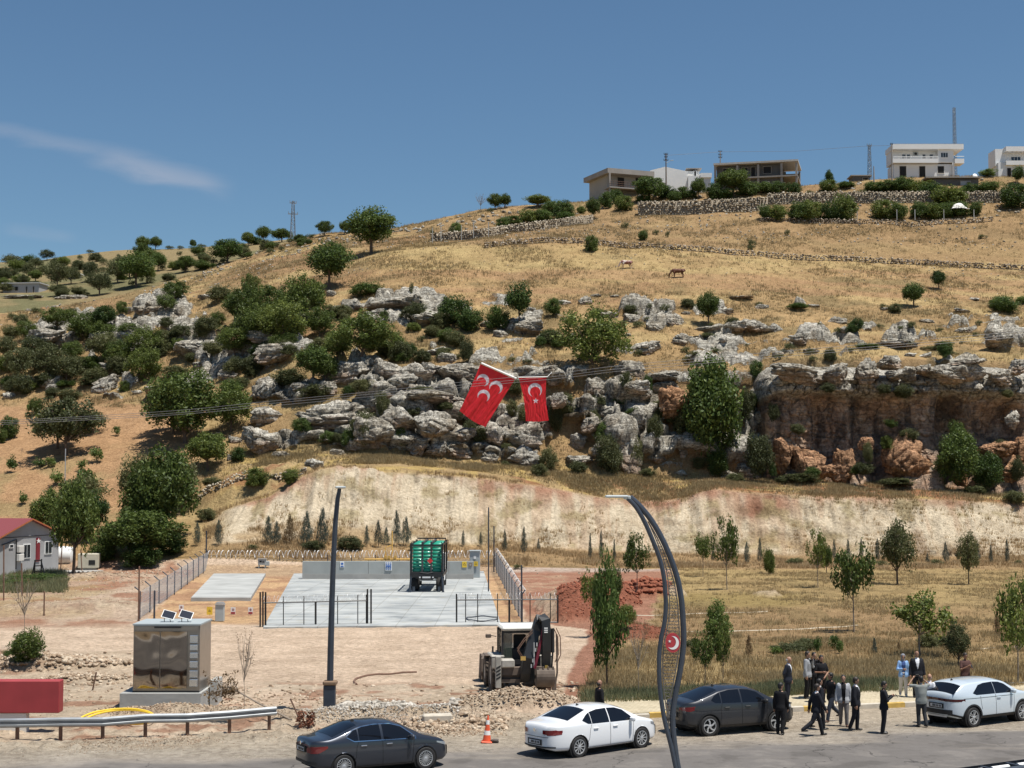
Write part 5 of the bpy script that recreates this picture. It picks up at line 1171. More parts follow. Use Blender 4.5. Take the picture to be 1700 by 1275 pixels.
# gas pipework behind the wall
b = MB()
ya = 138.5; p0 = P(605, 928.5, ya); p1 = P(683, 928.5, ya)
b.tube([p0, p1], .06); b.tube([P(651, 881, ya), P(651, 940, ya)], .05); b.tube([P(640, 908, ya), P(640, 934, ya)], .045); b.tube([P(643, 908, ya), P(652, 904, ya)], .04)
for px in (612, 634, 660, 678): b.tube([P(px, 928.5, ya), P(px, 945, ya)], .04)
for px in (640, 646, 656): b.box(P(px, 925, ya), (.22, .2, .25))
o = b.build("gas_pipework", mat("yellow_pipe", (.72, .42, .10), .5)); tag(o, "yellow gas pipework with valves behind the concrete wall", "pipe")

# ------------------------------------------------------------------ fences with razor coils
def coil(a, b, rad, pitch, r=.018, arms=0.0):
    a = Vector(a); b = Vector(b); n = int((b - a).length / pitch); d = (b - a).normalized(); s = d.cross(Vector((0, 0, 1))).normalized(); up = Vector((0, 0, 1))
    pts = []
    for i in range(n * 10 + 1):
        t = i / (n * 10); q = 2 * math.pi * i / 10
        pts.append(a.lerp(b, t) + s * math.cos(q) * rad + up * math.sin(q) * rad + d * math.cos(q * .5) * pitch * .15)
    return tube_np([tuple(p) for p in pts], [r] * len(pts), 3)
def fence(name, a, b, n, hgt, label, arm=0.0, coilr=.35, side=Vector((0, 0, 0)), tall=(), mesh=True):
    a = Vector(a); b = Vector(b); e = empty(name, a, 0, label, "fence")
    for i in range(n):
        p = a.lerp(b, i / (n - 1)) - a; hh = hgt + (tall[i] if i < len(tall) else 0)
        m = MB(); pt = [(p.x, p.y, p.z - .1), (p.x, p.y, p.z + hh)]
        if arm: pt.append((p.x + side.x * arm, p.y + side.y * arm, p.z + hh + arm * .8))
        m.tube(pt, .045, 6); m.build("post", M_SLATE, e)
    w = MB(); d = b - a; L_ = d.length
    if mesh:
        for z in np.arange(.15, hgt + .01, .42): w.tube([(0, 0, z), (d.x, d.y, d.z + z)], .009, 3, cap=False)
        k = int(L_ / .26); hs = d.normalized()
        for i in range(k):
            q = d * (i / k); q2 = d * (min(i + 5, k) / k)
            w.tube([(q.x, q.y, q.z + .1), (q2.x, q2.y, q2.z + hgt)], .0045, 3, cap=False); w.tube([(q2.x, q2.y, q2.z + .1), (q.x, q.y, q.z + hgt)], .0045, 3, cap=False)
        w.build("wire_mesh", M_RAIL, e)
    if coilr:
        z = hgt + (arm * .6 if arm else coilr * .2)
        c = MB(); off = side * arm * .6
        v, f = coil(Vector((0, 0, z)) + off, Vector((d.x, d.y, d.z + z)) + off, coilr, .46 if coilr > .3 else .6, .026 if coilr > .3 else .008); c.add(v, f); c.build("razor_coil", M_WIRE, e, recalc=False)
    return e
gl0 = G(232, 1029); gl1 = G(345, 946); gr1 = G(822, 946); gr0 = G(867, 1036)
fence("wire_fence", gl0, gl1, 11, 1.75, "wire mesh fence with bent post tops along the left side of the compound", .35, 0, Vector((-1, 0, 0)))
fence("wire_fence", gl1, gr1, 13, 1.45, "back fence topped by a bright razor wire coil under the pale bank", 0, .36)
fence("wire_fence", gr1, gr0, 12, 1.8, "wire mesh fence with a razor coil running down the right side of the compound", .3, .13, Vector((.6, 0, 0)))
def pole(px, py0, py1, r, label, m=M_SLATE, name="pole", Y=None):
    g = G(px, py1) if Y is None else P(px, py1, Y); top = P(px, py0, g.y)
    b = MB(); b.lathe([(r, 0), (r, top.z - g.z - .05), (r * .6, top.z - g.z)], seg=8); b.box((0, 0, .04), (r * 2.6, r * 2.6, .08)); o = b.build(name, m); o.location = g
    tag(o, label, "pole"); return o
pole(811, 842, 984, .05, "tall thin steel pole standing on the slab right of the tube trailer")
pole(820, 873, 950, .06, "dark corner pole where the back and right fences meet")
pole(342, 881, 946, .07, "dark corner pole where the back and left fences meet")
pole(230, 940, 1031, .05, "thin rusty pole at the near end of the left fence", M_RUST)
pole(256, 980, 1031, .06, "short dark post beside the near end of the left fence")
pole(73, 981, 1022, .05, "thin rusty stake standing alone on the brown earth", M_RUST)
pole(866, 938, 1035, .05, "thin pole at the near end of the right fence")
pole(107, 745, 850, .05, "thin grey lamp pole standing in the orange vineyard", M_GALV, Y=160)
def gate(pxs, top, bot, x0, x1, extra, label, thick):
    g0 = G(x0, bot[0]); g1 = G(x1, bot[1]); Y = g0.y
    e = empty("gate", (g0.x, Y, 0), 0, label, "gate"); o = Vector((g0.x, Y, 0))
    def q(px, py): v = P(px, py, Y + (px - x0) / (x1 - x0) * (g1.y - g0.y)) - o; return (v.x, v.y, v.z)
    def lp(a, t): return a[0] + (a[1] - a[0]) * t
    b = MB(); b.tube([q(x0, top[0]), q(x1, top[1])], .04, 4); b.tube([q(x0, bot[0] - 2), q(x1, bot[1] - 2)], .04, 4); b.build("frame", M_BLACK, e)
    for px in pxs:
        t = (px - x0) / (x1 - x0); r = .06 if px in thick else .028
        b = MB(); b.tube([q(px, lp(bot, t)), q(px, lp(top, t) - (0 if px in thick else 10))], r, 4); b.build("bar", M_BLACK, e)
    for (a, t0, b0) in extra:
        b = MB(); b.tube([q(a, b0), q(a, t0)], .05, 4); b.build("gate_post", M_BLACK, e)
    b = MB(); v, f = coil(Vector(q(x0, top[0] - 6)), Vector(q(x1, top[1] - 6)), .20, .28, .008); b.add(v, f); b.build("razor_coil", M_WIRE, e, recalc=False)
    return e
ga = gate([440, 470.5, 504.5, 524, 560.5, 594, 608], (1001, 997), (1041, 1038), 436, 609, [(432, 983, 1042), (436.5, 982, 1042), (441, 983, 1042), (610, 978, 1039), (616, 978, 1039)], "black steel gate leaf between double posts on the left of the opening", (524,))
b = MB(); 
gb = gate([773, 793, 826, 845.5, 880, 913.6], (996, 995), (1036, 1035), 758, 926, [(758, 986, 1036), (926, 988, 1035)], "black steel gate leaf on the right of the opening behind the backhoe", (845.5,))

# small grey pedestal and low signs
c0 = G(365, 1031); e = empty("utility_pedestal", c0, 0, "grey utility pedestal with a sloping cap between low signs", "cabinet")
b = MB(); b.box((0, 0, .50), (.52, .42, 1.0), bev=.02); b.build("body", M_GREYC, e)
b = MB(); b.prism([(-.3, 1.0), (.3, 1.0), (.18, 1.16), (-.18, 1.16)], -.26, .26); b.build("cap", M_GALV, e)
for px, py, wd, lb in ((301, 1010, 8, "white and red safety sign behind the left solar panel"), (387, 1014, 8, "white and red safety sign just right of the grey pedestal"), (416, 1014, 8.5, "white and red safety sign nearest the left gate post")):
    g = G(px, 1021 if px > 310 else 1019)
    plate("s", px, py, g.y, .30, .44, [M_WHITE, ('disc', .5, .66, .26, M_RED), ('disc', .5, .66, .17, M_WHITE), (.42, .56, .58, .76, M_BLACK), (.06, .04, .94, .34, M_RED)], lb, zfoot=0)
g = G(348, 1022); plate("s", 348, 1014, g.y, .36, .50, [M_YEL, ('tri', .5, .5, .26, M_BLACK), ('tri', .5, .5, .14, M_YEL)], "yellow warning sign just left of the grey pedestal")

# ------------------------------------------------------------------ mirror-steel cabinet with solar panels
mk, ntk, bk = mat_new("polished_steel"); bk.inputs['Metallic'].default_value = 1; bk.inputs['Roughness'].default_value = .045; bk.inputs['Base Color'].default_value = (.30, .275, .25, 1)
tk = N(ntk, 'ShaderNodeTexCoord'); nk_ = N(ntk, 'ShaderNodeTexNoise', Scale=.7, Detail=1.0, Distortion=.3); ntk.links.new(tk.outputs['Object'], nk_.inputs['Vector'])
bpk = N(ntk, 'ShaderNodeBump', Strength=.17, Distance=.18); ntk.links.new(nk_.outputs['Fac'], bpk.inputs['Height']); ntk.links.new(bpk.outputs[0], bk.inputs['Normal'])
M_STEEL = mk; M_STEEL2 = mat("brushed_steel", (.30, .285, .27), .30, metal=.9, var=.1)
g = G(267, 1180); e = empty("steel_cabinet", (g.x - .02, g.y, 0), 0, "mirror-polished steel cabinet on a concrete plinth with solar panels on top", "cabinet")
K = g.y / F; zb = .66; wd = 110 * K; ht = 109 * K; dp = 2.2
x0, x1 = (218 - 267) * K, (328 - 267) * K
b = MB(); b.box(((x0 + x1) / 2, dp / 2 + .30, zb + ht / 2), (wd, dp, ht), bev=.015); b.build("body", M_STEEL2, e)
b = MB(); b.box((x0 + 2.0 * K + 21 * K, .27, zb + .14 + (ht - .36) / 2), (42 * K, .05, ht - .36)); b.build("door", M_STEEL, e)
b = MB(); b.box((x0 + 46.5 * K + 21 * K, .27, zb + .14 + (ht - .36) / 2), (43.5 * K, .05, ht - .36)); b.build("door", M_STEEL, e)
b = MB(); b.box((x0 + wd / 2, .255, zb + ht - .10), (wd - .08, .06, .16)); b.build("header", M_STEEL2, e)
b = MB()
for i, (za, zc) in enumerate([(.08, .20), (.21, .33), (.36, .47), (.50, .60), (.62, .72), (.73, .86)]): b.box((x1 - 9.5 * K, .245, zb + ht * (za + zc) / 2), (14 * K, .07, ht * (zc - za) - .03), bev=.02)
b.build("sky_reflection_patch", mat("sky_tinted_steel", (.62, .66, .70), .22, metal=.9), e)  # pale blue blocks put the sky's reflection into the steel colour
b = MB(); b.box((0 - 30 * K + wd * .35, .22, zb + ht - .06), (1.0, .14, .06)); b.build("light_bar", M_BLACK, e)
b = MB(); b.box(((x0 + x1) / 2, dp / 2 + .30, zb + ht + .03), (wd + .06, dp + .06, .06)); b.build("roof", M_GREYC, e)
b = MB(); b.box(((x0 + x1) / 2, .30, zb - .02), (wd, .06, .12)); b.build("base_rail", M_BLACK, e)
b = MB(); b.box(((x0 + x1) / 2 - .15, 1.2, .28), (133 * K, 2.4, .72)); b.box((x1 + .30, 2.1, .45), (.26, 1.2, .98)); b.build("plinth", M_CONC, e)
g2 = e.location
def solar(px, label):
    p = P(px, 1034, g2.y + 1.1); p.z = zb + ht + .06
    s = empty("solar_panel", p, 0, label, "solar panel")
    Mx = Euler((R(-52), R(-18), 0)).to_matrix().to_4x4()
    Mx = Euler((R(48), R(14), R(0))).to_matrix().to_4x4()
    b = MB(); b.box((0, 0, .27), (.50, .36, .03), M=Mx); b.build("panel_frame", M_WHITE, s)
    b = MB(); b.box((Mx @ Vector((0, 0, .018))) + Vector((0, 0, .27)), (.45, .31, .012), M=Mx); b.build("solar_cells", mat("solar_cells", (.012, .016, .03), .15), s)
    b = MB(); b.tube([(-.2, .15, 0), (-.2, .15, .42)], .015, 6); b.tube([(.1, -.1, 0), (.0, 0, .26)], .015, 6); b.build("stand", M_BLACK, s)
solar(280, "left one of the two small solar panels on the steel cabinet"); solar(309, "right one of the two small solar panels on the steel cabinet")

# red panel on its white foot at the left edge
g = G(48, 1216); e = empty("red_panel", (g.x, g.y, 0), 0, "big plain red panel on a white foot at the left edge", "panel")
K = g.y / F
z1 = P(48, 1130, g.y).z; z0_ = P(48, 1184, g.y).z
b = MB(); b.box((-1.15 + 0, .25, (z0_ + z1) / 2), (2 * (49 * K + 1.15), .5, z1 - z0_), bev=.03); b.build("panel_body", M_RED, e)
b = MB(); b.box((-55 * K - .6, .25, z0_ / 2 - .03), (98 * K + 1.2, .34, z0_ + .02)); b.build("foot", M_OFFW, e)

# ------------------------------------------------------------------ guard rails
WP = [(-.0, .0), (.03, .03), (.0, .09), (.05, .14), (.05, .17), (.0, .22), (.03, .28), (.0, .31)]
def wbeam(pts, z, sgn=1):
    """corrugated beam along pts (ground points)"""
    prof = [(0, 0), (.07, .05), (.07, .10), (.01, .145), (.01, .165), (.07, .21), (.07, .26), (0, .31)]
    vs, fs = [], []; n = len(pts)
    for i in range(n):
        t = (pts[min(i + 1, n - 1)] - pts[max(i - 1, 0)]).normalized(); s = Vector((t.y, -t.x, 0)) * sgn
        for j, (o, h) in enumerate(prof): vs.append(tuple(pts[i] + s * o + Vector((0, 0, z + h))))
        for j, (o, h) in enumerate(prof[::-1]): vs.append(tuple(pts[i] + s * (o - .012) + Vector((0, 0, z + h))))
    k = 2 * len(prof)
    for i in range(n - 1):
        for j in range(k): fs.append((i * k + j, i * k + (j + 1) % k, (i + 1) * k + (j + 1) % k, (i + 1) * k + j))
    return vs, fs
rpx = [(-60, 1231), (28, 1230), (100, 1228.5), (170, 1227), (241, 1223.5), (311, 1221), (381, 1217), (447, 1212)]
rp_ = [G(a, b_) for a, b_ in rpx]
e = empty("guard_rail", rp_[0], 0, "galvanised steel guard rail on short posts along the left roadside", "guard rail")
o0 = rp_[0]; q_ = [p - o0 for p in rp_]
dd = (q_[-1] - q_[-2]).normalized(); q2_ = q_ + [q_[-1] + dd * .25]
zz = [0, 0, 0, -.02, .03, .0, .02, .05, .05]
v, f = wbeam([Vector((p.x, p.y, z_)) for p, z_ in zip(q2_, zz)], .43); b = MB(); b.add(v, f); b.build("beam", M_RAIL, e)
for p in q_: b = MB(); b.box((p.x - .02, p.y + .10, .33), (.10, .12, .72)); b.build("post", M_RUST, e)
# median rail, lower right
a = G(1500, 1335); b1 = G(1760, 1297); e = empty("guard_rail", a, 0, "double-sided guard rail with pale rollers cut by the lower right corner", "guard rail")
d_ = b1 - a; nrm = Vector((d_.y, -d_.x, 0)).normalized()
for s_, k in ((0, 1), (.62, -1)):
    o_ = nrm * s_; pts_ = [o_ + d_ * t for t in np.linspace(-.5, 1.2, 9)]
    v, f = wbeam(pts_, .45, -k); b = MB(); b.add(v, f); b.build("beam", M_SLATE, e)
for i in range(8):
    c = d_ * (i / 6 - .2) + nrm * .31; b = MB(); b.box((c.x, c.y, .32), (.12, .14, .66)); b.box((c.x, c.y, .70), (.10, .50, .10), rz=math.atan2(d_.y, d_.x)); b.build("post", M_SLATE, e)
    c1 = d_ * (i / 6 - .2 + .025) + nrm * .31; c2 = d_ * ((i + 1) / 6 - .2 - .035) + nrm * .31
    b = MB(); b.tube([(c1.x, c1.y, .68), (c2.x, c2.y, .68)], .075, 10); b.build("roller", M_WHITE, e, smooth=True)

# ------------------------------------------------------------------ kerb, pavement
def kf(s, t, z): return (s, KY(s) + t / .965, z)       # s along X, t away from the road
def strip(name, s0, s1, t0, t1, z0, z1, m, label=None, cat=None, kind='structure'):
    b = MB(); n = max(int((s1 - s0) / 1.0), 1)
    b.prism([kf(s0, t0, 0)[:2], kf(s1, t0, 0)[:2], kf(s1, t1, 0)[:2], kf(s0, t1, 0)[:2]], z0, z1, axis='z'); o = b.build(name, m); tag(o, label, cat, kind=kind); return o
mpv, ntp, bpv = mat_new("paving_stones"); tcp = N(ntp, 'ShaderNodeTexCoord'); mpp = N(ntp, 'ShaderNodeMapping'); mpp.inputs['Rotation'].default_value = (0, 0, R(60)); ntp.links.new(tcp.outputs['Object'], mpp.inputs[0])
brk = N(ntp, 'ShaderNodeTexBrick', Scale=2.2); ntp.links.new(mpp.outputs[0], brk.inputs['Vector'])
brk.inputs['Color1'].default_value = (.43, .37, .26, 1); brk.inputs['Color2'].default_value = (.50, .435, .32, 1); brk.inputs['Mortar'].default_value = (.36, .30, .20, 1); brk.inputs['Mortar Size'].default_value = .03
npv = N(ntp, 'ShaderNodeTexNoise', Scale=.9, Detail=5.0); ntp.links.new(tcp.outputs['Object'], npv.inputs['Vector'])
npw = N(ntp, 'ShaderNodeTexNoise', Scale=4.0, Detail=3.0); ntp.links.new(tcp.outputs['Object'], npw.inputs['Vector'])
cpv = mixn(ntp, 1.0, brk.outputs['Color'], ramp(ntp, npv.outputs['Fac'], [(.3, (.78, .78, .76)), (.7, (1.15, 1.14, 1.1))]), 'MULTIPLY')
cpv = mixn(ntp, ramp(ntp, npw.outputs['Fac'], [(.60, (0, 0, 0)), (.68, (.5, .5, .5))]), cpv, (.24, .19, .11))
ntp.links.new(cpv, bpv.inputs['Base Color']); bpv.inputs['Roughness'].default_value = .9
strip("pavement", 3.3, 34, .32, 4.0, -.3, .15, mpv)
strip("pavement_border", 3.3, 34, 4.0, 4.12, -.3, .19, M_CONC)
M_KERB = mat("kerb_paint", (.50, .45, .37), .85, var=.25, scale=3)
M_KERBY = mat("yellow_kerb_paint", (.52, .345, .09), .85, var=.3, scale=4)
e = empty("kerb", (0, 0, 0), 0, "long white roadside kerb with separate yellow painted blocks", "kerb"); e['kind'] = 'structure'; del e['label']; del e['category']
s = -1.9; i = 0
YB = [(-1.3, -.7), (5.0, 5.7), (7.6, 8.2), (10.9, 11.5), (14.2, 14.95), (17.6, 18.3), (21, 21.7)]
cuts = [-1.9] + [x for ab in YB for x in ab] + [34]
for j in range(len(cuts) - 1):
    a_, b_ = cuts[j], cuts[j + 1]
    if b_ - a_ < .02: continue
    yel = any(abs(a_ - q[0]) < .01 for q in YB)
    m = MB(); m.prism([kf(a_, 0, 0)[:2], kf(b_, 0, 0)[:2], kf(b_, .30, 0)[:2], kf(a_, .30, 0)[:2]], -.2, .17 if a_ > 1 else .13, axis='z'); m.build("kerb_block", M_KERBY if yel else M_KERB, e)
# pale edging lines in the meadow
M_EDGE = mat("pale_edging", (.50, .44, .34), .9, var=.2, scale=2)
for nm, pts, lb in (("garden_edging", [(1050, 1022), (1120, 1021), (1180, 1018), (1290, 1015)], "thin pale edging line in the meadow, the farther one right of the ribbon lamp"),
                ("garden_edging", [(1138, 1049), (1240, 1047), (1330, 1043), (1440, 1039)], "thin pale edging line in the meadow ending at the tall leafy tree"),
                ("garden_edging", [(1535, 1083), (1600, 1081), (1700, 1073), (1760, 1070)], "thin pale edging line in the meadow near the right picture edge")):
    b = MB(); q = []
    for (a, c), (a2, c2) in zip(pts[:-1], pts[1:]):
        for t in np.linspace(0, 1, 8)[:-1]: q.append((a + (a2 - a) * t, c + (c2 - c) * t))
    w_ = []
    for k, (a, c) in enumerate(q): g = G(a, c); w_.append((g.x, g.y + .1 * math.sin(k * 1.3), gz(g.x, g.y) - .01))
    b.tube(w_, .055, 5); o = b.build(nm, M_EDGE); tag(o, lb, "edging")
# ------------------------------------------------------------------ street lamps
g = G(547, 1183); e = empty("street_lamp", (g.x, g.y, 0), 0, "straight dark street lamp on a boxy base in the broken roadside ground", "street lamp")
def rel(px, py, Y, o): v = P(px, py, Y) - o; return (v.x, v.y, v.z)
o_ = Vector((g.x, g.y, 0)); Yl = g.y
b = MB(); b.box((0, .0, .50), (.44, .36, 1.05), bev=.03); b.build("base", M_SLATE, e)
b = MB(); b.box((0.02, 0, 1.10), (.52, .44, .16), bev=.04); b.build("collar", mat("rust_collar", (.20, .13, .08), .8), e)
path = [rel(548, 1136, Yl, o_), rel(549, 1080, Yl, o_), rel(551, 1000, Yl, o_), rel(553.5, 930, Yl, o_), rel(557, 865, Yl, o_), rel(560.5, 828, Yl, o_), rel(564, 811, Yl, o_)]
b = MB(); b.tube(path, [.125, .12, .11, .10, .095, .085, .07], 10); b.build("pole", M_SLATE, e, smooth=True)
b = MB(); q = rel(567, 809, Yl, o_); b.box((q[0] - .02, q[1] - .15, q[2]), (.34, .75, .09), bev=.04); b.build("lamp_head", M_GREYC, e)

Yr = 42.0; o_ = P(1133, 1331, Yr); o_.z = 0
e = empty("ribbon_lamp", o_, 0, "tall curved ribbon lamp with a lattice panel and red crescent disc", "street lamp")
LT = [(1138, 1340), (1130, 1305), (1122, 1275), (1115, 1242), (1106, 1207), (1101, 1183), (1096, 1147), (1094.5, 1121), (1094.5, 1086), (1098, 1058), (1103, 1035), (1105.5, 1005), (1104.5, 985), (1102.5, 960), (1096, 930), (1084, 898), (1070, 866), (1056, 842), (1041, 826)]
RT = [(1140, 1340), (1133, 1305), (1126, 1275), (1121, 1244), (1117, 1207), (1117, 1183), (1121.5, 1151), (1128, 1119), (1133, 1086), (1135, 1060), (1134, 1032), (1132, 1003), (1129.5, 985), (1125, 962), (1115, 931), (1101, 898), (1083, 866), (1064, 842), (1046, 825)]
def smooth_path(pts, n=4):
    a = np.array(pts, float); out = []
    for i in range(len(a) - 1):
        p0, p1, p2, p3 = a[max(i - 1, 0)], a[i], a[i + 1], a[min(i + 2, len(a) - 1)]
        for t in np.arange(n) / n: out.append(.5 * ((2 * p1) + (-p0 + p2) * t + (2 * p0 - 5 * p1 + 4 * p2 - p3) * t * t + (-p0 + 3 * p1 - 3 * p2 + p3) * t ** 3))
    out.append(a[-1]); return np.array(out)
LTs, RTs = smooth_path(LT), smooth_path(RT)
for nm, pp, r in (("left_tube", LTs, .062), ("right_tube", RTs, .078)):
    b = MB(); b.tube([rel(a, c, Yr + (0 if nm[0] == 'l' else .05), o_) for a, c in pp], [r] * len(pp), 10); ob = b.build("curved_tube", M_SLATE, e, smooth=True)
b = MB()          # inner rims
def inner(pp, off, y0=880, y1=1215): return [rel(a + off, c, Yr + .02, o_) for a, c in pp if y0 < c < y1]
b.tube(inner(LTs, 6.2, 862, 1225), .016, 5); b.tube(inner(RTs, -7.2, 862, 1225), .016, 5)
# hexagonal lattice clipped to the gap
hx = 4.6; lr = np.random.RandomState(3)
def xl(y): o = np.argsort(LTs[:, 1]); return np.interp(y, LTs[o, 1], LTs[o, 0])
def xr(y): o = np.argsort(RTs[:, 1]); return np.interp(y, RTs[o, 1], RTs[o, 0])
def node(x, y): r_ = vnoise(np.array([x * 7.3]), np.array([y * 7.9]), 0, 3)[0]; r2 = vnoise(np.array([x * 5.1]), np.array([y * 6.7]), 0, 5)[0]; return x + 1.3 * r_, y + 1.3 * r2
for r in range(0, 62):
    for c in range(0, 16):
        x = 1085 + c * hx * 1.732 * .62 + (r % 2) * hx * .866 * .62; y = 882 + r * hx * 1.5 * .78
        for dx, dy in ((0, 1), (.866, .5), (-.866, .5)):
            a_ = (x + 0, y - hx * .5 * .78) if dy < 1 else (x, y + hx * .5 * .78)
            if dy < 1: bb = (x + dx * hx * .62, y)
            else: bb = (x, y + hx * 1.0 * .78 * 1.25)
            if dy < 1: a_ = (x, y - hx * .5 * .78)
            a2, b2 = node(*a_), node(*bb)
            mx_, my_ = (a2[0] + b2[0]) / 2, (a2[1] + b2[1]) / 2
            if 878 < my_ < 1218 and xl(my_) + 5.5 < mx_ < xr(my_) - 6.5: b.tube([rel(*a2, Yr + .02, o_), rel(*b2, Yr + .02, o_)], .011, 3, cap=False)
b.build("lattice", mat("lattice_steel", (.12, .11, .10), .5), e)
# emblem
ce = Vector(rel(1117, 1067, Yr - .03, o_)); k = Yr / F
me_red = mat("emblem_red", (.40, .035, .045), .5)
b = MB(); b.prism([(12.3 * k * math.cos(t), 16 * k * math.sin(t)) for t in np.linspace(0, 6.283, 33)[:-1]], -.03, .03); em = b.build("emblem_disc", me_red, e); em.location = ce
def crescent(R1, R2, ox, oy, n=24):
    """outline of a crescent: outer circle R1 minus circle R2 at (ox,oy)"""
    d = math.hypot(ox, oy); a0 = math.atan2(oy, ox)
    al = math.acos((d * d + R1 * R1 - R2 * R2) / (2 * d * R1)); be = math.acos((d * d + R2 * R2 - R1 * R1) / (2 * d * R2))
    out = [(R1 * math.cos(a0 + t), R1 * math.sin(a0 + t)) for t in np.linspace(al, 2 * math.pi - al, n)]
    inn = [(ox + R2 * math.cos(a0 + t), oy + R2 * math.sin(a0 + t)) for t in np.linspace(math.pi - be, math.pi + be, n)]
    return out, inn
def star(r, rot=math.pi / 2, k=.382): return [(r * (1 if i % 2 == 0 else k) * math.cos(rot + i * math.pi / 5), r * (1 if i % 2 == 0 else k) * math.sin(rot + i * math.pi / 5)) for i in range(10)]
ou, inn = crescent(9.8, 8.4, -3.4, 1.2)
v = [(x * k, -.036, z * k * 1.12) for x, z in ou] + [(x * k, -.036, z * k * 1.12) for x, z in inn]
b = MB(); n_ = len(ou); b.add(v, [(i, i + 1, n_ + n_ - 2 - i, n_ + n_ - 1 - i) for i in range(n_ - 1)]) if False else b.add(v, [(i, i + 1, n_ + i + 1, n_ + i) for i in range(n_ - 1)])
cb = b.build("crescent", M_WHITE, em); 
b = MB(); b.prism([(x * k - 5.4 * k, z * k + 2.6 * k) for x, z in star(2.8)], -.04, -.03); b.build("star", M_WHITE, em)
b = MB(); hp = [rel(1046, 826, Yr, o_), rel(1036, 826, Yr, o_), rel(1014, 824, Yr, o_)]
b.box(((hp[1][0] + hp[2][0]) / 2 - .02, 0, hp[1][2] + .03), (.62, .30, .07), bev=.03); b.box((hp[1][0] + .08, 0, hp[1][2]), (.2, .12, .1), bev=.02); b.build("lamp_head", M_GREYC, e)

# cone, stone, hose
g = G(808, 1233); e = empty("traffic_cone", (g.x, g.y, g.z + .0), 0, "orange and white traffic cone on the dusty shoulder between two cars", "traffic cone")
e.rotation_euler = (0, R(3), 0)
b = MB(); b.box((0, 0, .03), (.36, .36, .06), bev=.02); b.build("base", M_ORNG, e)
def cr(z): return .14 - .115 * z / .86
b = MB(); b.lathe([(cr(0), .05), (cr(.86), .88), (cr(.86) * .6, .89)], seg=20); b.build("cone_body", M_ORNG, e, smooth=True)
for a_, c_ in ((.24, .38), (.58, .72)): b = MB(); b.lathe([(cr(a_) + .004, a_ + .02), (cr(c_) + .004, c_ + .02)], seg=20); b.build("reflective_band", M_WHITE, e, smooth=True)
g = G(819, 1233)
o = bpy.data.objects.new("stone", BM[4].copy()); col.objects.link(o); o.data.materials[0] = mat("dark_stone", (.12, .10, .09), .9, var=.3); o.location = (g.x, g.y, .05); o.scale = (.20, .14, .11); tag(o, "small dark stone lying against the traffic cone", "stone")
b = MB(); cH = G(192, 1203); pts = []
for t in np.linspace(0, 4 * math.pi * .98, 90):
    rr = 1 + .05 * math.sin(t * .5)
    x = cH.x + 1.28 * rr * math.cos(t); s_ = math.sin(t); y = cH.y + 1.2 * s_ + .3; pts.append((x, y, max(gz(x, y), 0) + .10 + .22 * max(s_, 0) + .03 * math.sin(t / 2)))
b.tube(pts, .038, 8); o = b.build("yellow_hose", M_YPIPE, smooth=True); tag(o, "loop of thick yellow hose lying behind the left guard rail", "hose")
b = MB(); q = [(592, 1138), (588, 1132), (592, 1127), (605, 1123), (630, 1120), (660, 1118.5), (692, 1118)]; b.tube([tuple(G(a_, c_) + Vector((0, 0, .03 + gz(G(a_, c_).x, G(a_, c_).y)))) for a_, c_ in smooth_path(q)], .05, 6); o = b.build("old_pipe", M_RUST); tag(o, "bent dark pipe lying on the pale gravel lot", "pipe")
b = MB(); q = G(153, 1145); t_ = G(160, 1118); b.tube([(q.x, q.y, gz(q.x, q.y) - .1), (q.x + .16, q.y, .72)], .035, 6); o = b.build("stake", M_RUST); tag(o, "dark leaning stake in the rubble left of the steel cabinet", "stake")
# fallen dry sapling leaning by the rail
b = MB(); s0 = G(490, 1200); Yf = s0.y; pa = [P(486, 1197, Yf), P(455, 1180, Yf), P(430, 1168, Yf), P(402, 1152, Yf), P(385, 1143, Yf)]
b.tube(pa, [.04, .035, .03, .025, .018], 6); fr = random.Random(4); tips = []
for i in range(30):
    s_ = pa[3].lerp(pa[4], fr.random()) if i < 20 else pa[4]; en = s_ + Vector((fr.uniform(-.95, .1), fr.uniform(-.4, .4), fr.uniform(-.35, .6))); b.tube([s_, s_.lerp(en, .5) + Vector((0, 0, .05)), en], [.012, .008, .004], 4); tips.append(en[:]); tips.append(s_.lerp(en, .6)[:])
e = empty("fallen_sapling", s0, 0, "fallen dry sapling leaning across the end of the left guard rail", "dry sapling")
o = b.build("trunk", M_BARKG); o.parent = e; o.matrix_parent_inverse = Matrix.Translation(-s0)
lv, lf_ = leaves(np.array(tips), np.full(len(tips), .12), 9, .05, np.random.RandomState(4)); o = link_mesh("dry_leaves", np_mesh("dry_leaves", lv, quads=lf_), LM_['brown']); o.parent = e; o.matrix_parent_inverse = Matrix.Translation(-s0)
b = MB(); s0 = G(506, 1208); b.tube([P(502, 1207, s0.y), P(492, 1182, s0.y), P(482, 1160, s0.y)], .03, 6); tp = [P(508 + fr.uniform(-12, 12), 1196 + fr.uniform(-12, 10), s0.y + fr.uniform(-.3, .3))[:] for _ in range(40)]
e = empty("dead_shrub", s0, 0, "small rust-brown dead shrub with a leaning stake by the dark sedan", "shrub"); o = b.build("stake", M_RUST, e); o.matrix_parent_inverse = Matrix.Translation(-s0)
lv, lf_ = leaves(np.array(tp), np.full(len(tp), .12), 10, .06, np.random.RandomState(5)); o = link_mesh("twigs", np_mesh("twigs", lv, quads=lf_), mat("rust_leaves", (.17, .065, .035), .9, var=.4)); o.parent = e; o.matrix_parent_inverse = Matrix.Translation(-s0)
g = G(660, 1199, .1); b = MB(); b.box((g.x + 1.4, g.y, .22), (1.05, .42, .34), rz=.15, bev=.05); o = b.build("concrete_block", M_KERB); tag(o, "pale broken kerb block lying in the rubble behind the dark sedan", "block")

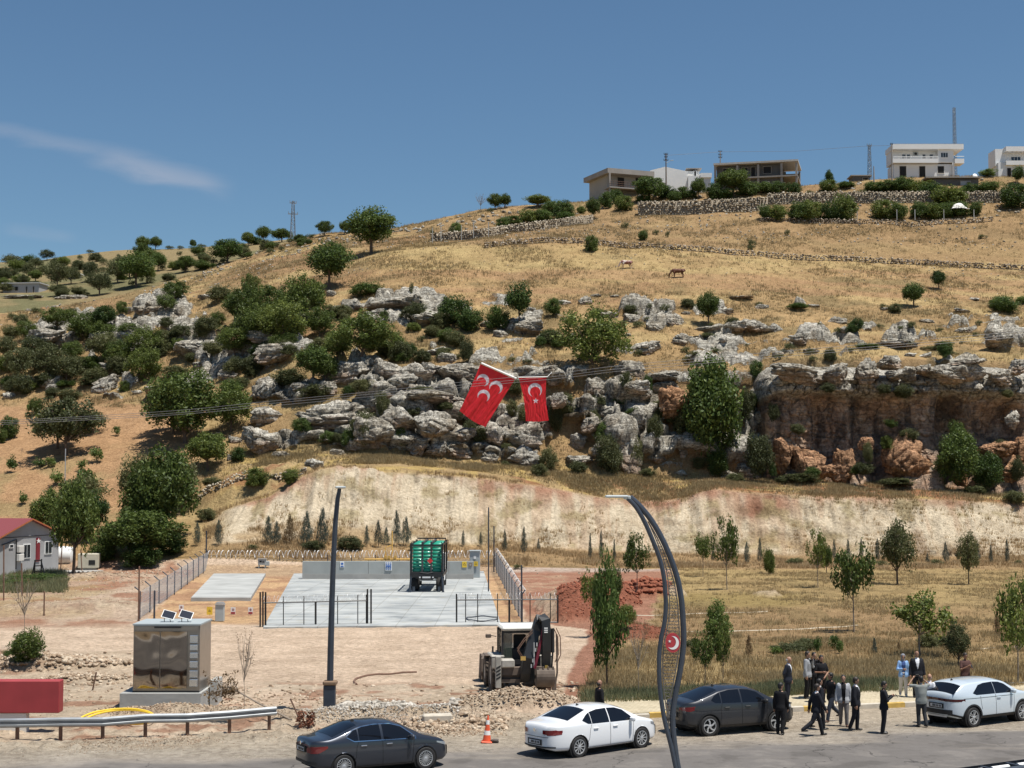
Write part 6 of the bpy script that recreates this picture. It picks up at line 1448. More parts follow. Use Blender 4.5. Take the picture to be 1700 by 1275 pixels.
# ------------------------------------------------------------------ site hut on the left
A = P(-8, 966, 138.0); B = P(97, 934, 149.0); A.z = B.z = -.2
e1 = (B - A).normalized(); n_ = Vector((e1.y, -e1.x, 0)); Wd = (B - A).length
e = empty("site_hut", (A.x, A.y, 0), math.atan2(e1.y, e1.x), "low grey prefabricated hut with a red ribbed roof", "house")
# local frame: x along the gable wall (near -> far), y into the house (away), z up.  outward normal is -y
D_ = 14.0; he, ha = 3.55, 5.05
m_hut = mat("hut_panel", (.33, .33, .335), .7, var=.08, scale=.8)
hutmat = m_hut
b = MB(); b.prism([(0, -.3), (Wd, -.3), (Wd, he), (Wd / 2, ha), (0, he)], 0, D_, axis='y'); b.build("walls", m_hut, e)
mrf, ntr, bsr = mat_new("red_ribbed_roof"); tcr = N(ntr, 'ShaderNodeTexCoord'); wv = N(ntr, 'ShaderNodeTexWave', Scale=1.6, bands_direction='Y'); ntr.links.new(tcr.outputs['Object'], wv.inputs['Vector'])
ntr.links.new(ramp(ntr, wv.outputs['Fac'], [(.0, (.11, .022, .026)), (.3, (.20, .036, .042)), (1, (.23, .046, .052))]), bsr.inputs['Base Color']); bsr.inputs['Roughness'].default_value = .75
bpr = N(ntr, 'ShaderNodeBump', Strength=.6, Distance=.05); ntr.links.new(wv.outputs['Fac'], bpr.inputs['Height']); ntr.links.new(bpr.outputs[0], bsr.inputs['Normal'])
sl = (ha - he) / (Wd / 2); ov_ = .45
b = MB()
for sg in (0, 1):
    xe = -ov_ if sg == 0 else Wd + ov_; ze = he - sl * ov_ + .02
    pr = [(xe, ze), (Wd / 2, ha + .02), (Wd / 2, ha + .12), (xe, ze + .10)]; b.prism(pr, -.4, D_ + .3, axis='y')
rf_ = b.build("roof", mrf, e)
b = MB(); b.prism([(-ov_, he - sl * ov_ - .02), (Wd / 2, ha - .02), (Wd / 2, ha + .10), (-ov_, he - sl * ov_ + .10)], -.44, -.41, axis='y'); b.prism([(Wd + ov_, he - sl * ov_ - .02), (Wd / 2, ha - .02), (Wd / 2, ha + .10), (Wd + ov_, he - sl * ov_ + .10)], -.44, -.41, axis='y'); b.build("fascia", mat("orange_trim", (.42, .13, .05), .6), rf_)
def hx_(px, Yg=None):        # x along the gable wall shown at pixel px
    t0, t1 = -8, 97; best = 0
    # perspective: solve for s with (A + e1 s) projecting to px
    u = US(px, 925)[0]; return float((u * A.y - A.x) / (e1.x - u * e1.y))
def hz(px, py): s_ = hx_(px); Yq = A.y + e1.y * s_; return P(px, py, Yq).z
def hwin(pa, pb, ya, yb, nm="window", panes=2, mt_=M_GLASS, fr_=M_WHITE):
    xa, xb = hx_(pa), hx_(pb); za, zb_ = hz((pa + pb) / 2, yb), hz((pa + pb) / 2, ya)
    f = MB(); f.box(((xa + xb) / 2, -.03, (za + zb_) / 2), (xb - xa, .10, zb_ - za)); fo = f.build(nm, fr_, e)
    w_ = (xb - xa - .12) / panes
    for i in range(panes):
        g_ = MB(); g_.box((xa + .06 + w_ * (i + .5), -.085, (za + zb_) / 2), (w_ - .08, .02, zb_ - za - .16)); g_.build("pane", mt_, fo)
hwin(37, 49.5, 903, 927); hwin(73, 85, 898, 920)
hwin(59, 65, 893, 932, "door", 1, mat("dark_red_banner", (.20, .02, .03), .6), mat("dark_red_banner", (.20, .02, .03), .6))
xs_ = hx_(62); zs_ = hz(62, 898); b = MB(); b.prism([(xs_ + .45 * x, zs_ + .25 * z) for x, z in star(1)], -.12, -.10); b.build("star", M_WHITE, e)
hwin(14, 21, 903, 910, "window", 1)
for ya, yb in ((906, 917), (920, 931)):
    b = MB(); b.box((hx_(30), -.2, hz(30, (ya + yb) / 2)), (.85, .35, .6), bev=.03); ac = b.build("air_conditioner", M_OFFW, e)
b = MB(); b.tube([(hx_(26), -.06, hz(26, 895)), (hx_(26), -.06, hz(26, 945))], .05, 6); b.tube([(hx_(26), -.06, hz(26, 896)), (hx_(2), -.06, hz(2, 905))], .05, 6); b.tube([(0, -.03, he - .02), (Wd, -.03, he - .02)], .03, 4); b.build("conduit", M_BLACK, e)
# terrace in front of it
b = MB(); b.prism([(-2.5, 0), (Wd + 9, 0), (Wd + 9, -4.6), (-2.5, -3.2)], -.5, .14, axis='z'); o = b.build("terrace", M_CONCD); o.location = e.location; o.rotation_euler = e.rotation_euler; tag(o, kind='structure')
def at_hut(px, py, Yq): return P(px, py, Yq)
p = at_hut(148, 929, 150); e = empty("generator_box", (p.x, p.y, .0), R(8), "beige metal box with a dark opening beside the hut", "box")
b = MB(); b.box((0, 0, 1.0), (1.95, 1.5, 1.35), bev=.05); b.build("body", mat("beige_metal", (.50, .46, .36), .6), e)
b = MB(); b.box((.35, -.76, .85), (.6, .03, .45)); b.build("opening", M_DARK, e); b = MB(); b.box((0, 0, .15), (1.5, 1.1, .4)); b.build("base", M_CONCD, e)
p = at_hut(107, 917, 151); b = MB(); b.lathe([(.3, -1.0), (.85, -.8), (.95, 0), (.85, .8), (.3, 1.0)], seg=20, axis='x'); o = b.build("water_tank", M_WHITE, smooth=True); o.location = (p.x - .3, p.y + 1, 1.35); tag(o, "white rounded tank just behind the corner of the hut", "tank")
for (px, pt, pb, lean) in ((58, 928, 966, 0), (70, 928, 964, 0)): pass
e = empty("ladder_frame", P(63, 965, 137), 0, "dark A-shaped ladder frame standing in front of the hut", "ladder"); lo = Vector(e.location)
b = MB()
for a_, c_, d2, f2 in ((58, 930, 57, 965), (69, 928, 68, 964), (68, 930, 76, 962), (58, 932, 51, 966)): b.tube([rel(a_, c_, 137, lo), rel(d2, f2, 137, lo)], .06, 4)
b.build("rails", M_BLACK, e)
b = MB()
for y_ in (930, 939, 948, 957): b.tube([rel(57, y_ + .5, 137, lo), rel(69, y_, 137, lo)], .05, 4)
b.build("rungs", M_BLACK, e)
g0 = G(-20, 982); e = empty("wire_fence", g0, 0, "rusty wire fence on leaning posts below the hut terrace", "fence"); fr = random.Random(9)
base = [(-20, 1000, 925), (6, 997, 905), (37, 990, 935), (100, 955, 903), (136, 950, 912), (174, 945, 917), (200, 944, 925), (188, 943, 905), (244, 937, 915), (259, 938, 928)]
for a_, b0, t0 in base:
    q = G(a_, b0 if b0 < 996 else b0) - g0; top = P(a_ + fr.uniform(-2, 4), t0, G(a_, b0).y) - g0; m_ = MB(); m_.tube([tuple(q), tuple(top)], .055, 5); m_.build("post", M_RUST, e)
# ------------------------------------------------------------------ flags
def flag(name, TL, TR, BR, BL, Y, test, label, seed, hoist=None, tape=None):
    n = 260; uu, vv = np.meshgrid(np.linspace(0, 1, n), np.linspace(0, 1, n))
    def bl(a, b_, c, d): return (a * (1 - uu) + b_ * uu) * (1 - vv) + (d * (1 - uu) + c * uu) * vv
    px = bl(TL[0], TR[0], BR[0], BL[0]); py = bl(TL[1], TR[1], BR[1], BL[1])
    px = px + np.sin(vv * math.pi) * tape[0] * (uu - .5) * -1; py = py + np.sin(uu * math.pi) * tape[1] * vv
    k = Y / F
    fold = .30 * fbm(uu * 9 + vv * 2.2, vv * 1.6, 0, 4, seed) + .05 * np.sin(uu * 34 + 9 * fbm(uu * 3, vv * 3, 0, 3, seed + 1)) * sstep(0, .4, vv) + .10 * fbm(uu * 22, vv * 5, 0, 3, seed + 3)
    fold = fold * (.35 + .65 * sstep(0, .2, vv)) * .24
    u, s = US(px, py); Yv = Y - fold * 1.25 + .8 * (1 - vv) * 0
    V = np.stack([u * Yv, Yv, H + s * Yv], -1).reshape(-1, 3)
    red = np.array([.74, .012, .020]); wh = np.array([.80, .74, .80])
    t = test(px, py).astype(float)
    for _ in range(1):
        q = np.pad(t, 1, 'edge'); t = (q[:-2, 1:-1] + q[2:, 1:-1] + q[1:-1, :-2] + q[1:-1, 2:] + 2 * t) / 6
    cc = red * (1 - t[..., None]) + wh * t[..., None]
    if hoist: h_ = (vv < hoist)[..., None]; cc = np.where(h_, np.array([.75, .72, .68]), cc)
    me = np_mesh(name, V, quads=grid_quads(n, n), attrs={'dye': cc.reshape(-1, 3)})
    if 'flag_cloth' not in _mc:
        m, nt, bs = mat_new("flag_cloth"); a = N(nt, 'ShaderNodeAttribute', attribute_name='dye'); nt.links.new(a.outputs['Color'], bs.inputs['Base Color']); bs.inputs['Roughness'].default_value = .45; bs.inputs['Sheen Weight'].default_value = .2
        t_ = N(nt, 'ShaderNodeBsdfTranslucent'); nt.links.new(a.outputs['Color'], t_.inputs['Color']); mx = N(nt, 'ShaderNodeMixShader'); mx.inputs[0].default_value = .25; oo = nt.nodes.get('Material Output'); nt.links.new(bs.outputs[0], mx.inputs[1]); nt.links.new(t_.outputs[0], mx.inputs[2]); nt.links.new(mx.outputs[0], oo.inputs['Surface']); _mc['flag_cloth'] = m
    e = empty("flag", P(TL[0], TL[1], Y), 0, label, "flag"); loc = Vector(e.location)
    o = link_mesh("cloth", me, _mc['flag_cloth'], smooth=True); o.parent = e; o.matrix_parent_inverse = Matrix.Translation(-loc)
    return e, loc
def cres(px, py, cx, cy, R1, ix, iy, R2): return (((px - cx) ** 2 + (py - cy) ** 2) < R1 * R1) & (((px - ix) ** 2 + (py - iy) ** 2) > R2 * R2)
def t1(px, py): return cres(px, py, 801.8, 631.2, 10.2, 799.2, 634.4, 8.0) | cres(px, py, 823.4, 643.2, 11.0, 821.6, 646.6, 8.7) | cres(px, py, 803, 657.2, 10.2, 801.6, 660.6, 8.1)
def t2(px, py):
    a = np.arctan2(-(py - 665.4), px - 889.4); r = np.hypot(px - 889.4, py - 665.4); w_ = (2 * math.pi / 5); q = np.abs(((a - math.pi / 2 + w_ / 2) % w_) - w_ / 2)
    # star radius as a function of angle
    R_, r_ = 5.2, 2.0; x1, y1, x2, y2 = R_, 0, r_ * math.cos(w_ / 2), r_ * math.sin(w_ / 2)
    rs_ = (x1 * y2 - y1 * x2) / ((y2 - y1) * np.cos(q) + (x1 - x2) * np.sin(q))
    return cres(px, py, 888.2, 647.6, 11.6, 888.6, 650.8, 8.8) | (r < rs_)
e, loc = flag("cloth", (798, 604), (855, 630), (806, 709), (763, 682), 184.0, t1, "large red flag with three white crescents hung askew on the rocks", 400, None, (1.5, 3))
b = MB(); b.tube([rel(799, 603, 183.9, loc), rel(857, 628.5, 183.9, loc)], .13, 8); b.build("pole", M_WHITE, e, smooth=True)
b = MB(); b.tube([rel(799, 603, 184, loc), rel(794, 598, 190, loc)], .03, 4); b.tube([rel(857, 628, 184, loc), rel(862, 627, 185, loc)], .03, 4); b.tube([rel(806, 709, 184, loc), rel(808, 716, 187, loc)], .03, 4); b.build("rope", M_BLACK, e)
e, loc = flag("cloth", (861, 627), (907, 626), (911, 698), (873, 699), 184.0, t2, "red flag with one white crescent and a star hung upright on the rocks", 420, None, (5, 1.5))
b = MB(); b.tube([rel(860, 626.6, 183.9, loc), rel(908, 625.6, 183.9, loc)], .07, 6); b.tube([rel(908, 626, 184, loc), rel(916, 618, 190, loc)], .03, 4); b.build("pole", M_WHITE, e)

# ------------------------------------------------------------------ overhead cables in front of the cliff
def cable(pts, label, r=.016, Y=150):
    b = MB(); b.tube([tuple(P(a_, c_, Y)) for a_, c_ in smooth_path(pts, 6)], r, 4); o = b.build("cable", mat("cable_grey", (.16, .16, .17), .5)); tag(o, label, "cable")
cable([(-80, 703), (130, 692), (300, 681), (450, 666), (640, 648), (790, 632), (930, 619), (1040, 606), (1300, 583), (1760, 545)], "uppermost of the three overhead cables crossing in front of the cliff")
cable([(-80, 706), (130, 695), (300, 685), (450, 670), (640, 652), (790, 637), (930, 624), (1040, 611), (1300, 588), (1760, 550)], "middle one of the three overhead cables crossing in front of the cliff")
cable([(-80, 709), (130, 698), (300, 688), (450, 674), (640, 656), (790, 641), (930, 628), (1040, 615), (1300, 592), (1760, 554)], "lowest of the three overhead cables crossing in front of the cliff")

# ------------------------------------------------------------------ buildings on the hill (local metres; x right, y away, z up)
M_RAWC = mat("raw_concrete", (.30, .275, .25), .9, var=.15, scale=.5)
M_BLOCKW = mat("block_wall", (.12, .115, .11), .92, var=.18, scale=.9)
M_BEIGE = mat("beige_render", (.36, .33, .29), .85, var=.1, scale=.5)
M_LIME = mat("limewash", (.74, .74, .73), .8, var=.05, scale=.5)
def bldg(name, px, Y, pyb, label, rz=0.0, cat="house"):
    p = P(px, pyb, Y); return empty(name, p, rz, label, cat), Y / F
def openg(e, k, px0, x0, x1, z0, z1, yf=0.0, nm="window", mt_=M_DARK, fr_=None, depth=.12, panes=1):
    """opening in the front face: x in px relative to px0, z in metres"""
    xa, xb = (x0 - px0) * k, (x1 - px0) * k
    f = MB(); t = .09
    fr_ = fr_ or M_RAWC
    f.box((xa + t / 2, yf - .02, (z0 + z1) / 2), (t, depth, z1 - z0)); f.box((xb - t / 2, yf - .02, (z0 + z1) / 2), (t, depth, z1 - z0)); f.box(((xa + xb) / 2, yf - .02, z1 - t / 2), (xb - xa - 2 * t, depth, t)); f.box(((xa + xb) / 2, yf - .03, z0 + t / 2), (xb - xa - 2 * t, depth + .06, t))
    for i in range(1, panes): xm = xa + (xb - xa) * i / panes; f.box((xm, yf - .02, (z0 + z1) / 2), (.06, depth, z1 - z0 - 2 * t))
    fo = f.build(nm, fr_, e); g_ = MB(); g_.box(((xa + xb) / 2, yf - .01, (z0 + z1) / 2), (xb - xa - 2 * t, .03, z1 - z0 - 2 * t)); g_.build("pane" if nm == 'window' else "leaf", mt_, fo)  # in empty holes this dark sheet paints in the shade inside
# H3 concrete skeleton house
e, k = bldg("unfinished_house", 1254, 305, 320, "unfinished two-storey grey concrete house with empty window holes", R(-14))
k *= 1.02
x = lambda p: (p - 1254) * k
ztop = 50 * k
b = MB(); b.box((x(1245), 4.5 + .3, 3.0 / 2 - .7), (x(1296) - x(1187) , 8.6, 4.4 - .0)); b.box((x(1243), 5.1, ztop - 1.75), (x(1296) - x(1190), 8.2, 2.9)); b.build("walls", M_BLOCKW, e)
b = MB(); b.box(((x(1186) + x(1324)) / 2, 4.6, ztop), (x(1324) - x(1186), 10.2, .36)); b.build("roof_slab", mat("pale_slab", (.46, .44, .41), .9), e)
b = MB(); b.box(((x(1187) + x(1323)) / 2, 4.6, ztop - 2.95), (x(1323) - x(1187), 10.0, .28)); b.build("floor_slab", M_RAWC, e)
b = MB()
for px_ in (1188.5, 1225, 1259, 1297, 1321):
    for y_ in (.0, 9.0): b.box((x(px_), y_, ztop / 2 - .3), (.42, .42, ztop - .2))
b.build("columns", M_RAWC, e)
for a_ in ((1200, 1215), (1231, 1242), (1266, 1280)): openg(e, k, 1254, a_[0], a_[1], ztop - 2.15, ztop - .65, .95)
openg(e, k, 1254, 1246, 1254, ztop - 2.7, ztop - .6, .95, "door"); openg(e, k, 1254, 1270, 1277, .7, 2.2, .45, mt_=M_GLASS, fr_=M_WHITE); openg(e, k, 1254, 1243, 1255, .0, 2.2, .45, "door")
b = MB(); b.box((x(1310), 8.8, 2.4), (x(1322) - x(1298), .3, 5.4)); b.build("rear_wall", M_BLOCKW, e)
# H1 low grey house with balcony
e, k = bldg("grey_house", 1050, 303, 330, "low grey half-finished house with a balcony and a sloping stair", R(0))
e.rotation_euler = (0, 0, R(22)); k = k * .96; e.location.x += 14 * k
x = lambda p: (p - 1050) * k
zt_ = 43 * k
b = MB(); b.box((x(1029), 5.0, 2.4), (x(1068) - x(990), 8.5, 5.4)); b.build("walls", M_BEIGE, e)
b = MB(); b.box((x(1026), 4.2, zt_), (x(1072) - x(982), 11.2, .95)); b.build("roof", M_RAWC, e)
b = MB(); b.box((x(1026), -.4, 1.55), (x(1070) - x(984), 2.6, .25)); b.build("balcony", M_RAWC, e)
b = MB()
for z_ in (1.95, 2.35, 2.75): b.tube([(x(985), -1.6, z_), (x(1069), -1.6, z_)], .03, 4)
for t in np.linspace(985, 1069, 16): b.tube([(x(t), -1.6, 1.6), (x(t), -1.6, 2.75)], .03, 4)
b.build("railing", M_RUST, e)
b = MB()
for t in (985, 1069): b.box((x(t), -1.3, zt_ / 2 - .3), (.3, .3, zt_ - .2))
b.build("columns", M_RAWC, e)
openg(e, k, 1050, 1008, 1022, 1.75, 4.1, .72, "door"); openg(e, k, 1050, 1043, 1060, 1.75, 4.3, .72); openg(e, k, 1050, 1005, 1020, -.9, 1.2, .72)
b = MB(); b.prism([(x(1072), zt_ - .6), (x(1112), 1.0), (x(1112), .3), (x(1072), zt_ - 1.4)], .6, 2.4); b.build("stair", M_RAWC, e)
b = MB(); b.box((x(1090), 5.5, 1.8), (x(1110) - x(1070), 7.0, 4.4)); b.build("stair_wing", M_BEIGE, e)
# H2 white house behind it
e, k = bldg("white_house", 1128, 320, 316, "stepped white house standing between the two unfinished houses", 0)
x = lambda p: (p - 1128) * k
b = MB(); b.prism([(x(1074), -1), (x(1142), -1), (x(1142), 32 * k), (x(1104), 40 * k), (x(1080), 34 * k), (x(1074), 28 * k)], 0, 9); b.build("main_wing", M_LIME, e)
b = MB(); b.box(((x(1142.3) + x(1180)) / 2, 3.5, 2.7 / 2 - .2), (x(1180) - x(1142.3), 8.0, 3.6)); b.box(((x(1163) + x(1181)) / 2, 3.4, 28 * k - .45), (x(1181) - x(1162), 8.6, .9)); b.build("side_wing", M_LIME, e)
b = MB(); b.box(((x(1141) + x(1163)) / 2, 3.6, 34 * k - .8), (x(1163) - x(1141), 5.0, 1.7)); b.build("roof_room", M_OFFW, e)
openg(e, k, 1128, 1153, 1158, 30 * k - .6, 34 * k + .1, 1.08, fr_=M_WHITE); 
b = MB(); b.box(((x(1142) + x(1165)) / 2, 3.6, 38 * k + .1), (x(1166) - x(1140), 5.4, .14)); b.build("roof", M_RAWC, e)
# H4 white villa
e, k = bldg("white_villa", 1541, 303, 298, "two-storey white villa with long balcony in front of a lattice mast", 0); e.scale = (1, .5, 1)
x = lambda p: (p - 1541) * k
zt_ = 57 * k; zf = 28 * k
b = MB(); b.box(((x(1484) + x(1584)) / 2, 5.5, zf / 2 - .3), (x(1584) - x(1484), 10, zf + .2)); b.box(((x(1482) + x(1558)) / 2, 6.5, (zf + zt_) / 2), (x(1558) - x(1482), 8, zt_ - zf - .2)); b.box(((x(1558.2) + x(1584)) / 2, 5.0, (zf + zt_) / 2), (x(1584) - x(1558.2), 10.4, zt_ - zf - .2)); b.build("walls", M_LIME, e)
b = MB(); b.box(((x(1481) + x(1600)) / 2, 5.0, zt_ - .25), (x(1600) - x(1481), 12.2, .95)); rf_ = b.build("roof", M_LIME, e)
b = MB(); b.box(((x(1482) + x(1600)) / 2, 5.0, zt_ + .27), (x(1600) - x(1482) - .1, 11.9, .10)); b.build("roof_edge", M_RAWC, rf_)
b = MB(); b.box(((x(1481) + x(1557.5)) / 2, -.1, zf + .35), (x(1557.5) - x(1481), 2.3, .85)); b.box(((x(1584.5) + x(1600)) / 2, 1.5, zf + .25), (x(1600) - x(1584.5), 6, .9)); ba = b.build("balcony", M_LIME, e)
b = MB(); b.tube([(x(1482), -1.15, zf + 1.15), (x(1557), -1.15, zf + 1.15)], .05, 5); b.tube([(x(1482), -1.15, zf + .98), (x(1557), -1.15, zf + .98)], .03, 5); b.tube([(x(1585), -1.4, zf + 1.15), (x(1600), -1.4, zf + 1.15)], .06, 5)
for t in np.linspace(1482, 1557, 9): b.tube([(x(t), -1.15, zf + .75), (x(t), -1.15, zf + 1.15)], .03, 4)
b.build("rail", M_WHITE, ba)
for a_ in ((1499.5, 1507), (1508, 1514.5), (1534, 1540.5), (1546, 1553)): openg(e, k, 1541, a_[0], a_[1], zf + .9, zt_ - 1.35, 2.46, fr_=M_WHITE, mt_=M_GLASS)
openg(e, k, 1541, 1562, 1575, zf + 1.0, zt_ - 1.3, -.22, fr_=M_WHITE, mt_=M_GLASS, panes=3)
for a_ in ((1493, 1505.5), (1526, 1537.5), (1557, 1569)): openg(e, k, 1541, a_[0], a_[1], .1 if a_[0] < 1550 else 1.2, zf - .5, .46, "door" if a_[0] < 1550 else "window", fr_=M_OFFW)
b = MB(); b.box((x(1523), 2.2, zf + 2.05), (.95, .35, .72), bev=.03); ac = b.build("air_conditioner", M_GREYC, e); b = MB(); b.prism([(x(1523) + .28 * math.cos(t), zf + 2.05 + .28 * math.sin(t)) for t in np.linspace(0, 6.28, 13)[:-1]], 2.0, 2.03); b.build("fan", M_DARK, ac)
b = MB(); b.box((x(1583), -.3, zf / 2 - .2), (.4, .4, zf + .4)); b.build("column", M_LIME, e)
# H5
e, k = bldg("white_house", 1690, 303, 297, "white house with balcony cut off by the right picture edge", 0); e.scale = (1, .5, 1)
x = lambda p: (p - 1690) * k; zt_ = 53 * k; zf = 24 * k
b = MB(); b.box(((x(1658) + x(1745)) / 2, 6, zf / 2), (x(1745) - x(1658), 11, zf + 1)); b.box(((x(1656) + x(1745)) / 2, 7, (zf + zt_) / 2), (x(1745) - x(1656), 9, zt_ - zf)); b.build("walls", M_LIME, e)
b = MB(); b.box(((x(1670) + x(1745)) / 2, 5.3, zt_ - .3), (x(1745) - x(1670), 12, .95)); b.build("roof", M_LIME, e)
b = MB(); b.box(((x(1670) + x(1745)) / 2, .6, zf + .35), (x(1745) - x(1670), 2.3, .85)); b.build("balcony", M_LIME, e)
openg(e, k, 1690, 1682, 1699, zf + .95, zt_ - 1.5, 2.46, fr_=M_WHITE, mt_=M_GLASS, panes=3)
openg(e, k, 1690, 1672, 1680, .2, zf - .5, .46, "door", fr_=M_OFFW)
# low shed and hut
e, k = bldg("low_shed", 1587, 297, 312, "low dark shed with a thin flat roof below the white villa", 0)
x = lambda p: (p - 1587) * k
b = MB(); b.box(((x(1550) + x(1625)) / 2, 3, 16 * k / 2 - .3), (x(1625) - x(1550), 6, 16 * k + .4)); b.build("walls", M_BLOCKW, e)
b = MB(); b.box(((x(1536) + x(1628)) / 2, 3, 17.5 * k), (x(1628) - x(1536), 7.2, .25)); b.build("roof", M_RAWC, e)
openg(e, k, 1587, 1594, 1612, -.1, 1.4, -.02, "door", mt_=mat("grey_door", (.34, .36, .38), .6)); openg(e, k, 1587, 1605, 1612, .2, 1.2, -.1)
p = P(1619, 292, 297); b = MB(); b.lathe([(.05, -.18), (.35, -.12), (.50, .0), (.46, .0), (.32, -.08), (.03, -.13)], seg=20, axis='y'); o = b.build("satellite_dish", M_WHITE, smooth=True); o.rotation_euler = (R(-20), 0, R(15)); o.location = p; tag(o, "white satellite dish on the roof of the low shed", "dish")
e, k = bldg("small_hut", 1430, 303, 304, "tiny dark flat-roofed hut right of the slender lattice pole", 0)
x = lambda p: (p - 1430) * k
b = MB(); b.box((0, 1.8, .6), (x(1443) - x(1414), 3.5, 2.0)); b.build("walls", M_BLOCKW, e); b = MB(); b.box((0, 1.8, 1.5), (x(1446) - x(1411), 4.0, .2)); b.build("roof", M_RAWC, e); openg(e, k, 1430, 1432, 1442, -.2, 1.2, .0, "door")
p = P(1593, 346, 279); b = MB(); rs = np.random.RandomState(8)
uu, vv = np.meshgrid(np.linspace(0, 1, 24), np.linspace(0, 1, 14)); xx = (uu - .5) * 30 * p.y / F; zz_ = 1.2 * np.sin(np.clip(uu * 1.15, 0, 1) * math.pi) ** .6 * (1 - .9 * (2 * vv - 1) ** 2) + .12 * fbm(uu * 6, vv * 6, 0, 3, 5)
o = link_mesh("tarpaulin", np_mesh("tarpaulin", np.stack([xx + p.x, p.y + (vv - .5) * 2.2, zz_ + p.z - .2], -1).reshape(-1, 3), quads=grid_quads(14, 24)), M_OFFW, smooth=True); tag(o, "crumpled white tarpaulin lying over the hedge on the right", "tarpaulin")
# far sheds on the left hill
e, k = bldg("long_shed", 36, 372, 487, "long flat-roofed grey shed far off at the left edge", R(-6))
p_ = hit(36, 486, 300); e.location = p_ if p_ else e.location; k = e.location.y / F; x = lambda p: (p - 36) * k
b = MB(); b.box(((x(4) + x(66)) / 2, 3, .9), (x(66) - x(4), 6, 3.4)); b.build("walls", mat("shed_wall", (.36, .36, .37), .85, var=.1), e)
b = MB(); b.box(((x(3) + x(67)) / 2, 3, 2.75), (x(67) - x(3) + .4, 6.8, .30)); b.build("roof", mat("shed_roof", (.42, .42, .42), .7), e)
for a_, n_m in (((10, 14), "window"), ((24, 30), "window"), ((43, 46), "door"), ((55, 58), "door")): openg(e, k, 36, a_[0], a_[1], .5 if n_m == "window" else -.4, 1.8, -.05, n_m)
e, k = bldg("small_shed", 124, 380, 461, "small pale open shed among the far trees on the left hill", 0)
p_ = hit(124, 463, 300); e.location = p_ if p_ else e.location; k = e.location.y / F; x = lambda p: (p - 124) * k
b = MB(); b.box((0, 1.5, 1.5), (22 * k, 4, .25)); b.build("roof", M_OFFW, e); b = MB(); b.box((-4 * k, 1.5, .5), (12 * k, 3, 1.9)); b.box((9.5 * k, .2, .5), (.3, .3, 2)); b.build("walls", M_BEIGE, e)

# ------------------------------------------------------------------ poles and masts on the skyline
def lattice(name, px, py0, py1, Y, w0, w1, label, arms=(), seg=10, r=.06):
    g = P(px, py1, Y); top = P(px, py0, Y).z - g.z; e = empty(name, g, .3, label, "mast" if top > 8 else "pole"); b = MB()
    for sx, sy in ((-1, -1), (1, -1), (1, 1), (-1, 1)): b.tube([(sx * w0 / 2, sy * w0 / 2, -1), (sx * w1 / 2, sy * w1 / 2, top)], r, 4)
    b.build("legs", M_RAIL, e); b = MB()
    for i in range(seg):
        z0, z1 = top * i / seg, top * (i + 1) / seg; a0 = (w0 + (w1 - w0) * i / seg) / 2; a1 = (w0 + (w1 - w0) * (i + 1) / seg) / 2
        for (ax, ay, bx, by) in ((-1, -1, 1, -1), (1, -1, 1, 1), (1, 1, -1, 1), (-1, 1, -1, -1)):
            if i % 2: ax, ay, bx, by = bx, by, ax, ay
            b.tube([(ax * a0, ay * a0, z0), (bx * a1, by * a1, z1)], r * .7, 3, cap=False); b.tube([(ax * a1, ay * a1, z1), (bx * a1, by * a1, z1)], r * .6, 3, cap=False)
    b.build("bracing", M_RAIL, e)
    for h_, w_ in arms:
        b = MB(); b.box((0, 0, top * h_), (w_, .18, .18)); 
        for s_ in (-1, 0, 1): b.tube([(s_ * w_ * .46, 0, top * h_), (s_ * w_ * .46, 0, top * h_ + .45)], .07, 5)
        b.build("crossarm", M_RAIL, e)
    return e
lattice("lattice_mast", 1586, 179, 300, 322, .6, .4, "tall slender lattice mast rising behind the white villa", seg=30, r=.05)
lattice("pylon", 486, 334, 410, 302, 1.1, .4, "small lattice pylon on the left skyline", arms=((.72, 1.9), (.96, 1.3)), seg=12, r=.05)
lattice("lattice_pole", 1444, 241, 300, 306, .7, .35, "slender lattice pole left of the white villa", arms=((.98, 1.0),), seg=12, r=.05)
def upole(px, py0, py1, Y, label, arms, lamp=0):
    g = P(px, py1, Y); top = P(px, py0, Y).z - g.z; e = empty("utility_pole", g, 0, label, "utility pole"); b = MB(); b.lathe([(.16, -.5), (.09, top)], seg=8); b.build("shaft", M_BARK if lamp else M_RAWC, e)
    for h_, w_ in arms:
        b = MB(); b.box((0, 0, top - h_), (w_, .12, .12)); 
        for s_ in (-.45, -.15, .15, .45): b.tube([(s_ * w_, 0, top - h_), (s_ * w_, 0, top - h_ + .3)], .05, 5)
        b.build("crossarm", M_SLATE, e)
    if lamp: b = MB(); b.tube([(0, 0, top * .78), (.9, -.1, top * .84)], .04, 5); b.box((1.15, -.12, top * .845), (.6, .2, .12), bev=.04); b.build("lamp", M_GREYC, e)
upole(1106, 255, 330, 299, "dark utility pole with a street light before the grey house", ((.15, .8), (.7, .6), (1.3, .9)), 1)
upole(1196, 251, 300, 330, "utility pole with three crossarms showing above the unfinished house", ((.1, .8), (.8, .8), (1.4, .8)))
upole(1481, 239, 300, 300, "thin dark utility pole at the left corner of the white villa", ((.1, .5),))
upole(1451, 276, 300, 300, "short dark pole right of the slender lattice pole", ())
b = MB(); b.tube([P(1106, 258, 299), P(1196, 252, 330)], .03, 3)
o = b.build("cable", mat("cable_grey", (.16, .16, .17), .5)); tag(o, "wire running between the two utility poles on the skyline", "cable")
b = MB(); b.tube([P(1196, 252, 330), P(1320, 251, 318), P(1444, 242, 306)], .03, 3); b.tube([P(1444, 242, 306), P(1462, 242, 303), P(1481, 241, 300)], .03, 3)
o = b.build("cable", mat("cable_grey", (.16, .16, .17), .5)); tag(o, "wire running from the utility pole to the white villa", "cable")
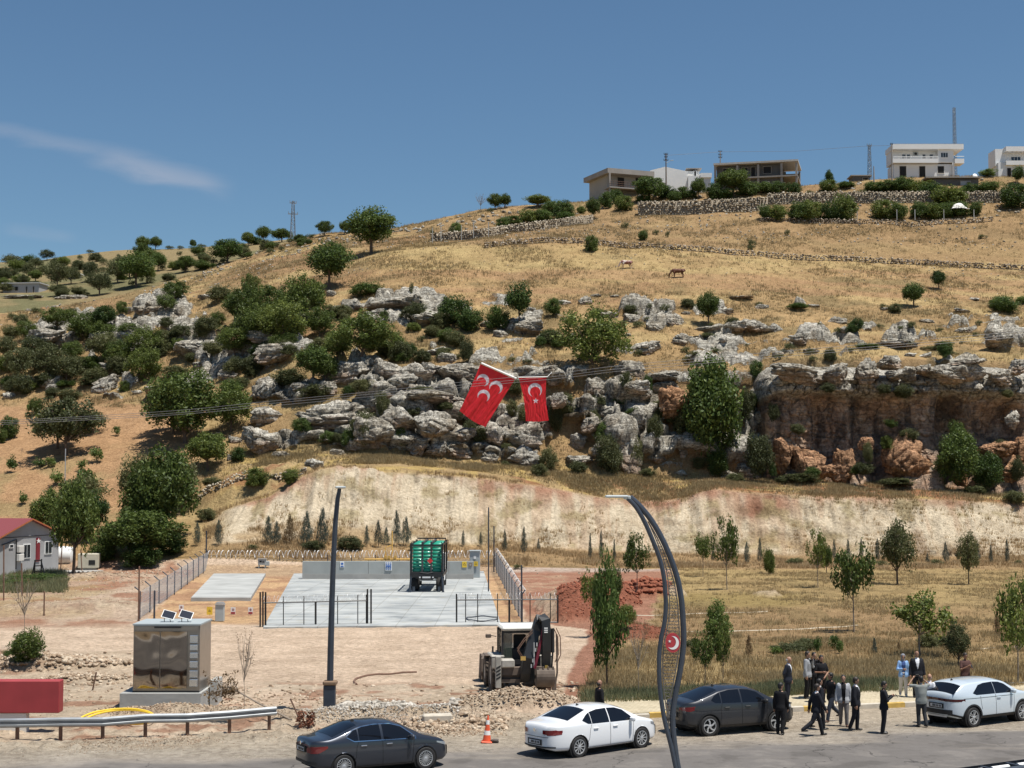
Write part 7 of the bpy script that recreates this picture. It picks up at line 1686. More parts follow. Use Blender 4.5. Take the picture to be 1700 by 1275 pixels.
# thin posts along hedge and field walls
e = empty("post_row", P(1272, 362, 276), 0, "line of slim pale fence posts in front of the hedge trees", "fence"); lo = Vector(e.location)
for px_ in (1300, 1332, 1362, 1423, 1489, 1519, 1567, 1617): q = P(px_, 363, 276); b = MB(); b.box((q.x - lo.x, q.y - lo.y, q.z - lo.z + .7), (.12, .12, 1.9)); b.build("post", M_CONC, e)
e = empty("post_row", P(720, 395, 272), 0, "line of slim fence posts on the sloping stone wall", "fence"); lo = Vector(e.location)
for px_, a_, c_ in ((718, 378, 398), (732, 376, 396), (766, 374, 394), (786, 370, 390), (811, 368, 388)): q = P(px_, c_, 256); t_ = P(px_, a_, 256); b = MB(); b.tube([tuple(q - lo - Vector((0, 0, .5))), tuple(t_ - lo)], .07, 5); b.build("post", M_CONC, e)
# ------------------------------------------------------------------ cars
def car_paint(name, c, metal=.3, rough=.32, coat=.8):
    return mat(name, c, rough, metal, .5, .03, .5, coat=coat)
M_TYRE = mat("tyre_rubber", (.022, .021, .021), .85, var=.2, scale=8)
M_TINT = mat("tinted_glass", (.006, .007, .010), .04, spec=.55)
M_CHROME = mat("chrome", (.75, .76, .77), .12, metal=1, var=.02)
M_ALLOY = mat("alloy_rim", (.55, .56, .57), .35, metal=.45, var=.02)
M_TAIL = mat("tail_light_glass", (.17, .006, .010), .12, coat=.6, var=.05)
M_TAILD = mat("dark_tail_glass", (.06, .004, .008), .12, coat=.6, var=.05)
M_HEAD = mat("headlight_glass", (.35, .37, .40), .08, metal=.4)
M_PLATE = mat("plate_white", (.62, .62, .62), .5, var=.02)
M_TRIM = mat("black_trim", (.018, .018, .019), .55)
M_UND = mat("underbody_black", (.006, .006, .006), .95)

def wheel(parent, x, y, r, side, style, wr=None, rimcol=None):
    w = empty("wheel", (x, y, r)); w.parent = parent
    tw = .215; rr = wr or r * .70
    b = MB(); b.lathe([(rr, -tw / 2), (r * .93, -tw / 2), (r * .985, -tw * .40), (r, -tw * .25), (r, tw * .25), (r * .985, tw * .40), (r * .93, tw / 2), (rr, tw / 2), (rr, -tw / 2)], seg=40, axis='y', cap=False); b.build("tyre", M_TYRE, w, smooth=True)
    yo = side * (tw / 2 - .005)
    b = MB()
    # barrel and outer lip
    b.lathe([(rr * 1.01, yo - side * .10), (rr * 1.01, yo + side * .004), (rr * .93, yo + side * .006), (rr * .91, yo - side * .03), (rr * .91, yo - side * .10)], seg=40, axis='y', cap=False)
    b.lathe([(rr * .19, yo - side * .05), (rr * .19, yo - side * .002), (rr * .10, yo + side * .005), (.002, yo + side * .006)], seg=16, axis='y')
    n, wd = {'multi': (20, .030), 'ten': (10, .055), 'swirl': (5, .10), 'five': (5, .11)}[style]
    for i in range(n):
        a = 2 * math.pi * i / n; tw_ = .55 if style == 'swirl' else 0
        segs = [(rr * .16, 0), (rr * .55, tw_ * .5), (rr * .93, tw_)]
        lines = [0.0] if style in ('multi', 'ten', 'swirl') else [-.085, .085]
        for off in lines:
            pl = []
            for rad, da in segs:
                aa = a + da + off * (.6 if rad < rr * .3 else (1.35 if rad < rr * .8 else .9)) * (2.2 if style == 'five' else 1); pl.append((rad * math.cos(aa), rad * math.sin(aa), aa))
            w0 = wd * rr * (1.0 if style != 'five' else .42)
            for (xa, za, a1), (xb, zb, a2) in zip(pl[:-1], pl[1:]):
                dx, dz = xb - xa, zb - za; ln = math.hypot(dx, dz); nx, nz = -dz / ln * w0, dx / ln * w0
                b.prism([(xa - nx, za - nz), (xb - nx, zb - nz), (xb + nx, zb + nz), (xa + nx, za + nz)], yo - side * .035, yo - side * .002)
    b.build("rim", rimcol or M_ALLOY, w)
    b = MB(); b.lathe([(rr * .92, yo - side * .075), (rr * .92, yo - side * .07)], seg=24, axis='y'); b.build("brake_disc", M_TRIM, w)
    return w

def make_car(name, label, S, pr, pf):
    """S: shape spec; pr, pf: photo pixels where the near rear and front wheels touch the road"""
    a, c = G(*pr), G(*pf); d = (c - a); ang = math.atan2(d.y, d.x)
    L_, W, hb = S['L'], S['W'] / 2, S['xr']
    tr = S['W'] / 2 - .12
    # rear near wheel at local (xr, -tr)
    ca, sa = math.cos(ang), math.sin(ang)
    mid = (a + c) / 2; lx, ly = (S['xr'] + S['xf']) / 2, -tr
    org = Vector((mid.x - (lx * ca - ly * sa), mid.y - (lx * sa + ly * ca), 0))
    e = empty(name, org, ang, label, "car")
    def I(key, x): p = S[key]; return np.interp(x, [q[0] for q in p], [q[1] for q in p])
    def sm(key, x, w=.07):       # smoothed profile
        return sum(I(key, np.asarray(x) + o) for o in (-w, -w / 2, 0, w / 2, w)) / 5
    n_se = S.get('n', 5.0)
    def Wx(x):
        t = np.abs(np.asarray(x, float) - L_ / 2) / (L_ / 2); t = np.clip(t, 0, 1)
        return W * (1 - t ** n_se) ** (1 / n_se) * (1 - .03 * np.clip((x - L_ * .6) / (L_ * .4), 0, 1) ** 2)
    def prof(x):
        x = np.clip(x, 0, L_)
        w_e = np.minimum(.07, np.maximum(.012, np.minimum(x, L_ - x) * .5))
        zt = sum(I('top', x + w_e * o) for o in (-1, -.5, 0, .5, 1)) / 5
        zs = sum(I('belt', x + w_e * o) for o in (-1, -.5, 0, .5, 1)) / 5; zb = I('bot', x)
        zs = np.minimum(zs, zt - .02)
        gh = zt - zs
        crown = .03 + .045 * np.clip(gh / .4, 0, 1)
        zre = np.maximum(zt - crown, zs + .005)
        wx = Wx(x); wr = wx * .93 - S.get('tumble', .50) * np.maximum(zre - zs - .04, 0)
        return zt, zs, zb, zre, wx, wr
    def side_y(x, z):
        zt, zs, zb, zre, wx, wr = prof(x)
        s = np.clip((z - zb) / np.maximum(zs - zb, .01), 0, 1)
        low = wx * (.945 + .055 * np.sin(np.pi * np.clip(s, 0, 1) ** .75 * .93) ** .6) 
        low = low - .012 * sstep(.62, .70, s) * (1 - sstep(.70, .95, s)) * 0
        low = low * (1 - .06 * sstep(.12, .0, s))
        g = np.clip((z - zs) / np.maximum(zre - zs, .01), 0, 1)
        y1 = low * 0 + wx * (.945 + .055 * math.sin(math.pi * .93) ** .6)
        y0 = np.where(z <= zs, low, y1 * (1 - g) + wr * g + .02 * np.sin(np.pi * g) * np.clip((zre - zs) / .3, 0, 1))
        return y0
    def top_z(x, y):
        zt, zs, zb, zre, wx, wr = prof(x); return zre + (zt - zre) * (1 - np.clip(np.abs(y) / np.maximum(wr, .02), 0, 1) ** 2.3)
    xs = np.concatenate([L_ / 2 * (1 - np.cos(np.linspace(0, .5, 26) ** 1.0 * np.pi)) * 0 + np.linspace(0, 1, 26) ** 2.2 * .35, np.arange(.37, L_ - .36, .022), L_ - np.linspace(1, 0, 26) ** 2.2 * .35])
    xs[0] = 0; xs[-1] = L_
    zt, zs, zb, zre, wx, wr = prof(xs)
    ns, ng, ntp_ = 26, 12, 12
    ring = []
    ring.append(np.stack([xs, 0 * xs, zb], 1))
    s_ = np.linspace(0, 1, ns) ** .9
    for s in s_: z = zb + (zs - zb) * s; ring.append(np.stack([xs, side_y(xs, z), z], 1))
    for g in np.linspace(0, 1, ng)[1:]: z = zs + (zre - zs) * g; ring.append(np.stack([xs, side_y(xs, z + 1e-6), z], 1))
    for t in np.linspace(1, 0, ntp_)[1:]: y = wr * t; ring.append(np.stack([xs, y, top_z(xs, y)], 1))
    half = np.stack(ring, 0)                       # (rows, nx, 3)
    rw = half.shape[0]; nx = len(xs)
    Ra = S['ra']; 
    for xw in (S['xr'], S['xf']):
        dx = half[..., 0] - xw; dz = half[..., 2] - S['r']; dd = np.hypot(dx, dz)
        m = (np.abs(dd - Ra) < .02) & (np.arange(rw)[:, None] < ns) & (np.arange(rw)[:, None] > 0)
        k = np.where(m, Ra / np.maximum(dd, .01), 1); half[..., 0] = xw + dx * k; half[..., 2] = S['r'] + dz * k
    def mk(sgn):
        v = half.copy(); v[..., 1] *= sgn; return v
    V = np.concatenate([mk(-1).reshape(-1, 3), mk(1).reshape(-1, 3)]); q = grid_quads(rw, nx)
    cen = half.reshape(-1, 3)[q].mean(1); rowi = q[:, 0] // nx
    keep = np.ones(len(q), bool)
    for xw in (S['xr'], S['xf']):
        keep &= ~((np.hypot(cen[:, 0] - xw, cen[:, 2] - S['r']) < Ra - .004) & (rowi < ns))
    q = q[keep]; Q = np.concatenate([q[:, ::-1], q + rw * nx])
    trimz = S.get('trim', 0)
    low = None
    me = np_mesh("body", V, quads=Q); me.materials.append(S['paint']); me.materials.append(M_TRIM)
    c2 = V[Q].mean(1)
    mi = np.zeros(len(Q), np.int32)
    if trimz: 
        near = np.minimum(np.hypot(c2[:, 0] - S['xr'], c2[:, 2] - S['r']), np.hypot(c2[:, 0] - S['xf'], c2[:, 2] - S['r']))
        mi[c2[:, 2] < trimz] = 1
    else: mi[c2[:, 2] < .235] = 1
    me.polygons.foreach_set('material_index', mi)
    bo = link_mesh("body", me, None, e, smooth=True)
    b = MB()
    for xw in (S['xr'], S['xf']):
        for sg in (-1, 1):
            yy = sg * (W * .97); b.lathe([(Ra + .01, yy - sg * .02), (Ra + .005, yy - sg * .42)], (xw, 0, S['r']), 32, 'y')
    b.box((L_ / 2, 0, .30), (L_ - .5, 1.25, .12)); b.build("wheel_arches", M_UND, e)
    # conforming patches laid 3 mm proud of the body
    def patch_side(nm, x0, x1, lo, hi, m, sg=-1, parent=None, rows=7, off=.004, nxx=None):
        X = np.linspace(x0, x1, nxx or max(int((x1 - x0) / .03), 3)); lo_ = np.interp(X, [p[0] for p in lo], [p[1] for p in lo]); hi_ = np.interp(X, [p[0] for p in hi], [p[1] for p in hi])
        g = []
        for t in np.linspace(0, 1, rows):
            Z = lo_ + (hi_ - lo_) * t; g.append(np.stack([X, sg * (side_y(X, Z) + off), Z], 1))
        g = np.stack(g, 0); mm = np_mesh(nm, g.reshape(-1, 3), quads=grid_quads(rows, len(X)) if sg < 0 else grid_quads(rows, len(X))[:, ::-1])
        return link_mesh(nm, mm, m, parent or e, smooth=True)
    def patch_top(nm, x0, x1, y0, y1, m, off=.005, parent=None, n1=24, n2=16):
        """y bounds as functions of t in 0..1 from x0 to x1"""
        g = []
        for t in np.linspace(0, 1, n1):
            x = x0 + (x1 - x0) * t; y = np.linspace(y0(t), y1(t), n2); g.append(np.stack([x + 0 * y, y, top_z(x + 0 * y, y) + off], 1))
        return link_mesh(nm, np_mesh(nm, np.stack(g).reshape(-1, 3), quads=grid_quads(n1, n2)[:, ::-1]), m, parent or e, smooth=True)
    if trimz:
        for sg in (-1, 1):
            for xa, xb, ha, hb in ((.04, S['xr'] - Ra, .18, .05), (S['xr'] + Ra, S['xf'] - Ra, .05, .05), (S['xf'] + Ra, L_ - .05, .05, .12)):
                patch_side("lower_trim", xa, xb, [(xa, float(np.interp(xa, *zip(*S['bot']))) + .01), (xb, float(np.interp(xb, *zip(*S['bot']))) + .01)], [(xa, trimz + ha), (xb, trimz + hb)], M_TRIM, sg, rows=4, off=.006)
            for xw in (S['xr'], S['xf']):
                t_ = np.linspace(-.25, math.pi + .25, 40); A1 = [(xw + (Ra - .002) * np.cos(t_), S['r'] + (Ra - .002) * np.sin(t_)), (xw + (Ra + .055) * np.cos(t_), S['r'] + (Ra + .055) * np.sin(t_))]
                vv = np.concatenate([np.stack([a1, sg * (side_y(a1, a2) + .008), a2], 1) for a1, a2 in A1]); link_mesh("arch_trim", np_mesh("arch_trim", vv, quads=grid_quads(2, 40)), M_TRIM, e)
    def rear_x(y): return L_ / 2 - L_ / 2 * (1 - np.clip(np.abs(y) / W, 0, .999) ** n_se) ** (1 / n_se)
    def patch_rear(nm, y0, y1, z0, z1, m, off=.012, front=False, parent=None):
        Yv = np.linspace(y0, y1, 20); g = []
        for t in (0, .33, .66, 1):
            xx = rear_x(Yv / .985) - off; xx = L_ - xx if front else xx
            g.append(np.stack([xx, Yv, z0(Yv) + (z1(Yv) - z0(Yv)) * t], 1))
        return link_mesh(nm, np_mesh(nm, np.stack(g).reshape(-1, 3), quads=grid_quads(4, 20)), m, parent or e)
    def ribbon(nm, pts, m, sg=-1, w=.006, off=.005, parent=None):
        pts = np.array(pts, float); X, Z = [], []
        for (xa, za), (xb, zb_) in zip(pts[:-1], pts[1:]):
            k = max(int(math.hypot(xb - xa, zb_ - za) / .05), 1)
            for t in np.arange(k) / k: X.append(xa + (xb - xa) * t); Z.append(za + (zb_ - za) * t)
        X.append(pts[-1][0]); Z.append(pts[-1][1]); X = np.array(X); Z = np.array(Z)
        dx = np.gradient(X); dz = np.gradient(Z); ln = np.hypot(dx, dz) + 1e-9; nx_, nz = -dz / ln * w, dx / ln * w
        A_ = np.stack([X - nx_, sg * (side_y(X - nx_, Z - nz) + off), Z - nz], 1); B_ = np.stack([X + nx_, sg * (side_y(X + nx_, Z + nz) + off), Z + nz], 1)
        return link_mesh(nm, np_mesh(nm, np.concatenate([A_, B_]), quads=grid_quads(2, len(X))), m, parent or e)
    for sg in (-1, 1):
        for (nm, x0, x1, lo, hi) in S['win']: patch_side(nm, x0, x1, lo, hi, M_TINT, sg)
        for ln in S['seams']: ribbon("door_seam", ln, M_UND, sg)
        if S.get('chrome'): 
            for ln in S['chrome']: ribbon("window_trim", ln, M_CHROME, sg, .012, .008)
        for (hx, hz_) in S['handles']:
            b = MB(); b.box((hx, sg * (float(side_y(np.array(hx), np.array(hz_))) + .018), hz_), (.20, .035, .035), bev=.012); b.build("door_handle", S.get('handle_m', M_CHROME), e)
        mx, mz = S['mirror']; ym = float(side_y(np.array(mx), np.array(mz)))
        b = MB(); b.box((mx, sg * (ym + .12), mz + .03), (.13, .22, .15), bev=.045); b.box((mx - .01, sg * (ym + .0), mz - .01), (.06, .12, .05)); b.build("mirror", S.get('mirror_m', S['paint']), e)
        for (x0, x1, lo, hi) in S['head']: patch_side("headlight", x0, x1, lo, hi, M_HEAD, sg, rows=4)
        for (x0, x1, lo, hi) in S['tail']: patch_side("tail_light", x0, x1, lo, hi, S.get('tail_m', M_TAIL), sg, rows=4, nxx=14, off=.006)
        for xw in (S['xr'], S['xf']): wheel(e, xw, sg * tr, S['r'], sg, S['rim'], rimcol=S.get('rim_m'))
        for (y0, y1, z0, z1, z2, z3) in S.get('tail_rear', []):
            patch_rear("tail_light", min(sg * y0, sg * y1), max(sg * y0, sg * y1), (lambda Y, a_=y0, b_=y1, c_=z0, d_=z2: np.interp(np.abs(Y), [min(a_, b_), max(a_, b_)], [c_, d_])), (lambda Y, a_=y0, b_=y1, c_=z1, d_=z3: np.interp(np.abs(Y), [min(a_, b_), max(a_, b_)], [c_, d_])), S.get('tail_m', M_TAIL))
    for key, nm in (('rearglass', "rear_window"), ('windshield', "windscreen")):
        x0, x1, w0, w1 = S[key]
        patch_top(nm, x0, x1, lambda t: -(w0 + (w1 - w0) * t), lambda t: (w0 + (w1 - w0) * t), M_TINT)
    for (x0, x1, w0, w1, nm, m) in S.get('toppatch', []): patch_top(nm, x0, x1, lambda t: -(w0 + (w1 - w0) * t), lambda t: (w0 + (w1 - w0) * t), m, off=.004)
    pz = S['plate']; pl = patch_rear("licence_plate", -.26, .26, lambda Y: pz - .055 + 0 * Y, lambda Y: pz + .055 + 0 * Y, M_PLATE, .03)
    if S.get('plate_box', True): patch_rear("plate_recess", -.33, .33, lambda Y: pz - .09 + 0 * Y, lambda Y: pz + .09 + 0 * Y, M_TRIM, .02)
    b = MB()
    for i, t in enumerate((-.215, -.165, -.09, -.04, .035, .085, .135)): b.box((-.036 + float(rear_x(np.array(t))), t, pz), (.01, .028, .07))
    b.build("plate_marks", M_BLACK, pl)
    for (y0, y1, z0, z1, m) in S.get('rearbands', []): patch_rear("bumper_trim", y0, y1, lambda Y, z=z0: z + 0 * Y, lambda Y, z=z1: z + 0 * Y, m, .016)
    for (y0, y1, z0, z1, m) in S.get('frontbands', []): patch_rear("grille", y0, y1, lambda Y, z=z0: z + 0 * Y, lambda Y, z=z1: z + 0 * Y, m, .016, front=True)
    if S.get('emblem'):
        b = MB(); b.lathe([(.055, -.03 ), (.055, .012)], (-.0, 0, S['emblem']), 16, 'x'); b.build("emblem", M_CHROME, e)
    b = MB(); ax = S['antenna']; b.prism([(ax, 0), (ax + .14, 0), (ax + .03, .07)], -.02, .02, M=Matrix.Translation((0, 0, float(top_z(np.array(ax), np.array(0.)))))); b.build("antenna", M_TRIM if S.get('ant_dark', True) else S['paint'], e)
    return e

P_GREY = car_paint("dark_grey_car_paint", (.040, .046, .060), .55, .30)
P_WHITE = car_paint("white_car_paint", (.78, .79, .80), .0, .25, 1.0)
P_CHAR = car_paint("charcoal_car_paint", (.030, .032, .038), .4, .34)
P_SILV = car_paint("pale_blue_white_car_paint", (.60, .67, .72), .15, .28, 1.0)

SED1 = dict(L=4.53, W=1.79, xr=.98, xf=3.62, r=.325, ra=.375, n=4.6, paint=P_GREY, rim='multi', tumble=.48,
    top=[(0, .60), (.015, .80), (.06, 1.04), (.12, 1.09), (.55, 1.12), (.70, 1.16), (1.42, 1.44), (1.75, 1.49), (2.25, 1.50), (2.65, 1.46), (2.95, 1.37), (3.55, 1.06), (3.75, 1.00), (4.20, .88), (4.42, .76), (4.50, .62), (4.53, .52)],
    belt=[(0, .56), (.04, .90), (.12, .99), (1.2, 1.00), (3.5, .92), (3.9, .86), (4.3, .74), (4.53, .48)], bot=[(0, .40), (.25, .26), (1.5, .20), (3.4, .19), (4.3, .22), (4.53, .32)],
    win=[("side_window", 1.10, 1.43, [(1.10, 1.14), (1.30, 1.02), (1.43, 1.01)], [(1.10, 1.15), (1.30, 1.29), (1.43, 1.345)]), ("side_window", 1.47, 2.17, [(1.47, 1.01), (2.17, .99)], [(1.47, 1.355), (1.80, 1.40), (2.17, 1.405)]), ("side_window", 2.25, 3.27, [(2.25, .985), (3.27, .965)], [(2.25, 1.405), (2.55, 1.385), (2.85, 1.29), (3.27, 1.0)])],
    seams=[[(2.21, .28), (2.21, .98)], [(1.45, 1.0), (1.38, .82), (1.36, .55), (1.30, .42)], [(3.24, .95), (3.20, .60), (3.18, .28)], [(1.36, .27), (3.18, .26)]],
    chrome=[[(1.08, 1.12), (1.30, 1.00), (3.30, .95)], [(1.08, 1.16), (1.30, 1.31), (1.6, 1.39), (2.0, 1.425), (2.5, 1.41), (2.85, 1.32), (3.30, .99)]],
    handles=[(1.60, .86), (2.42, .86)], mirror=(3.12, .98), head=[(4.05, 4.44), ] and [(4.02, 4.43, [(4.02, .76), (4.43, .62)], [(4.02, .80), (4.43, .72)])],
    tail=[(.02, .50, [(.02, .70), (.25, .72), (.50, .86)], [(.02, .90), (.50, .92)])], tail_rear=[(.40, .80, .73, .86, .70, .90)],
    rearglass=(.70, 1.50, .60, .52), windshield=(2.86, 3.55, .53, .66), plate=.80, rearbands=[(-.7, .7, .40, .47, M_TRIM)], frontbands=[(-.55, .55, .33, .60, M_TRIM)], emblem=.96, antenna=1.55)
SED2 = dict(L=4.77, W=1.82, xr=1.07, xf=3.78, r=.325, ra=.375, n=4.4, paint=P_WHITE, rim='ten', tumble=.47,
    top=[(0, .60), (.015, .80), (.06, 1.02), (.14, 1.06), (.60, 1.10), (.78, 1.14), (1.55, 1.42), (1.95, 1.475), (2.45, 1.48), (2.85, 1.44), (3.12, 1.36), (3.72, 1.05), (3.95, .99), (4.40, .88), (4.62, .77), (4.72, .64), (4.77, .52)],
    belt=[(0, .56), (.04, .90), (.14, .97), (1.2, .98), (3.7, .91), (4.1, .85), (4.5, .74), (4.77, .48)], bot=[(0, .36), (.25, .25), (1.5, .20), (3.6, .19), (4.5, .22), (4.77, .32)],
    win=[("side_window", 1.24, 1.60, [(1.24, 1.10), (1.45, .995), (1.60, .985)], [(1.24, 1.12), (1.45, 1.26), (1.60, 1.325)]), ("side_window", 1.62, 2.36, [(1.62, .985), (2.36, .97)], [(1.62, 1.33), (1.95, 1.385), (2.36, 1.39)]), ("side_window", 2.40, 3.44, [(2.40, .965), (3.44, .945)], [(2.40, 1.39), (2.75, 1.37), (3.05, 1.28), (3.44, .98)])],
    seams=[[(2.38, .28), (2.38, .96)], [(1.60, .98), (1.52, .80), (1.48, .55), (1.40, .42)], [(3.42, .93), (3.38, .60), (3.36, .28)], [(1.46, .27), (3.36, .26)]],
    chrome=None, handles=[(1.76, .84), (2.60, .84)], handle_m=P_WHITE, mirror=(3.28, .96), head=[(4.28, 4.66, [(4.28, .72), (4.66, .60)], [(4.28, .80), (4.66, .72)])],
    tail=[(.02, .42, [(.02, .72), (.42, .76)], [(.02, .88), (.25, .90), (.42, .80)])], tail_rear=[(.36, .80, .76, .88, .72, .88)],
    rearglass=(.80, 1.58, .62, .55), windshield=(3.03, 3.72, .55, .68), plate=.50, rearbands=[(-.72, .72, .34, .385, M_TRIM), (-.55, .55, .66, .675, M_TRIM)], frontbands=[(-.6, .6, .33, .62, M_TRIM)], emblem=.86, antenna=1.72)
SUV1 = dict(L=4.50, W=1.84, xr=.92, xf=3.58, r=.345, ra=.40, n=4.4, paint=P_CHAR, rim='swirl', tumble=.46, trim=.30,
    top=[(0, .60), (.015, .85), (.06, 1.10), (.16, 1.15), (.45, 1.20), (1.35, 1.52), (1.75, 1.58), (2.25, 1.585), (2.65, 1.54), (2.95, 1.45), (3.50, 1.15), (3.72, 1.09), (4.15, 1.00), (4.38, .88), (4.47, .70), (4.50, .58)],
    belt=[(0, .56), (.05, .98), (.16, 1.06), (1.2, 1.07), (3.4, 1.00), (3.9, .95), (4.3, .82), (4.50, .52)], bot=[(0, .42), (.3, .30), (1.5, .25), (3.4, .25), (4.3, .28), (4.5, .38)],
    win=[("side_window", 1.02, 1.38, [(1.02, 1.18), (1.15, 1.10), (1.38, 1.09)], [(1.02, 1.20), (1.15, 1.32), (1.38, 1.42)]), ("side_window", 1.42, 2.16, [(1.42, 1.085), (2.16, 1.07)], [(1.42, 1.425), (1.75, 1.485), (2.16, 1.49)]), ("side_window", 2.22, 3.24, [(2.22, 1.065), (3.24, 1.04)], [(2.22, 1.49), (2.55, 1.46), (2.85, 1.37), (3.24, 1.07)])],
    seams=[[(2.19, .33), (2.19, 1.06)], [(1.42, 1.08), (1.36, .90), (1.38, .60), (1.34, .46)], [(3.22, 1.02), (3.18, .60), (3.16, .33)], [(1.38, .32), (3.16, .32)]],
    chrome=None, handles=[(1.60, .93), (2.42, .93)], handle_m=M_TRIM, mirror=(3.08, 1.05), mirror_m=M_TRIM, head=[(4.02, 4.42, [(4.02, .84), (4.42, .72)], [(4.02, .90), (4.42, .84)])],
    tail=[(.02, .42, [(.02, .84), (.42, .98)], [(.02, .96), (.42, 1.01)])], tail_rear=[(.42, .80, .90, .96, .82, .98)],
    rearglass=(.48, 1.38, .66, .55), windshield=(2.86, 3.48, .56, .70), plate=.70, rearbands=[(-.7, .7, .40, .52, M_TRIM)], frontbands=[(-.6, .6, .42, .70, M_TRIM)], emblem=1.0, antenna=1.50)
SUV2 = dict(L=4.34, W=1.80, xr=.90, xf=3.51, r=.345, ra=.40, n=4.2, paint=P_SILV, rim='five', tumble=.40, trim=.33, 
    top=[(0, .60), (.015, .85), (.05, 1.12), (.12, 1.20), (.42, 1.40), (.62, 1.52), (.95, 1.57), (1.75, 1.59), (2.35, 1.58), (2.70, 1.52), (3.30, 1.18), (3.50, 1.12), (3.95, 1.04), (4.20, .92), (4.31, .72), (4.34, .60)],
    belt=[(0, .56), (.05, 1.02), (.14, 1.08), (1.2, 1.06), (3.3, 1.02), (3.8, .98), (4.2, .82), (4.34, .54)], bot=[(0, .44), (.3, .32), (1.5, .26), (3.3, .26), (4.1, .30), (4.34, .40)],
    win=[("side_window", .95, 2.06, [(.95, 1.16), (1.10, 1.10), (2.06, 1.09)], [(.95, 1.18), (1.30, 1.42), (1.60, 1.47), (2.06, 1.485)]), ("side_window", 2.08, 3.08, [(2.08, 1.09), (3.08, 1.07)], [(2.08, 1.485), (2.40, 1.46), (2.66, 1.38), (3.08, 1.10)])],
    seams=[[(2.07, .36), (2.07, 1.08)], [(1.28, 1.06), (1.30, .80), (1.34, .60)], [(3.06, 1.02), (3.02, .60), (3.0, .36)], [(1.36, .345), (3.0, .345)], [(.5, 1.0), (3.0, .985)]],
    chrome=None, handles=[(2.22, .95)], handle_m=P_SILV, mirror=(2.92, 1.10), head=[(3.86, 4.26, [(3.86, .86), (4.26, .78)], [(3.86, .93), (4.26, .90)])],
    tail=[(.02, .30, [(.02, .90), (.30, .93)], [(.02, .99), (.30, .97)])], tail_rear=[(0, .82, .93, 1.01, .89, .99)], tail_m=M_TAILD,
    rearglass=(.14, .56, .66, .60), windshield=(2.62, 3.30, .58, .70), plate=.74, rearbands=[(-.62, .62, .46, .62, M_TRIM), (-.45, .45, .36, .42, M_ALLOY)], frontbands=[(-.6, .6, .45, .80, M_TRIM)], antenna=.75)
make_car("parked_car", "dark grey sedan at the bottom edge, its wheels cut by the picture", SED1, (566.5, 1290), (706.8, 1276))
make_car("parked_car", "white sedan with black tinted windows between cone and ribbon lamp", SED2, (958, 1257), (1063, 1241))
make_car("parked_car", "charcoal coupe-backed car behind the ribbon lamp, fully dark", SUV1, (1175.5, 1222), (1288, 1213.5))
make_car("parked_car", "pale silver-white crossover at the right edge with black wheel arches", SUV2, (1613, 1207), (1695, 1196.5))

# ------------------------------------------------------------------ tube trailer / cascade truck seen from behind
g = G(708, 985); e = empty("tube_trailer", (g.x, g.y, .10), 0, "dark trailer frame stacked with green gas cylinders standing on the slab", "trailer")
K = g.y / F; TL_ = 7.5
Wt = 55 * K; Hb = 1.95; Ht = 94 * K * 1.0
zt = lambda py: P(708, py, g.y).z - .1
b = MB()
for sx in (-1, 1):
    for y in (0, TL_ * .5, TL_): b.box((sx * (Wt / 2 - .07), y, (zt(905) + 1.0) / 2 + .2), (.13, .13, zt(905) - 1.1))
    b.box((sx * (Wt / 2 - .07), TL_ / 2, zt(905)), (.12, TL_, .12)); b.box((sx * (Wt / 2 - .07), TL_ / 2, 1.25), (.14, TL_, .22))
for y in (0, TL_): b.box((0, y, zt(905)), (Wt, .12, .12)); 
b.box((0, TL_, zt(905) + .25), (Wt * .92, .1, .1)); b.box((0, 0, 1.25), (Wt, .2, .26))
b.box((0, TL_ * .5, 1.05), (1.0, TL_, .25)); b.build("frame", M_BLACK, e)
mg, ntg, bsg = mat_new("green_cylinder"); bsg.inputs['Base Color'].default_value = (.02, .29, .185, 1); bsg.inputs['Roughness'].default_value = .38; bsg.inputs['Coat Weight'].default_value = .3
# cylinders lie crosswise in three columns, stepped up towards the front of the trailer
rows_ = 13
zlo, zhi = 1.62, zt(903)
for i in range(rows_):
    t = i / 7.0
    if i < 8: y = .45 + t * .25; z = zlo + (zhi - .18 - zlo) * t
    else: y = .9 + (i - 7) * 1.15; z = zhi - .16
    c = MB(); xl_ = Wt * .40
    for x0, x1 in ((-.44, -.15), (-.13, .13), (.15, .44)):
        a_, d_ = x0 * Wt, x1 * Wt; c.lathe([(.05, a_ - .0), (.12, a_ + .05), (.165, a_ + .12), (.165, d_ - .06), (.13, d_ - .01), (.05, d_)], (0, y, z), 16, 'x')
    c.build("cylinder", mg, e, smooth=True)
b = MB()
for x_ in (-.135, .135): b.box((x_ * Wt, .15, (zlo + zhi) / 2), (.13, .07, zhi - zlo + .35)); b.box((x_ * Wt, TL_ / 2 + .4, zhi + .06), (.16, TL_ - .6, .08))
for x_ in (-.45, .45): b.box((x_ * Wt, .25, (zlo + zhi) / 2), (.06, .25, zhi - zlo + .3))
b.build("rack_strap", mat("dark_rack", (.05, .05, .055), .5), e)
b = MB(); b.prism([(.23 * math.cos(t), .23 * math.sin(t)) for t in (0, 1.571, 3.1416, 4.712)], -.02, .01); o = b.build("hazard_diamond", mat("hazard_red", (.55, .03, .03), .5), e); o.location = (.10 * Wt, .10, zlo + .75)
b = MB(); b.box((0, -.12, 1.12), (.62, .03, .12)); b.build("licence_plate", M_PLATE, e)
for sx in (-.5, .5): b = MB(); b.box((sx, -.12, 1.12), (.12, .03, .10)); b.build("tail_light", M_PLATE, e)
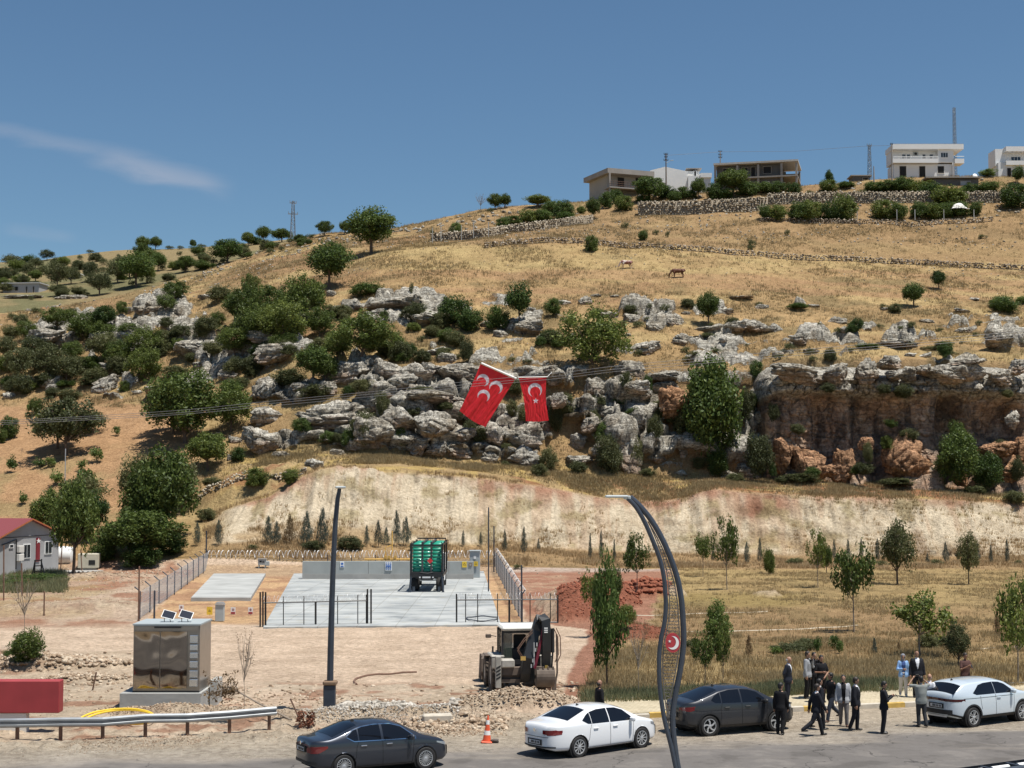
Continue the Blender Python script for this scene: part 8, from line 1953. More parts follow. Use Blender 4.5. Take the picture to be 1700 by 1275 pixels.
b = MB(); b.box((0, .2, 1.42), (Wt * .9, .5, .2)); b.box((0, .5, 1.15), (1.7, .5, .3)); b.tube([(-.5, -.05, 1.5), (.1, -.1, 1.42), (.5, -.05, 1.5)], .05, 6); b.build("rear_manifold", M_TRIM, e)
for y in (1.3, 2.6):
    for sx in (-1, 1): w_ = empty("wheel", (sx * (Wt / 2 - .32), y, .52)); w_.parent = e; b = MB(); b.lathe([(.28, -.26), (.48, -.27), (.52, -.2), (.52, .2), (.48, .27), (.28, .26)], seg=28, axis='x'); b.build("tyre", M_TYRE, w_, smooth=True); b = MB(); b.lathe([(.29, -.2), (.29, .2)], seg=20, axis='x'); b.build("rim", M_SLATE, w_)
for sx in (-1, 1):
    b = MB(); b.tube([(sx * (Wt / 2 - .1), -.05, 1.25), (sx * (Wt / 2 + .02), -.22, .02)], .07, 4); b.box((sx * (Wt / 2 + .0), -.25, .03), (.22, .2, .06)); b.box((sx * (Wt / 2 - .30), -.02, .16), (.20, .06, .5)); b.build("support_leg", M_SLATE if sx < 0 else M_SLATE, e)
# tractor-like front part under the rack
b = MB(); b.box((0, TL_ + 1.0, 1.5), (2.2, 1.6, 2.3), bev=.1); b.build("front_cab", M_WHITE, e)
for sx in (-1, 1): w_ = empty("wheel", (sx * 1.0, TL_ + .8, .5)); w_.parent = e; b = MB(); b.lathe([(.28, -.15), (.50, -.15), (.50, .15), (.28, .15)], seg=24, axis='x'); b.build("tyre", M_TYRE, w_, smooth=True)
g = G(800, 1033); b = MB(); pts = [(g.x + .95 * (1 + .05 * math.sin(t * 3)) * math.cos(t), g.y + .8 + 1.6 * math.sin(t), .16 + .02 * math.sin(5 * t)) for t in np.linspace(0, 12.4, 60)]; b.tube(pts, .035, 5); o = b.build("coiled_cable", M_SLATE); tag(o, "flat coil of dark blue cable lying on the front edge of the slab", "cable")

# ------------------------------------------------------------------ backhoe loader seen from behind
g = G(868, 1156); Yb = g.y; kb = Yb / F
e = empty("backhoe_loader", (g.x, g.y, 0), R(7), "muddy white backhoe loader with folded black digging arm, seen from behind", "backhoe")
# local: x right, y away (forward), z up; metres.
M_MUD = mat("muddy_white_paint", (.36, .34, .30), .6, var=.3, scale=2.5)
M_DIRT = mat("muddy_steel", (.13, .10, .08), .85, var=.35, scale=3)
M_ARM = mat("black_arm_paint", (.018, .019, .021), .42, var=.2, scale=2)
def bw(x, y, r, wdt):
    w_ = empty("wheel", (x, y, r)); w_.parent = e
    b = MB(); b.lathe([(r * .55, -wdt / 2), (r * .92, -wdt / 2), (r * .97, -wdt * .4), (r * .97, wdt * .4), (r * .92, wdt / 2), (r * .55, wdt / 2)], seg=36, axis='x', cap=False)
    for i in range(22):
        a_ = 2 * math.pi * i / 22
        for s_, o_ in ((-1, 0), (1, math.pi / 22)):
            Mx = Matrix.Rotation(a_ + o_, 4, 'X') @ Matrix.Translation((s_ * wdt * .24, 0, r * .985)) @ Matrix.Rotation(s_ * .6, 4, 'Z')
            v = np.array([(x_, y_, z_) for x_ in (-wdt * .24, wdt * .24) for y_ in (-.03, .03) for z_ in (-.03, .03)]); v = np.array([(Mx @ Vector(q))[:] for q in v]); b.add(v, [(0, 1, 3, 2), (4, 6, 7, 5), (0, 4, 5, 1), (2, 3, 7, 6), (0, 2, 6, 4), (1, 5, 7, 3)])
    b.build("tyre", mat("muddy_tyre", (.085, .065, .05), .9, var=.35, scale=4), w_)
    b = MB(); b.lathe([(r * .56, -wdt * .45), (r * .50, -wdt * .3), (r * .2, -wdt * .2), (r * .2, wdt * .2), (r * .50, wdt * .3), (r * .56, wdt * .45)], seg=24, axis='x'); b.build("rim", M_MUD, w_)
bw(-.98, .95, .76, .48); bw(.98, .95, .76, .48); bw(-1.0, 3.25, .62, .42); bw(1.0, 3.25, .62, .42)
b = MB(); b.box((0, 2.0, .85), (1.0, 3.8, .5), bev=.05); b.box((0, .25, .85), (2.0, .35, .6), bev=.04); b.build("chassis", M_DIRT, e)
b = MB(); b.box((0, 3.2, 1.35), (.95, 1.8, .75), bev=.12); b.build("bonnet", M_MUD, e)
for sx in (-1, 1): b = MB(); b.box((sx * .98, .95, 1.56), (.56, 1.4, .09), bev=.04); b.box((sx * .98, .30, 1.30), (.50, .08, .5), bev=.03); b.build("fender", M_MUD, e)
for sx in (-1, 1): b = MB(); b.box((sx * 1.0, 3.25, 1.32), (.46, 1.0, .06), bev=.03); b.build("mudguard", M_DIRT, e)
# cab
cx0, cx1, cy0, cy1, cz0, cz1 = -.78, .78, .35, 1.90, 1.30, 2.58
b = MB()
for x_ in (cx0, cx1):
    for y_ in (cy0, cy1): b.box((x_, y_, (cz0 + cz1) / 2), (.08, .08, cz1 - cz0))
    b.box((x_, (cy0 + cy1) / 2, cz0), (.10, cy1 - cy0, .10)); b.box((x_, 1.2, (cz0 + cz1) / 2), (.06, .06, cz1 - cz0))
for y_ in (cy0, cy1): b.box((0, y_, cz0 + .02), (cx1 - cx0, .08, .18)); b.box((0, y_, cz1 - .05), (cx1 - cx0, .06, .1))
b.box((0, cy0, cz0 + .75), (.04, .05, 1.4)) if False else None
b.build("cab_frame", M_TRIM, e)
b = MB(); b.box((0, 1.12, cz1 + .08), (1.66, 1.85, .17), bev=.07); b.build("cab_roof", mat("dusty_white_roof", (.66, .65, .60), .6, var=.12, scale=2), e)
gl, ntl, bgl = mat_new("cab_glass"); bgl.inputs['Base Color'].default_value = (.06, .075, .06, 1); bgl.inputs['Roughness'].default_value = .06; bgl.inputs['Alpha'].default_value = .5
for (x_, y_, w_, d_) in ((cx0, 1.15, .015, 1.5), (cx1, 1.15, .015, 1.5), (0, cy1, 1.5, .015)): b = MB(); b.box((x_, y_, (cz0 + cz1) / 2), (w_, d_, cz1 - cz0 - .15)); b.build("cab_window", gl, e)
b = MB(); b.box((-.58, cy0, (cz0 + cz1) / 2 + .02), (.38, .015, cz1 - cz0 - .2)); b.build("rear_window", gl, e)
b = MB(); b.box((.05, 1.1, 1.65), (.55, .5, .14), bev=.05); b.box((.05, 1.38, 1.98), (.52, .14, .7), bev=.05); b.build("seat", M_TRIM, e)
b = MB(); b.box((.0, .7, 1.6), (1.3, .3, .5), bev=.05); b.build("console", M_TRIM, e)
# mirrors, exhaust
b = MB(); b.tube([(-.85, 1.9, 2.2), (-1.15, 1.95, 2.25)], .02, 5); b.box((-1.18, 1.95, 2.22), (.24, .06, .16), bev=.03); b.build("mirror", M_DIRT, e)
b = MB(); b.tube([(-.62, 2.6, 1.6), (-.62, 2.6, 2.15)], .045, 8); b.tube([(-.95, 2.35, 1.4), (-.95, 2.35, 1.75)], .04, 6); b.build("exhaust", M_TRIM, e)
# stabiliser frame at the rear
b = MB(); b.box((0, .02, 1.0), (2.1, .18, .30)); b.box((0, .02, .62), (2.1, .16, .14)); b.build("rear_frame", M_DIRT, e)
for sx in (-1, 1):
    b = MB(); b.box((sx * 1.0, -.06, .98), (.22, .24, 1.25), bev=.02); b.build("stabiliser", M_MUD if sx < 0 else M_DIRT, e)
    b = MB(); b.box((sx * 1.0, -.08, .28), (.15, .18, .46)); b.box((sx * 1.0, -.08, .07), (.34, .36, .06)); b.build("stabiliser_foot", M_RUST, e)
b = MB(); 
for i in range(4): b.prism([(-1.09, .68 + i * .14), (-.91, .78 + i * .14), (-.91, .85 + i * .14), (-1.09, .75 + i * .14)], -.19, -.184)
b.build("hazard_stripes", M_TRIM, e)
b = MB(); b.box((-.62, .06, 1.32), (.55, .5, .34), bev=.05); b.build("rear_body_panel", M_MUD, e)
# boom: curved, rising from the kingpost at right of centre to the knuckle, then the dipper comes down to the bucket
bx = .28
def arm(pts, w_, nm, m=M_ARM, parent=e, x0=bx, dx=.0):
    """pts: list of (x,y,z,half height) -> box-section beam of width w_"""
    b = MB(); n = len(pts); v = []
    for i, (x, y, z, h) in enumerate(pts):
        p0 = np.array(pts[max(i - 1, 0)][:3]); p1 = np.array(pts[min(i + 1, n - 1)][:3]); t = p1 - p0; t /= np.linalg.norm(t); side = np.array([1., 0, 0]); side -= t * t.dot(side); side /= np.linalg.norm(side); up = np.cross(side, t)
        c = np.array([x, y, z])
        for a_, d_ in ((-1, -1), (1, -1), (1, 1), (-1, 1)): v.append(c + side * a_ * w_ / 2 + up * d_ * h)
    f = []
    for i in range(n - 1):
        for j in range(4): f.append((i * 4 + j, i * 4 + (j + 1) % 4, (i + 1) * 4 + (j + 1) % 4, (i + 1) * 4 + j))
    f += [(3, 2, 1, 0), tuple(range((n - 1) * 4, n * 4))]; b.add(v, f); return b.build(nm, m, parent)
b = MB(); b.box((.22, -.18, .95), (.42, .42, .95), bev=.05); b.build("kingpost", M_ARM, e)
arm([(.02, -.30, .72, .16), (.02, -.55, 1.05, .22), (.10, -.62, 1.60, .24), (.28, -.48, 2.15, .22), (.48, -.38, 2.65, .20), (.60, -.38, 2.98, .20), (.66, -.55, 3.14, .17)], .36, "boom")
arm([(.66, -.55, 3.16, .15), (.80, -.72, 3.05, .19), (.84, -.74, 2.6, .20), (.84, -.72, 1.9, .17), (.84, -.68, 1.25, .12)], .34, "dipper")
b = MB(); b.tube([(.36, -.86, 1.2), (.62, -.80, 2.3)], .065, 8); b.tube([(.62, -.80, 2.3), (.70, -.75, 2.85)], .035, 8); b.build("boom_ram", mat("ram_red", (.16, .015, .03), .4), e)
b = MB(); b.tube([(1.10, -.72, 2.75), (1.10, -.74, 1.8)], .07, 8); b.tube([(1.10, -.74, 1.8), (1.06, -.72, 1.2)], .035, 8); b.build("bucket_ram", M_TRIM, e)
b = MB()
for dx in (0, .10): b.tube([(1.16 + dx, -.6, 2.75), (1.32 + dx, -.62, 2.4), (1.34 + dx, -.62, 1.7), (1.20 + dx, -.62, 1.4)], .02, 5); b.tube([(-.1, -.8, 1.55 + dx), (-.32, -.85, 1.9 + dx), (-.05, -.75, 2.25 + dx), (.3, -.7, 2.6 + dx)], .018, 5)
b.build("hydraulic_hoses", M_RUST, e)
b = MB(); b.tube([(1.28, -.6, 2.5), (1.30, -.6, 1.0), (1.22, -.6, .55)], .04, 6); b.box((1.18, -.55, .55), (.16, .2, .5)); b.build("side_link", M_DIRT, e)
# digging bucket: curved shell
prof = []; 
for t in np.linspace(-.2, 2.6, 12): prof.append((-.78 - .05 + .42 * math.cos(t + 2.6) , .92 + .46 * math.sin(t + 2.6)))
b = MB(); v = []; 
for (y, z) in prof: v += [(.40, y, z), (1.12, y, z)]
b.add(v, [(2 * i, 2 * i + 1, 2 * i + 3, 2 * i + 2) for i in range(len(prof) - 1)])
for x_ in (.40, 1.12): n0 = len(prof); b.add([(x_, y, z) for y, z in prof], [tuple(range(n0))])
for i in range(4): x_ = .46 + i * .2; y, z = prof[-1]; b.box((x_, y - .03, z - .02), (.06, .16, .05)); y, z = prof[0]; b.box((x_, y, z), (.06, .08, .14))
b.build("digging_bucket", mat("worn_bucket", (.15, .115, .09), .75, var=.35, scale=3), e)
b = MB(); b.box((.84, -.66, 1.28), (.2, .3, .3), bev=.04); b.build("bucket_pivot", mat("rusty_yellow", (.42, .27, .06), .7), e)
b = MB(); b.box((.335, -.879, 1.72), (.035, .008, 1.0))
for i in range(5): b.box((.205 + i * .055 + .02, -.885 + 0, 1.30 + i * .21), (.05, .012, .14))
b.build("arm_lettering", mat("arm_grey_letters", (.42, .42, .42), .6), e)
b = MB(); [b.box((.80, -.945, 2.62 + i * .08), (.14, .012, .045)) for i in range(3)]; b.build("arm_badge", M_WHITE, e)
b = MB(); b.box((-.10, -.88, 1.60), (.20, .03, .16)); b.build("work_lamp", mat("amber_lens", (.55, .35, .10), .3), e)
# loader bucket and arms at the front
for sx in (-1, 1): arm([(sx * .62, 2.2, 1.5, .12), (sx * .62, 3.6, 1.35, .12), (sx * .62, 4.5, .7, .09)], .14, "loader_arm", M_MUD)
pr_ = [(4.55, 1.0), (4.75, 1.18), (5.25, 1.15), (4.95, .95), (4.82, .6), (5.0, .22), (5.75, .12), (5.75, .06), (4.7, .10), (4.52, .45)]
b = MB(); b.prism(pr_, -1.2, 1.2, axis='x'); 
for x_ in (-1.2, 1.17): b.prism([(4.55, .12), (5.7, .08), (5.3, 1.12), (4.6, 1.12)], x_, x_ + .04, axis='x')
b.build("loader_bucket", M_DIRT, e)
# ------------------------------------------------------------------ people
SPH = None
def sph(c, r, seg=10, sq=(1, 1, 1)):
    global SPH
    if SPH is None:
        bm = bmesh.new(); bmesh.ops.create_icosphere(bm, subdivisions=2, radius=1); SPH = (np.array([v.co[:] for v in bm.verts]), [tuple(v.index for v in f.verts) for f in bm.faces]); bm.free()
    return SPH[0] * (r * np.array(sq)) + np.array(c), SPH[1]
class Clay(MB):
    """overlapping limbs and rings that are fused into one skin with a voxel remesh"""
    def limb(s, pts, rads):
        v, f = tube_np(pts, rads, 12); n = len(pts)
        s.add(v, [tuple(q) for q in f] + [tuple(range(12))[::-1], tuple(range((n - 1) * 12, n * 12))])
        for p, r in zip(pts, rads): s.add(*sph(p, r * .99))
        return s
    def rings(s, rg, seg=24, M=None):
        """rg: (x, y, z, rx, ry)"""
        v = []
        for (x, y, z, rx, ry) in rg:
            for j in range(seg): a = 2 * math.pi * j / seg; v.append((x + rx * math.cos(a), y + ry * math.sin(a), z))
        n = len(rg); f = [(i * seg + j, i * seg + (j + 1) % seg, (i + 1) * seg + (j + 1) % seg, (i + 1) * seg + j) for i in range(n - 1) for j in range(seg)] + [tuple(range(seg))[::-1], tuple(range((n - 1) * seg, n * seg))]
        v = np.array(v)
        if M is not None: v = np.array([(M @ Vector(q))[:] for q in v])
        return s.add(v, f)
    def fuse(s, name, m, parent, vox=.014, smooth=2, extra=None, cut=None):
        o = s.build("tmp", m); mod = o.modifiers.new("r", 'REMESH'); mod.mode = 'VOXEL'; mod.voxel_size = vox
        if smooth: sm_ = o.modifiers.new("s", 'SMOOTH'); sm_.iterations = smooth; sm_.factor = .6
        dg = bpy.context.evaluated_depsgraph_get(); me = bpy.data.meshes.new_from_object(o.evaluated_get(dg)); bpy.data.objects.remove(o)
        if cut or extra:
            bm = bmesh.new(); bm.from_mesh(me)
            if cut: bmesh.ops.delete(bm, geom=[f for f in bm.faces if cut(f.calc_center_median(), f.normal)], context='FACES')
            if extra:
                for v, f in extra:
                    vs = [bm.verts.new(q) for q in v]
                    for q in f:
                        try: bm.faces.new([vs[i] for i in q])
                        except Exception: pass
            bm.to_mesh(me); bm.free()
        me.name = name
        if not len(me.materials): me.materials.append(m)
        return link_mesh(name, me, None, parent, smooth=True)
def cloth(n, c, r=.8): return mat(n, c, r, 0, .25, .12, 6)
SK = mat("skin", (.36, .20, .13), .55, var=.08, scale=8); SKD = mat("tanned_skin", (.27, .14, .09), .55, var=.08, scale=8)
C_BLK = cloth("black_cloth", (.009, .009, .011)); C_SUIT = cloth("black_suit", (.012, .013, .018)); C_NAVY = cloth("dark_navy_suit", (.014, .017, .028))
C_SHIRT = cloth("white_shirt", (.70, .71, .74)); C_GREY = cloth("light_grey_blazer", (.28, .29, .31)); C_GREY2 = cloth("pale_grey_blazer", (.38, .39, .41)); C_TEE = cloth("grey_tee", (.22, .235, .225))
C_JEAN = cloth("dark_jeans", (.030, .036, .052)); C_CHINO = cloth("grey_trousers", (.17, .16, .16)); C_DGR = cloth("charcoal_trousers", (.035, .037, .042)); C_BLU = cloth("light_blue_jacket", (.24, .40, .66)); C_SCARF = cloth("grey_scarf", (.20, .21, .24))
C_WTR = cloth("cream_trousers", (.62, .58, .52)); C_BRN = cloth("brown_shirt", (.085, .042, .036)); C_SHOE = mat("black_shoes", (.010, .009, .009), .4); C_SHOEB = mat("brown_shoes", (.10, .05, .03), .5)
H_BLK = mat("black_hair", (.012, .010, .009), .6); H_GRY = mat("grey_hair", (.30, .29, .28), .7); H_BRN = mat("dark_brown_hair", (.022, .014, .010), .6); C_PAT = cloth("blue_pattern_scarf", (.05, .09, .24)); M_EYE = mat("sunglasses", (.006, .006, .006), .2)

ARMS = {'down': ((.00, .055, -.28), (.05, .075, -.53)), 'swingf': ((.10, .05, -.26), (.22, .05, -.47)), 'swingb': ((-.13, .06, -.25), (-.16, .07, -.49)), 'fold': ((.05, .07, -.27), (.27, -.13, -.25)),
        'clasp': ((.03, .08, -.28), (.22, -.12, -.44)), 'phone': ((.10, .06, -.26), (.27, -.12, -.14)), 'face': ((.12, .10, -.24), (.16, -.08, .06)), 'camera': ((.16, .20, .02), (.24, -.02, .24)), 'back': ((-.10, .07, -.26), (-.12, -.10, -.42)), 'bag': ((.0, .07, -.28), (.08, .05, -.52))}
def person(px, py, hgt, face, label, top=C_BLK, legs=C_BLK, arms=('down', 'down'), stride=0.0, jacket=None, shirt=None, tie=None, sleeve='long', hair=H_BLK, bald=0, skin=SK, shoes=C_SHOE, lean=0.0, head=0.0, headz=0.0, scarf=None, glasses=False, build=1.0, long_coat=False, phone=False, tuck=False):
    g = G(px, py, 0.0) if py > 1188 else G(px, py, .15)
    e = empty("person", g, R(face), label, "person"); S = hgt / 1.75; e.scale = (S * (.5 + .5 * build), S * build, S) if False else (S, S, S)
    B_ = build
    # joints
    L = {}
    for sd_ in (1, -1):
        sw = stride * sd_; hip = np.array([0, .095 * sd_, .91]); th = R(sw * 24); kb_ = R(8 + (22 if sw < 0 else 4) * abs(stride))
        knee = hip + .42 * np.array([math.sin(th), 0, -math.cos(th)]); sh_ = th - kb_; ank = knee + .41 * np.array([math.sin(sh_), .01 * sd_, -math.cos(sh_)])
        L[sd_] = (hip, knee, ank)
    low = min(L[1][2][2], L[-1][2][2]) - .075
    for k in L: L[k] = tuple(j - [0, 0, low] for j in L[k])
    zo = -low
    ln = R(lean)
    def up(x, y, z):       # torso lean about the hips
        dz = z - .92; return np.array([x * math.cos(ln) + dz * math.sin(ln), y, .92 + dz * math.cos(ln) - x * math.sin(ln) + zo])
    A_ = {}
    for sd_, nm in ((1, arms[0]), (-1, arms[1])):
        s0 = up(0, .175 * sd_ * B_, 1.40); e0, w0 = ARMS[nm]
        A_[sd_] = (s0, s0 + np.array([e0[0], e0[1] * sd_, e0[2]]), s0 + np.array([w0[0], w0[1] * sd_, w0[2]]))
    hc = up(.015, 0, 1.625)
    def torso(c, k, z0, z1, fl=0.0):
        rg = [(0, 0, .80, .10 + fl, .150 + fl), (0, 0, .90, .112 + fl * .8, .165 + fl * .7), (0, 0, 1.02, .105 + .02 * (B_ - 1) * 5, .150), (.008, 0, 1.16, .110 + .03 * (B_ - 1) * 5, .162), (.01, 0, 1.30, .113, .185), (0, 0, 1.39, .098, .200), (-.005, 0, 1.45, .075, .14), (-.005, 0, 1.49, .052, .062)]
        out = []
        v = []
        for (x, y, z, rx, ry) in rg:
            if z0 <= z <= z1: out.append((x, y, z, (rx + k) * (.4 + .6 * B_), (ry + k) * B_))
        vv = []; seg = 24; kk = 1.06 if k > 0 else 1
        for (x, y, z, rx, ry) in out:
            for j in range(seg): a = 2 * math.pi * j / seg; vv.append(up(x + rx * kk * math.cos(a), y + ry * kk * math.sin(a), z))
        n = len(out); f = [(i * seg + j, i * seg + (j + 1) % seg, (i + 1) * seg + (j + 1) % seg, (i + 1) * seg + j) for i in range(n - 1) for j in range(seg)] + [tuple(range(seg))[::-1], tuple(range((n - 1) * seg, n * seg))]
        c.add(np.array(vv), f)
    # --- body
    b = Clay(); torso(b, -.03, .8, 1.5)
    b.limb([up(0, 0, 1.44), up(.01, 0, 1.54)], [.052, .050])
    Hm = Matrix.Translation(hc) @ Matrix.Rotation(R(headz), 4, 'Z') @ Matrix.Rotation(R(head), 4, 'Y')
    hp = lambda x, y, z: np.array((Hm @ Vector((x, y, z)))[:])
    def hs(c, r, sq): v, f = sph((0, 0, 0), r, sq=sq); v = np.array([(Hm @ Vector((q[0] + c[0], q[1] + c[1], q[2] + c[2])))[:] for q in v]); return v, f
    for c_, r_, sq in (((0, 0, .02), .1, (.98, .76, 1.05)), ((.02, 0, -.05), .07, (.95, .82, .95)), ((.055, 0, -.085), .035, (.9, .9, .8)), ((.092, 0, -.015), .018, (1.1, .7, 1.5)), ((.08, 0, .028), .02, (.6, 2.2, .5)), ((.088, 0, -.055), .014, (.7, 1.7, .6)), ((-.005, .078, -.01), .02, (.8, .4, 1.3)), ((-.005, -.078, -.01), .02, (.8, .4, 1.3))): b.add(*hs(c_, r_, sq))
    for sd_ in (1, -1):
        h_, k_, a_ = L[sd_]; b.limb([h_, k_, a_], [.075, .048, .036]); s0, e0, w0 = A_[sd_]; b.limb([s0, e0, w0], [.048, .038, .026])
    hands = []
    for sd_ in (1, -1):
        s0, e0, w0 = A_[sd_]; d = (w0 - e0); d /= np.linalg.norm(d); wd_ = np.cross(d, [0, 1., 0]); nn = np.linalg.norm(wd_); wd_ = np.array([1., 0, 0]) if nn < .3 else wd_ / nn; wd_ = wd_ - d * d.dot(wd_); wd_ /= np.linalg.norm(wd_); nrm_ = np.cross(d, wd_)
        pc = w0 + d * .05
        b.limb([w0, w0 + d * .04 + wd_ * .012, w0 + d * .085], [.026, .032, .030])
        for i, (o_, l_) in enumerate(((-.030, .060), (-.010, .072), (.010, .068), (.029, .052))):
            p0 = w0 + d * .082 + wd_ * o_; p1 = p0 + d * l_ * .5 + nrm_ * .008 * sd_; p2 = p1 + d * l_ * .42 + nrm_ * .022 * sd_; v, f = tube_np([p0 - d * .03, p0, p1, p2], [.009, .009, .008, .006], 5); hands.append((v, [tuple(q) for q in f] + [tuple(range(15, 20))]))
        p0 = w0 + d * .03 + wd_ * -.03; v, f = tube_np([p0, p0 + d * .03 - wd_ * .022, p0 + d * .062 - wd_ * .030], [.011, .010, .007], 5); hands.append((v, [tuple(q) for q in f] + [tuple(range(10, 15))]))
    b.fuse("body", skin, e, .0125, 1, extra=hands)
    # --- trousers and shoes
    c = Clay()
    hipz = [(0, 0, .86, .115 * (.4 + .6 * B_), .165 * B_), (0, 0, .95, .118 * (.4 + .6 * B_), .158 * B_), (0, 0, 1.02, .112 * (.4 + .6 * B_), .150 * B_)]
    c.rings([(x, y, z + zo, a, d) for x, y, z, a, d in hipz])
    for sd_ in (1, -1):
        h_, k_, a_ = L[sd_]; c.limb([h_ + [0, 0, -.02], (h_ + k_) / 2, k_, (k_ + a_) / 2, a_ + [0, 0, .01]], [.100, .092, .074, .068, .062])
    c.fuse("trousers", legs, e, .015, 2)
    sh = Clay()
    for sd_ in (1, -1):
        a_ = L[sd_][2]; pit = 0.0
        gx, gz_ = a_[0], max(a_[2] - .075, 0)
        tl = .05 if gz_ > .02 else 0
        v, f = sph((0, 0, 0), 1, sq=(.135, .048, .045)); v = v.copy(); v[:, 2] = np.where(v[:, 2] < -.02, -.02, v[:, 2]); v = v + [gx + .055, a_[1] + .01 * sd_, gz_ + .035]; sh.add(v, f)
        sh.limb([a_ + [0, 0, -.02], [gx, a_[1], gz_ + .05]], [.042, .046])
    sh.fuse("shoes", shoes, e, .012, 1)
    # --- upper clothing
    def sleeves(c, k, to):
        for sd_ in (1, -1):
            s0, e0, w0 = A_[sd_]
            if to == 'short': m_ = s0 + (e0 - s0) * .72; c.limb([s0 + [0, -.02 * sd_, .01], m_], [.062 + k, .058 + k])
            elif to == 'none': pass
            else: c.limb([s0 + [0, -.02 * sd_, .01], e0, w0 + (e0 - w0) * .02], [.068 + k, .058 + k, .045 + k])
    inner = shirt if jacket is not None else top
    def neckcut(c_, n): return False
    if jacket is None:
        c = Clay(); torso(c, .012, .8 if not tuck else .9, 1.46, .008); sleeves(c, 0, sleeve); c.fuse("shirt", top, e, .0145, 2)
        c = Clay(); c.limb([up(0, 0, 1.455), up(.005, 0, 1.485)], [.062, .058]); c.fuse("collar", top, e, .012, 1)
    else:
        c = Clay(); torso(c, .004, .9, 1.46); c.limb([up(0, 0, 1.45), up(.005, 0, 1.495)], [.060, .057]); c.fuse("shirt", shirt or C_SHIRT, e, .0145, 1)
        ca_, sa_ = math.cos(ln), math.sin(ln)
        def vcut(p, n):
            x = p.x * ca_ - (p.z - zo - .92) * sa_; z = .92 + (p.z - zo - .92) * ca_ + p.x * sa_
            w_ = (.075 if z > 1.36 else .075 * max((z - 1.03) / .33, 0)) if not long_coat else (.05 + .03 * max((z - .9) / .5, 0))
            return x > .03 and abs(p.y) < w_ and z > (1.03 if not long_coat else .7)
        c = Clay(); torso(c, .020, .8, 1.46, .022); sleeves(c, .006, 'long'); c.fuse("jacket", jacket, e, .0145, 2, cut=vcut)
        if tie is not None:
            b = MB(); v = []
            for z, w_ in ((1.455, .018), (1.42, .022), (1.25, .030), (1.08, .036), (1.04, .004)):
                rx = .113 * (.4 + .6 * B_) + .018; v += [up(rx if z < 1.4 else .075 + .01, -w_, z), up(rx if z < 1.4 else .075 + .01, w_, z)]
            b.add(v, [(2 * i, 2 * i + 1, 2 * i + 3, 2 * i + 2) for i in range(4)]); b.build("tie", tie, e)
    # --- hair
    if scarf is not None:
        c = Clay(); c.add(*hs((-.018, 0, .025), .118, (.98, .88, 1.05))); c.add(*hs((-.03, 0, -.08), .09, (.8, .95, 1.0))); c.limb([up(-.01, 0, 1.47), hp(-.01, 0, -.10)], [.085, .07])
        Mi = Hm.inverted(); c.fuse("headscarf", scarf, e, .012, 1, cut=lambda p, n: (lambda q: q.x > .055 and abs(q.y) < .062 and -.11 < q.z < .075)(Mi @ p))
    else:
        c = Clay()
        if bald: c.add(*hs((-.035, 0, -.015), .092, (.92, .92, .75)))
        else: c.add(*hs((-.016, 0, .038), .104, (.98, .84, .98))); c.add(*hs((-.04, 0, -.02), .085, (.75, .9, .9)))
        Mi = Hm.inverted(); 
        c.fuse("hair", hair, e, .011, 1, cut=(lambda p, n: (lambda q: (q.x > .045 and q.z < .075) or q.z > .06)(Mi @ p)) if bald else (lambda p, n: (lambda q: q.x > .035 and q.z < .068)(Mi @ p)))
    if glasses:
        b = MB(); 
        for y in (-.03, .03): v, f = hs((.088, y, .008), .024, (.35, 1, .7)); b.add(v, f)
        b.build("sunglasses", M_EYE, e)
    else:
        b = MB()
        for y in (-.030, .030): v, f = hs((.082, y, .010), .009, (.6, 1.2, .6)); b.add(v, f)
        b.build("eyes", M_EYE, e)
    return e, A_, S
def held(e, pt, d, m, name, label, cat, face, rot=(0, 0, 0)):
    """small thing held in the hand, a thing of its own"""
    M_ = Matrix.Translation(e.location) @ Matrix.Rotation(R(face), 4, 'Z'); s = e.scale[0]; p = M_ @ Vector((pt[0] * s, pt[1] * s, pt[2] * s))
    b = MB(); b.box((0, 0, 0), d, bev=min(d) * .3); o = b.build(name, m); o.location = p; o.rotation_euler = (rot[0], rot[1], R(face) + rot[2]); tag(o, label, cat)

person(995, 1214, 1.76, 25, "bald man in a black shirt walking behind the white sedan", bald=1, hair=H_BRN, skin=SKD, head=5)
person(1308, 1169, 1.80, -25, "grey-haired man in a dark jacket and white shirt, behind the charcoal car's front", jacket=C_NAVY, shirt=C_SHIRT, legs=C_NAVY, arms=('down', 'back'), hair=H_GRY, bald=1, lean=3, head=8)
person(1296, 1219, 1.74, 62, "man all in black beside the charcoal car's front wheel, back turned", arms=('down', 'bag'), lean=4, stride=.15, head=10, headz=-40)
person(1341, 1160, 1.84, -30, "man in a light grey blazer and black trousers standing on the pavement", jacket=C_GREY, shirt=C_BLK, arms=('face', 'down'), hair=H_BRN, head=6)
person(1352, 1158, 1.76, -60, "man in black mostly hidden behind the grey blazer, hand at his face", arms=('face', 'down'), hair=H_BLK)
person(1364, 1166, 1.80, -80, "man in a black T-shirt with folded arms on the pavement", sleeve='short', arms=('clasp', 'fold'), hair=H_BLK, head=12, skin=SKD)
person(1361, 1211, 1.76, 10, "man in a black suit just behind the striding man, almost hidden", jacket=C_SUIT, shirt=C_SHIRT, legs=C_SUIT, stride=-.5, hair=H_BLK)
person(1355, 1222, 1.80, 12, "man in a black suit with white collar striding to the right", jacket=C_SUIT, shirt=C_SHIRT, legs=C_SUIT, arms=('swingb', 'swingf'), stride=1.0, hair=H_BRN, head=10, lean=3)
person(1380, 1198, 1.78, 205, "man in a black T-shirt and blue jeans walking to the left", sleeve='short', legs=C_JEAN, arms=('swingb', 'swingf'), stride=.9, hair=H_BLK, head=0, headz=-20, skin=SKD, shoes=C_SHOEB)
